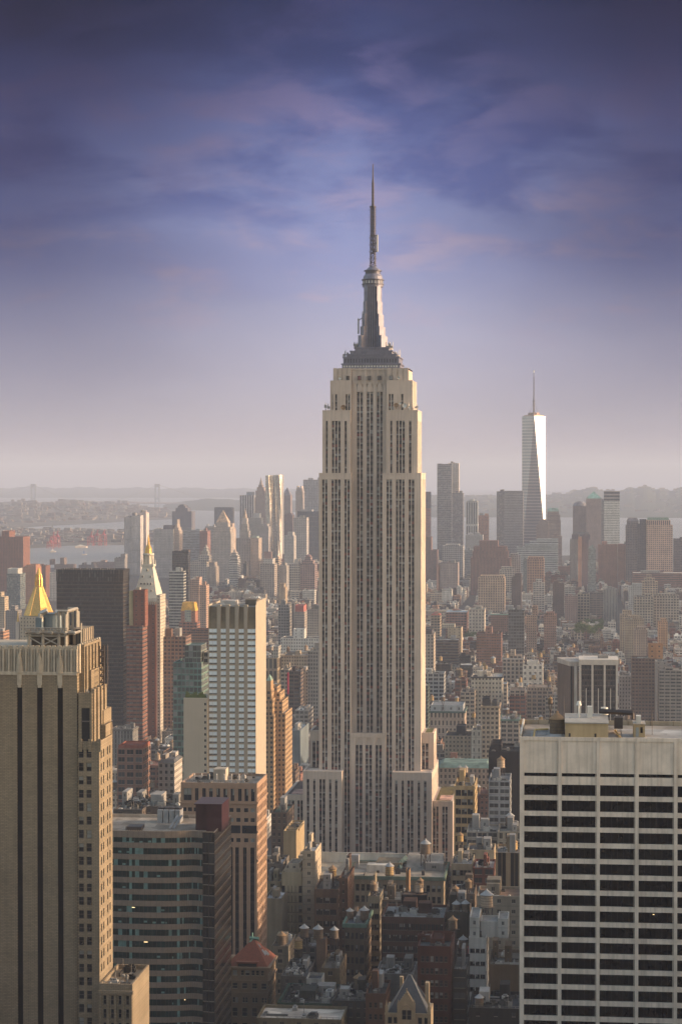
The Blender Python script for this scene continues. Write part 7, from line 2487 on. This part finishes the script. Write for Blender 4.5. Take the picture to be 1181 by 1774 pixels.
B('brown_brick_annex', 'brown brick annex with small roof hut left of the gothic gable', 633, 668, 1722, 780, 22, (.15, .085, .06), 'punch', vis=40, roof=(.08, .08, .08), geo=(3, 4.2, 1.2, 2.0, .8, 2.0, 'sash'), rows=4)
B('grey_vent_block', 'grey block with white ribbed ventilator on its roof behind the gable', 650, 716, 1688, 835, 22, (.2, .19, .18), 'few', vis=16, roof=(.3, .29, .28), clut=14)
B('brown_low_block', 'brown block in shade at foot of the travertine slab', 846, 905, 1672, 800, 26, (.15, .105, .07), 'blank', vis=60, roof=(.12, .1, .08), clut=8)
B('grey_slit_block', 'dark grey block with red penthouse right of the fire escape block', 784, 812, 1655, 870, 22, (.14, .13, .12), 'wide', vis=20, roof=(.3, .08, .07))
B('black_low_building', 'black low building below the white stepped flats', 812, 905, 1748, 770, 26, (.045, .042, .04), 'few', vis=14, roof=(.05, .05, .055), clut=16)
B('tan_rooftop_block', 'small tan block behind brown brick clubhouse, left lower roofs', 470, 500, 1640, 885, 24, (.30, .25, .19), 'few', vis=20, roof=(.2, .2, .2), clut=8)
B('grey_rooftop_block', 'grey block carrying two grey water tanks, left lower roofs', 505, 548, 1640, 905, 26, (.13, .12, .115), 'punch', vis=20, roof=(.22, .22, .23), clut=10)
B('low_tank_roof', 'low dark roof carrying two grey capped tanks, right of billboard', 772, 812, 1581, 912, 20, (.10, .085, .07), 'few', vis=16, roof=(.08, .08, .08), clut=8)
B('brown_tank_roof', 'low brown roof with tan capped tanks in front of the small red block', 778, 822, 1549, 962, 22, (.17, .13, .10), 'punch', vis=20, roof=(.12, .11, .10), clut=8)

# ------------------------------------------------------------------ rooftop water tanks
def tank_meshes(cap):
    b, c, l = MB(), MB(), MB()
    n = 18
    b.cone(0, 0, 0, 4.2, 2.05, 1.95, n)
    for z in (.3, 1.2, 2.1, 3.0, 3.9):
        b.cone(0, 0, z, z + .1, 2.1, 2.1, n, 1)
    c.cone(0, 0, 4.15, 5.9, 2.35, .12, n)
    c.cone(0, 0, 4.05, 4.2, 2.3, 2.35, n, cap=False)
    c.cone(0, 0, 5.85, 6.2, .3, .25, 8)
    l.box(-2.1, 2.1, -2.1, -1.8, -.35, -.02)
    l.box(-2.1, 2.1, 1.8, 2.1, -.35, -.02)
    l.box(-2.2, 2.2, -.15, .15, -.33, -.03)
    return b, c, l


TKB = {}
for key, cm in (('w', M_CAPW), ('g', M_CAPG)):
    b, c, l = tank_meshes(key)
    TKB[key] = (b, c, l, cm)
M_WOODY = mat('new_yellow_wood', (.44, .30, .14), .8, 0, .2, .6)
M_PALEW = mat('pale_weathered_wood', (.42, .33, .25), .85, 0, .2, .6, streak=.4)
TPROTO = {}


def find_roof(px, py, Y, wpx, lim):
    """the roof this tank stands on: the building in that direction whose roof lies just under it"""
    best = None
    for h in HAND:
        if h[9] == 'trees' or not (h[5] - 3 <= px <= h[6] + 6):
            continue
        y = min(max(Y, h[2] + 2.5), max(h[2] + 2.5, h[3] - 2.5))
        p = at(px, py, y)
        zb = p.z - 6.0 * wpx / F * y / 4.1
        rz = h[4] - 1.0
        if rz < zb - .2 and zb - rz < 17 and h[0] - 1 < p.x < h[1] + 1:
            c = abs(y - Y) + 4 * (zb - rz)
            if c < lim and (best is None or c < best[0]):
                best = (c, p, rz)
    return best


def tank(px, py, Y, wpx, cap, label, wood='d', legs=None, group='rooftop water tanks', far=False, pos=None, base=None):
    """px, py: tip of the cone; wpx: width of the barrel in the picture"""
    p = pos or at(px, py, Y)
    if base is None:
        hit = find_roof(px, py, Y, wpx, 160 if Y < 1240 else 1500)
        if hit is None:
            print('no roof for', label)
            return None
        p, base = hit[1], hit[2]
    k = (wpx / F * p.y / 4.1) if wpx else 1.0
    zb = p.z - 6.0 * k
    rz = base
    root = thing('water_tank', label, 'water tank', (p.x, p.y, rz), RND.uniform(0, 1), group)
    wm = {'d': M_WOOD, 'y': M_WOODY, 'p': M_PALEW}[wood]
    key = (cap, wood, 'm')
    if key not in TPROTO:
        b, c, l, cm = TKB[cap]
        o1 = b.build('barrel', [wm, M_DARKM])
        o2 = c.build('conical_cap', cm)
        TPROTO[key] = (o1.data, o2.data)
        bpy.data.objects.remove(o1)
        bpy.data.objects.remove(o2)
    for nm_, me in zip(('barrel', 'conical_cap'), TPROTO[key]):
        o = link(nm_, me, root)
        o.location = (0, 0, zb - rz)
        o.scale = (k, k, k)
    if not far:
        for sx_ in (-1, 1):
            for sy__ in (-1, 1):
                g = MB()
                g.bar((sx_ * 1.35 * k, sy__ * 1.35 * k, 0), (sx_ * 1.35 * k, sy__ * 1.35 * k, zb - rz), .16)
                g.build('leg', M_DARKM, root)
    g = MB()
    g.box(-1.9 * k, 1.9 * k, -1.9 * k, 1.9 * k, zb - rz - .3, zb - rz)
    if zb - rz > 1.5:
        for s in (-1, 1):
            g.bar((-1.35 * k, s * 1.35 * k, .1), (1.35 * k, s * 1.35 * k, zb - rz - .3), .09)
            g.bar((1.35 * k, s * 1.35 * k, .1), (-1.35 * k, s * 1.35 * k, zb - rz - .3), .09)
    g.build('stand', M_DARKM, root)
    return root


# dark roofs the left tanks stand on
B('low_dark_roofs', 'low dark roofs with pipes behind the wavy banded tower', 196, 246, 1403, 1000, 40, (.13, .11, .10), 'few', vis=20, roof=(.1, .1, .1), clut=18)
B('low_brown_roofs', 'low brown roofs below the small grey stone block', 247, 312, 1398, 1010, 40, (.16, .13, .11), 'few', vis=20, roof=(.12, .11, .1), clut=18)

tank(965, 1233.5, 575, 27, 'w', 'squat wooden tank with tan cone cap on the travertine slab roof', 'd', legs=1.0, base=tank_spot[2])
tank(737, 1454, 1045, 17, 'g', 'dark wood tank with silver cap high above the white roofed block', 'd', legs=8)
tank(576, 1499, 1000, 14, 'w', 'orange capped tank at the left edge of the white roof terrace', 'y', legs=5)
tank(674.5, 1494, 1015, 15, 'g', 'pale cylinder tank with silver cap before the white roof terrace', 'y', legs=2)
tank(646.5, 1527, 950, 11.5, 'w', 'dark tank with tan cap on the tan narrow loft', 'd', legs=3)
tank(647, 1524, 975, 10, 'w', 'half hidden tank with tan cap just behind the one on the narrow loft', 'd', legs=3)
tank(726, 1526, 955, 13.5, 'w', 'pale pink wooden tank right of the black billboard box', 'p', legs=2)
tank(728, 1521, 985, 11, 'w', 'tank with tan cap half hidden behind the pale pink tank', 'd', legs=3)
tank(788.5, 1534, 945, 12.5, 'w', 'dark tank with orange cap above the two grey capped twins', 'd', legs=3)
tank(811, 1522, 960, 11.5, 'w', 'brown tank with tan cap in front of the small red brick block', 'd', legs=3)
tank(790, 1560, 900, 14, 'g', 'left twin of two grey capped tanks right of billboard', 'd', legs=5)
tank(806, 1559, 900, 14.5, 'g', 'right twin of two grey capped tanks right of billboard', 'd', legs=5)
tank(843, 1541, 880, 21, 'g', 'largest tank beside the slab with one side lit orange', 'p', legs=6)
tank(784, 1587, 870, 15.5, 'w', 'blue grey tank with tan cap below the grey capped twins', 'd', legs=4)
tank(802, 1621, 850, 15, 'g', 'dark tank in shade right of the red brick block', 'd', legs=6)
tank(606, 1573, 935, 12.5, 'g', 'small silver capped tank, left of the pair before beige windows', 'd', legs=4)
tank(631, 1570, 930, 15.5, 'g', 'bigger silver capped tank of the pair before beige windows', 'd', legs=6)
tank(527, 1601, 890, 15.5, 'g', 'left tank of the silver capped pair over the low left roofs', 'd', legs=6)
tank(551, 1602, 888, 17, 'g', 'right tank of the silver capped pair over the low left roofs', 'd', legs=4)
tank(579, 1605, 925, 14, 'g', 'tank in shade with grey cap behind the brown brick shaft', 'd', legs=2)
tank(488, 1614, 870, 15.5, 'w', 'dark tank with tan cap leftmost over the low roofs', 'd', legs=7)
tank(517, 1623, 865, 14.5, 'w', 'bright yellow new wood tank on the low left roofs', 'y', legs=3)
tank(602.5, 1692, 815, 15, 'w', 'brown tank with tan cap, left of two beside the gothic gable', 'd', legs=2)
tank(622, 1686, 812, 19, 'w', 'larger brown tank with finial, right of two beside the gothic gable', 'd', legs=2)
tank(652, 1685, 822, 17, 'w', 'tank with flat tan cap behind the gothic gable roof', 'd', legs=2)
tank(830, 1722, 775, 15, 'g', 'tank with blue grey cap on the black low building', 'd', legs=6)
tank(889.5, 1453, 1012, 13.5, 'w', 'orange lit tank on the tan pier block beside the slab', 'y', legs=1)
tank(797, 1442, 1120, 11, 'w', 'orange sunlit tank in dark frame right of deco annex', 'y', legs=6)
tank(883, 1407, 1150, 15, 'g', 'grey tank on frame above the blue grey block', 'd', legs=5)
tank(867.5, 1310, 1240, 13.5, 'w', 'tan capped tank in front of the black netted building', 'p', legs=4)
tank(779, 1332, 1225, 11, 'w', 'dark tank with tan cap before the green mansard', 'd', legs=3)
tank(796, 1326, 1230, 8, 'g', 'left small silver capped tank before the green mansard', 'p', legs=3)
tank(806, 1326, 1230, 8.5, 'g', 'right small silver capped tank before the green mansard', 'p', legs=3)
tank(820, 1339, 1215, 12, 'w', 'sunlit cylinder tank below the right end of green mansard', 'y', legs=2)
tank(227, 1396, 1000, 10, 'g', 'grey tank with cone cap above the wavy banded tower roof', 'd', legs=3)
tank(213, 1376, 1060, 11, 'g', 'brown tank with grey cap below the half finished block', 'd', legs=3)
tank(267, 1372, 1060, 11, 'g', 'grey tank with cone cap below the red brick slab', 'd', legs=3)
tank(291, 1376, 1060, 9, 'g', 'dark tank below the small grey stone block', 'd', legs=3)

# tanks of the middle distance, mostly sunlit from the right
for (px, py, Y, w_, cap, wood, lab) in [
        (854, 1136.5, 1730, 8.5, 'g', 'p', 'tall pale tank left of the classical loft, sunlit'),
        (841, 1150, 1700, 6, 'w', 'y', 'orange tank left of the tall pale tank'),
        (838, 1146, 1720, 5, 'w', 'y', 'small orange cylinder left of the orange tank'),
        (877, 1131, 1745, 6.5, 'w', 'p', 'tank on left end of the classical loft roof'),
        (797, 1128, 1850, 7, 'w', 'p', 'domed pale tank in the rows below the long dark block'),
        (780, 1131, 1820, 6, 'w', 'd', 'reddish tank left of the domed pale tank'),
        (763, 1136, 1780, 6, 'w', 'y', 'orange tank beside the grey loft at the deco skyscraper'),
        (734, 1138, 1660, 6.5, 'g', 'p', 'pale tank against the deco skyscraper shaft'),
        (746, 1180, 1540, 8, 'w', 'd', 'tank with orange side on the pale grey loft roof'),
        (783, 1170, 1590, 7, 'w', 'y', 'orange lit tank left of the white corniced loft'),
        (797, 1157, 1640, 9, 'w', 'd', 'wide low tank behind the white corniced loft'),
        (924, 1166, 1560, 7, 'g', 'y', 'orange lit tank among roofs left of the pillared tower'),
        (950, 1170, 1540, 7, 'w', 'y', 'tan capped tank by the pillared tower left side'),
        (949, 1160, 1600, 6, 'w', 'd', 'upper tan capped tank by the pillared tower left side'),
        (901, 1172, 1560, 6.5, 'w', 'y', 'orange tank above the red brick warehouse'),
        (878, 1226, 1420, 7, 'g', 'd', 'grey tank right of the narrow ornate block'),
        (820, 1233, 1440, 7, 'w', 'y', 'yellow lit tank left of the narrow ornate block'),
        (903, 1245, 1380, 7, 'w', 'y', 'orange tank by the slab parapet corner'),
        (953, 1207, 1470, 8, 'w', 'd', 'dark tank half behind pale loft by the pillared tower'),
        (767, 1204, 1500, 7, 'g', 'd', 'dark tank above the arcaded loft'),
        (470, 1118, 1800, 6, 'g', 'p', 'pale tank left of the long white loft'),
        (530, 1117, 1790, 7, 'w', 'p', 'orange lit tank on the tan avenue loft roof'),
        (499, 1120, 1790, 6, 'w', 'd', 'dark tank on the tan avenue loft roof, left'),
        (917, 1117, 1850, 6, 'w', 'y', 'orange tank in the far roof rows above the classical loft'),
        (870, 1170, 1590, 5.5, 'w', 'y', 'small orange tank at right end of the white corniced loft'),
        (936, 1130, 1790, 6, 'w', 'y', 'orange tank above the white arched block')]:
    tank(px, py, Y, w_, cap, lab, wood, legs=2.5, far=True)

# ------------------------------------------------------------------ trees in the squares
M_LEAF = []
for k, c_ in enumerate(((.075, .12, .028), (.10, .15, .035), (.05, .085, .025))):
    M_LEAF.append(mat('foliage_%s' % ('mid', 'light', 'deep')[k], c_, .8, 0, .3, .4, .2))
M_BARK = mat('bark', (.10, .08, .06), .9, 0, .3, 1.0)


def crown_mesh(seed):
    r = random.Random(seed)
    g = MB()
    cl = [(r.uniform(-3.4, 3.4), r.uniform(-3.4, 3.4), r.uniform(6, 12.5), r.uniform(1.6, 3.0)) for _ in range(11)]
    for cx, cyy, cz, rr in cl:
        for _ in range(70):
            d = Vector((r.gauss(0, 1), r.gauss(0, 1), r.gauss(0, 1))).normalized() * rr * r.uniform(.55, 1.08)
            p = Vector((cx, cyy, cz)) + Vector((d.x, d.y, d.z * .8))
            a = Vector((r.gauss(0, 1), r.gauss(0, 1), r.gauss(0, 1))).normalized()
            b = a.orthogonal().normalized()
            s = r.uniform(.35, .75)
            c_ = a.cross(b)
            g.face([p - b * s, p - c_ * s * .6, p + b * s, p + c_ * s * .6], r.choice([0, 0, 1, 2]))
    return g


crowns = [crown_mesh(i).build('crown', M_LEAF) for i in range(3)]
tr = MB()
tr.cone(0, 0, 0, 7, .45, .25, 8)
for k in range(5):
    a = k * 1.3
    tr.bar((0, 0, 4 + k * .6), (2.6 * math.cos(a), 2.6 * math.sin(a), 8.5 + k * .5), .14)
trunk = tr.build('trunk', M_BARK)
tdata = [c.data for c in crowns]
tkd = trunk.data
for o in crowns + [trunk]:
    bpy.data.objects.remove(o)


def tree(px, py, Y, s, label, group, i):
    p = at(px, py, Y)
    root = thing('street_tree', label, 'tree', (p.x, p.y, max(0, p.z - 13.5 * s)), i * 1.7, group)
    o = link('trunk', tkd, root)
    o.scale = (s, s, s)
    o = link('crown', tdata[i % 3], root)
    o.scale = (s * 1.1, s * 1.1, s)


r_ = random.Random(21)
side_words = [('left', 803, 838, 1093, 1101, 3350, 'leafy green tree in the square above the brick banded block', 13, 'trees of the square left of the white glass cube'),
              ('right', 996, 1040, 1076, 1090, 3300, 'leafy green tree in the square right of the white glass cube', 13, 'trees of the right hand square'),
              ('mid', 846, 878, 1088, 1094, 3350, 'green tree in the row under the brown block with green roof edge', 8, 'trees under the green roofed block'),
              ('far', 1005, 1050, 1070, 1077, 3600, 'dark green tree in the far row right of the reddish brick towers', 8, 'far row of trees')]
for (_, a, b, y0, y1, Y, lab, n, grp) in side_words:
    for k in range(n):
        tree(a + (b - a) * (k + r_.uniform(.2, .8)) / n, r_.uniform(y0, y1), Y + r_.uniform(-60, 60), r_.uniform(.9, 1.35), lab, grp, k)
    pa, pb = at(a - 3, y0, Y), at(b + 3, y0, Y)
    HAND.append((pa.x, pb.x, Y - 80, Y + 80, 16, a, b, y0, 7, 'trees'))

# ------------------------------------------------------------------ the rest of the city
def short(lbl):
    ws = lbl.split()
    stop = {'with', 'in', 'at', 'beside', 'under', 'between', 'behind', 'before', 'below', 'on', 'wearing', 'touching', 'by', 'just', 'from', 'over', 'above', 'near', 'rising', 'standing', 'among', 'directly',
            'against', 'lit', 'stepping', 'peeking', 'squeezed', 'catching', 'topped', 'crowded', 'partly', 'hanging', 'wrapped', 'forming', 'hugging', 'dotted', 'half'}
    out = []
    for i, q in enumerate(ws):
        if i > 1 and (q in stop or q in ('left', 'right')):
            break
        out.append(q.rstrip(','))
        if q.endswith(','):
            break
        if len(out) >= 6:
            break
    return ' '.join(out).replace('the ', '')


ANCH = [h for h in HAND if not h[9].startswith(('left one', 'right one', 'trees', 'the ')) and len(short(h[9]).split()) >= 2]
rnd = random.Random(77)
AVES = (-758, -478, -198, 82, 362, 642)
cand = []


def zone(Y):
    if Y < 1400:
        return (24, 48)
    if Y < 2000:
        return (15, 36)
    if Y < 2700:
        return (13, 28)
    if Y < 4200:
        return (9, 20)
    return (14, 34)


PAL = [('tan', (.46, .38, .30)), ('tan', (.38, .31, .24)), ('pale', (.56, .52, .47)), ('cream', (.62, .54, .45)), ('grey', (.42, .41, .40)), ('white', (.70, .67, .62)), ('grey', (.26, .25, .24)), ('brown', (.20, .14, .11)),
       ('red brick', (.22, .10, .075)), ('pale', (.50, .45, .39)), ('white', (.64, .60, .55)), ('dark', (.075, .068, .062)), ('orange brick', (.40, .24, .16)), ('brown', (.15, .105, .085)), ('red brick', (.26, .135, .105))]
STN = [('punch', 'block'), ('loft', 'loft'), ('small', 'apartment house'), ('loft', 'loft'), ('punch', 'block'), ('wide', 'warehouse'), ('grid', 'office block'), ('pin', 'office block'), ('punch', 'house')]


def clash(a, b, c, d):
    for h in HAND:
        if a < h[1] + 1.5 and b > h[0] - 1.5 and c < h[3] + 1.5 and d > h[2] - 1.5:
            return True
    return False


def limit(px0, px1, Y):
    m_ = 0
    for h in HAND:
        if h[2] > Y - 1 and px0 < h[6] + 1 and px1 > h[5] - 1 and h[6] >= h[5]:
            if px0 < h[6] - .5 and px1 > h[5] + .5:
                m_ = max(m_, h[7] + h[8])
    return m_


Yb = 960.0
while Yb < 5750:
    far = Yb > 2700
    for row in (0, 1):
        ya = Yb + (9 if row == 0 else 41)
        yd = 30.0
        for ai in range(len(AVES) - 1):
            x, xe = AVES[ai] + 15, AVES[ai + 1] - 15
            while x < xe - 6:
                w_ = rnd.choice([7, 8, 10, 12, 15, 18, 26]) * (1.0 if not far else rnd.choice([.7, 1.0, 1.6]))
                w_ = min(w_, xe - x)
                if xe - x - w_ < 7:
                    w_ = xe - x
                pl, _ = proj((x, ya, 20))
                pr, _ = proj((x + w_, ya, 20))
                if pr > -50 and pl < 1235:
                    lo, hi2 = zone(ya)
                    h = lo + (hi2 - lo) * rnd.random() ** 1.5
                    if rnd.random() < .10:
                        h *= rnd.uniform(1.2, 1.9)
                    dpt = yd - (rnd.uniform(0, 8) if rnd.random() < .5 else 0)
                    yo = ya + (0 if row == 0 else 30 - dpt) * 0
                    if not clash(x, x + w_, yo, yo + dpt):
                        lim = limit(pl, pr, yo)
                        zmax = at((pl + pr) / 2, lim + rnd.uniform(0, 6), yo).z if lim else 999
                        if zmax < h:
                            h = zmax - rnd.uniform(0, 4)
                        if h > 7:
                            col = rnd.choice(PAL)
                            st = rnd.choice(STN)
                            _, yt = proj(((x + w_ / 2), yo, h))
                            cand.append([x, x + w_, yo, yo + dpt, h, pl, pr, yt, col, st, rnd.random()])
                x += w_ + (0 if rnd.random() < .65 else rnd.uniform(2, 8))
    Yb += 80.0

# a tower west of the picture, whose shade falls over the lower centre
# how much of each shows over what stands before it
OUTLINE = {'the tall art deco skyscraper': [(553, 728, 820), (528, 748, 1334), (496, 784, 1385), (570, 712, 660)], 'the tan slot tower': [(-50, 150, 1170), (150, 192, 1300), (192, 240, 1700), (40, 110, 1060)],
           'the golden pyramid': [(50, 86, 1050)]}
sky_line = [1800.0] * 1300
order = [(h[2], 0, h) for h in HAND if h[9] != 'trees'] + [(c[2], 1, c) for c in cand]
order.sort(key=lambda q: q[0])
seen = []
for Yq, kind, b in order:
    p0, p1, yt = (b[5], b[6], b[7])
    area = 0.0
    if kind == 0 and b[9] in OUTLINE:
        for q0, q1, qy in OUTLINE[b[9]]:
            for i in range(q0 + 55, q1 + 55):
                sky_line[i] = min(sky_line[i], qy)
        continue
    for cidx in range(max(-50, int(p0)), min(1240, int(p1)) + 1):
        i = cidx + 55
        if yt < sky_line[i]:
            if 0 <= cidx < 1181:
                area += sky_line[i] - yt
            if kind == 1 or True:
                # a tiered or pointed top hides less than its full width
                sky_line[i] = yt if kind == 1 else min(sky_line[i], yt + (b[8] * .35 if b[8] < 200 else 30))
    if kind == 1:
        seen.append((area, b))
seen = [s for s in seen if s[0] > 1.5]
seen.sort(key=lambda s: -s[0])

NFILL = 190
stuff = MB()
stuff_r = MB()


def dims(b):
    w_ = b[1] - b[0]
    return ('narrow ' if w_ < 13 else 'broad ' if w_ > 26 else '')


def name_of(b, k):
    px, py = (b[5] + b[6]) / 2, b[7]
    an = sorted(ANCH, key=lambda h: abs((h[5] + h[6]) / 2 - px) + .8 * abs(h[7] - py) + (0 if h[7] > 880 else 120))
    rc = ('with pale roof', 'with dark roof', 'with grey roof', 'with brown roof')[int(b[10] * 3.99)]
    for tries in range(12):
        h = an[tries]
        hx = (h[5] + h[6]) / 2
        rel = 'left of' if px < h[5] else 'right of' if px > h[6] else ('in front of' if b[2] < h[2] else 'behind')
        lb = '%s%s %s %s %s %s' % (dims(b), b[8][0], b[9][1], rc, rel, 'the ' + short(h[9]))
        lb = lb.replace('the the', 'the')
        if lb not in LABELS and len(lb.split()) <= 16:
            return lb
    return None


def fill_building(b, label):
    x0, x1, y0, y1, h = b[:5]
    r = random.Random(int(b[10] * 1e9))
    cx, cyy = (x0 + x1) / 2, (y0 + y1) / 2
    root = thing(b[9][1].replace(' ', '_') + ('' if b[9][1] != 'block' else '_building'), label, b[9][1], (cx, cyy, 0), 0, 'rooftops of the middle distance')
    g = MB()
    hw, hd = (x1 - x0) / 2, (y1 - y0) / 2
    poly = [(-hw, -hd), (hw, -hd), (hw, hd), (-hw, hd)]
    kk = r.uniform(.82, 1.15)
    v = tuple(c * kk for c in b[8][1])
    s = STY[b[9][0]]
    s = (s[0] * r.uniform(.85, 1.2), s[1] * r.uniform(.95, 1.15), s[2] * r.uniform(.85, 1.05), s[3] * r.uniform(.85, 1.05), s[4])
    g.prism(poly, 0, h, s, v, top=False)
    inn = g.parapet(poly, h - 1.1, h, .45, v)
    if r.random() < .45:
        t_ = .5
        q = [(-hw - t_, -hd - t_), (hw + t_, -hd - t_), (hw + t_, hd), (-hw - t_, hd)]
        g.prism(q, h - 1.5, h - .3, None, tuple(c * .6 for c in v) if b[10] < .4 else tuple(c * 1.15 for c in v), top=True, bottom=True)
        g.parapet(poly, h - 1.1, h + .4, .45, v)
    g.build('wall', FAC, root)
    rr = MB()
    rc = ((.62, .60, .57), (.05, .05, .052), (.36, .35, .33), (.24, .19, .15))[int(b[10] * 3.99)]
    rr.face([(x, y, h - .9) for x, y in inn], 0, None, rc)
    clutter(rr, inn, h - .9, r.randint(2, 6), r, .8)
    rr.build('roof', ROOF, root)
    for k in range(r.choice([1, 1, 2])):
        w_, d_, hh = r.uniform(2.5, 6), r.uniform(3, 7), r.uniform(2.5, 5.5)
        if 2 * hw > w_ + 1:
            bx, by = r.uniform(-hw + .5, hw - w_ - .5), r.uniform(-hd * .6, max(-hd * .55, hd - d_ - .6))
            m_ = MB()
            kq = r.uniform(.6, 1.2)
            m_.box(bx, bx + w_, by, by + d_, h - .9, h - .9 + hh, 'few' if r.random() < .4 else None, tuple(c * kq for c in v))
            m_.build('bulkhead', FAC, root)
    return root, v


nb = 0
placed = []
for area, b in seen:
    lab = name_of(b, nb) if nb < NFILL else None
    if lab:
        root, v = fill_building(b, lab)
        placed.append((b, lab))
        nb += 1
    else:
        x0, x1, y0, y1, h = b[:5]
        r = random.Random(int(b[10] * 1e9))
        kk = r.uniform(.82, 1.15)
        v = tuple(c * kk for c in b[8][1])
        s = STY[b[9][0]]
        poly = [(x0, y0), (x1, y0), (x1, y1), (x0, y1)]
        stuff.prism(poly, 0, h, s, v, top=False)
        inn = stuff.parapet(poly, h - 1, h, .5, v)
        rc = ((.62, .60, .57), (.05, .05, .052), (.36, .35, .33), (.24, .19, .15))[int(b[10] * 3.99)]
        stuff.face([(x, y, h - 1) for x, y in inn], 1, None, rc)
        for _ in range(r.randint(1, 3)):
            w_, d_, hh = r.uniform(2, 6), r.uniform(2, 7), r.uniform(1.5, 5.5)
            if x1 - x0 > w_ + 2:
                bx, by = r.uniform(x0 + .5, x1 - w_ - .5), r.uniform(y0 + 1, max(y0 + 1.1, y1 - d_))
                stuff.box(bx, bx + w_, by, by + d_, h - 1, h - 1 + hh, None, tuple(c * (.6 + .7 * b[10]) for c in v), 0)
tag(stuff.build('distant_city_blocks', [FAC, ROOF]), 'dense mass of small far rooftops filling the city between larger buildings', 'city blocks', kind='stuff')

# water tanks over those rooftops: the larger ones each on its own
nt_ = 0
for b, lab in placed:
    if b[2] < 3000 and b[10] > (.62 if b[2] < 1250 else .3) and nt_ < 90 and b[1] - b[0] > 9:
        r = random.Random(int(b[10] * 1e8))
        px, py = (b[0] + b[1]) / 2 + r.uniform(-2, 2), b[2] + r.uniform(6, 20)
        wood, cap = r.choice(['d', 'd', 'p', 'y']), r.choice('wwg')
        sh = lab.split(' with ')[0] + ' ' + lab.split(' roof ')[1]
        lb = '%s water tank on the %s' % ({'d': 'dark', 'p': 'pale', 'y': 'tan'}[wood], sh)
        lb = ' '.join(lb.split()[:16])
        if lb in LABELS:
            continue
        tank(0, 0, 0, None, cap, lb, wood, far=b[2] > 1500, pos=Vector((px, py, b[4] + r.uniform(7.0, 9.5))), base=b[4] - .9)
        nt_ += 1
print('hand', len(HAND), 'candidates', len(cand), 'seen', len(seen), 'single', nb, 'tanks', nt_)


# ------------------------------------------------------------------ the blocks round about, outside the picture, that shade its foreground
mb = MB()
r_ = random.Random(9)
for iy in range(0, 18):
    y0 = 70 + iy * 80
    for ix in range(-9, 10):
        x0 = ix * 70 + 6
        x1, y1 = x0 + r_.uniform(44, 58), y0 + r_.uniform(46, 60)
        if y0 < 560:
            h = r_.uniform(90, 185)
        elif x0 > .05 * y0 + 26:
            h = r_.uniform(70, 108) if y0 < 1000 else r_.uniform(45, 70)
        else:
            continue
        if math.hypot((x0 + x1) / 2, y0) < 60:
            continue
        if y0 > 480 and y0 < 640 and x1 > -40 and x0 < 110:
            continue
        for q in range(8):
            pl, yt_ = proj((x0 if q % 2 else x1, y0 if q % 4 < 2 else y1, h))
            k = (x0 if q % 2 else x1, y0 if q % 4 < 2 else y1)
            vis_ = EYE.z - .268 * k[1] - 4
            if h > vis_ and -150 < pl < 1330:
                h = max(8, vis_)
        if clash(x0, x1, y0, y1):
            continue
        c_ = r_.choice([(.4, .32, .25), (.3, .28, .27), (.2, .14, .11), (.45, .4, .35), (.12, .12, .13)])
        mb.box(x0, x1, y0, y1, 0, h, r_.choice(['punch', 'grid', 'band', 'pin']), c_)
mb.box(74, 112, 812, 884, 0, 168, 'grid', (.3, .27, .25))  # unseen tower added, its height set to shade the wavy tower's west side
mb.box(120, 160, 700, 770, 0, 120, 'grid', (.25, .2, .17))
tag(mb.build('midtown_blocks', FAC), 'tall city blocks around the viewpoint just outside the picture', 'city blocks', kind='stuff')
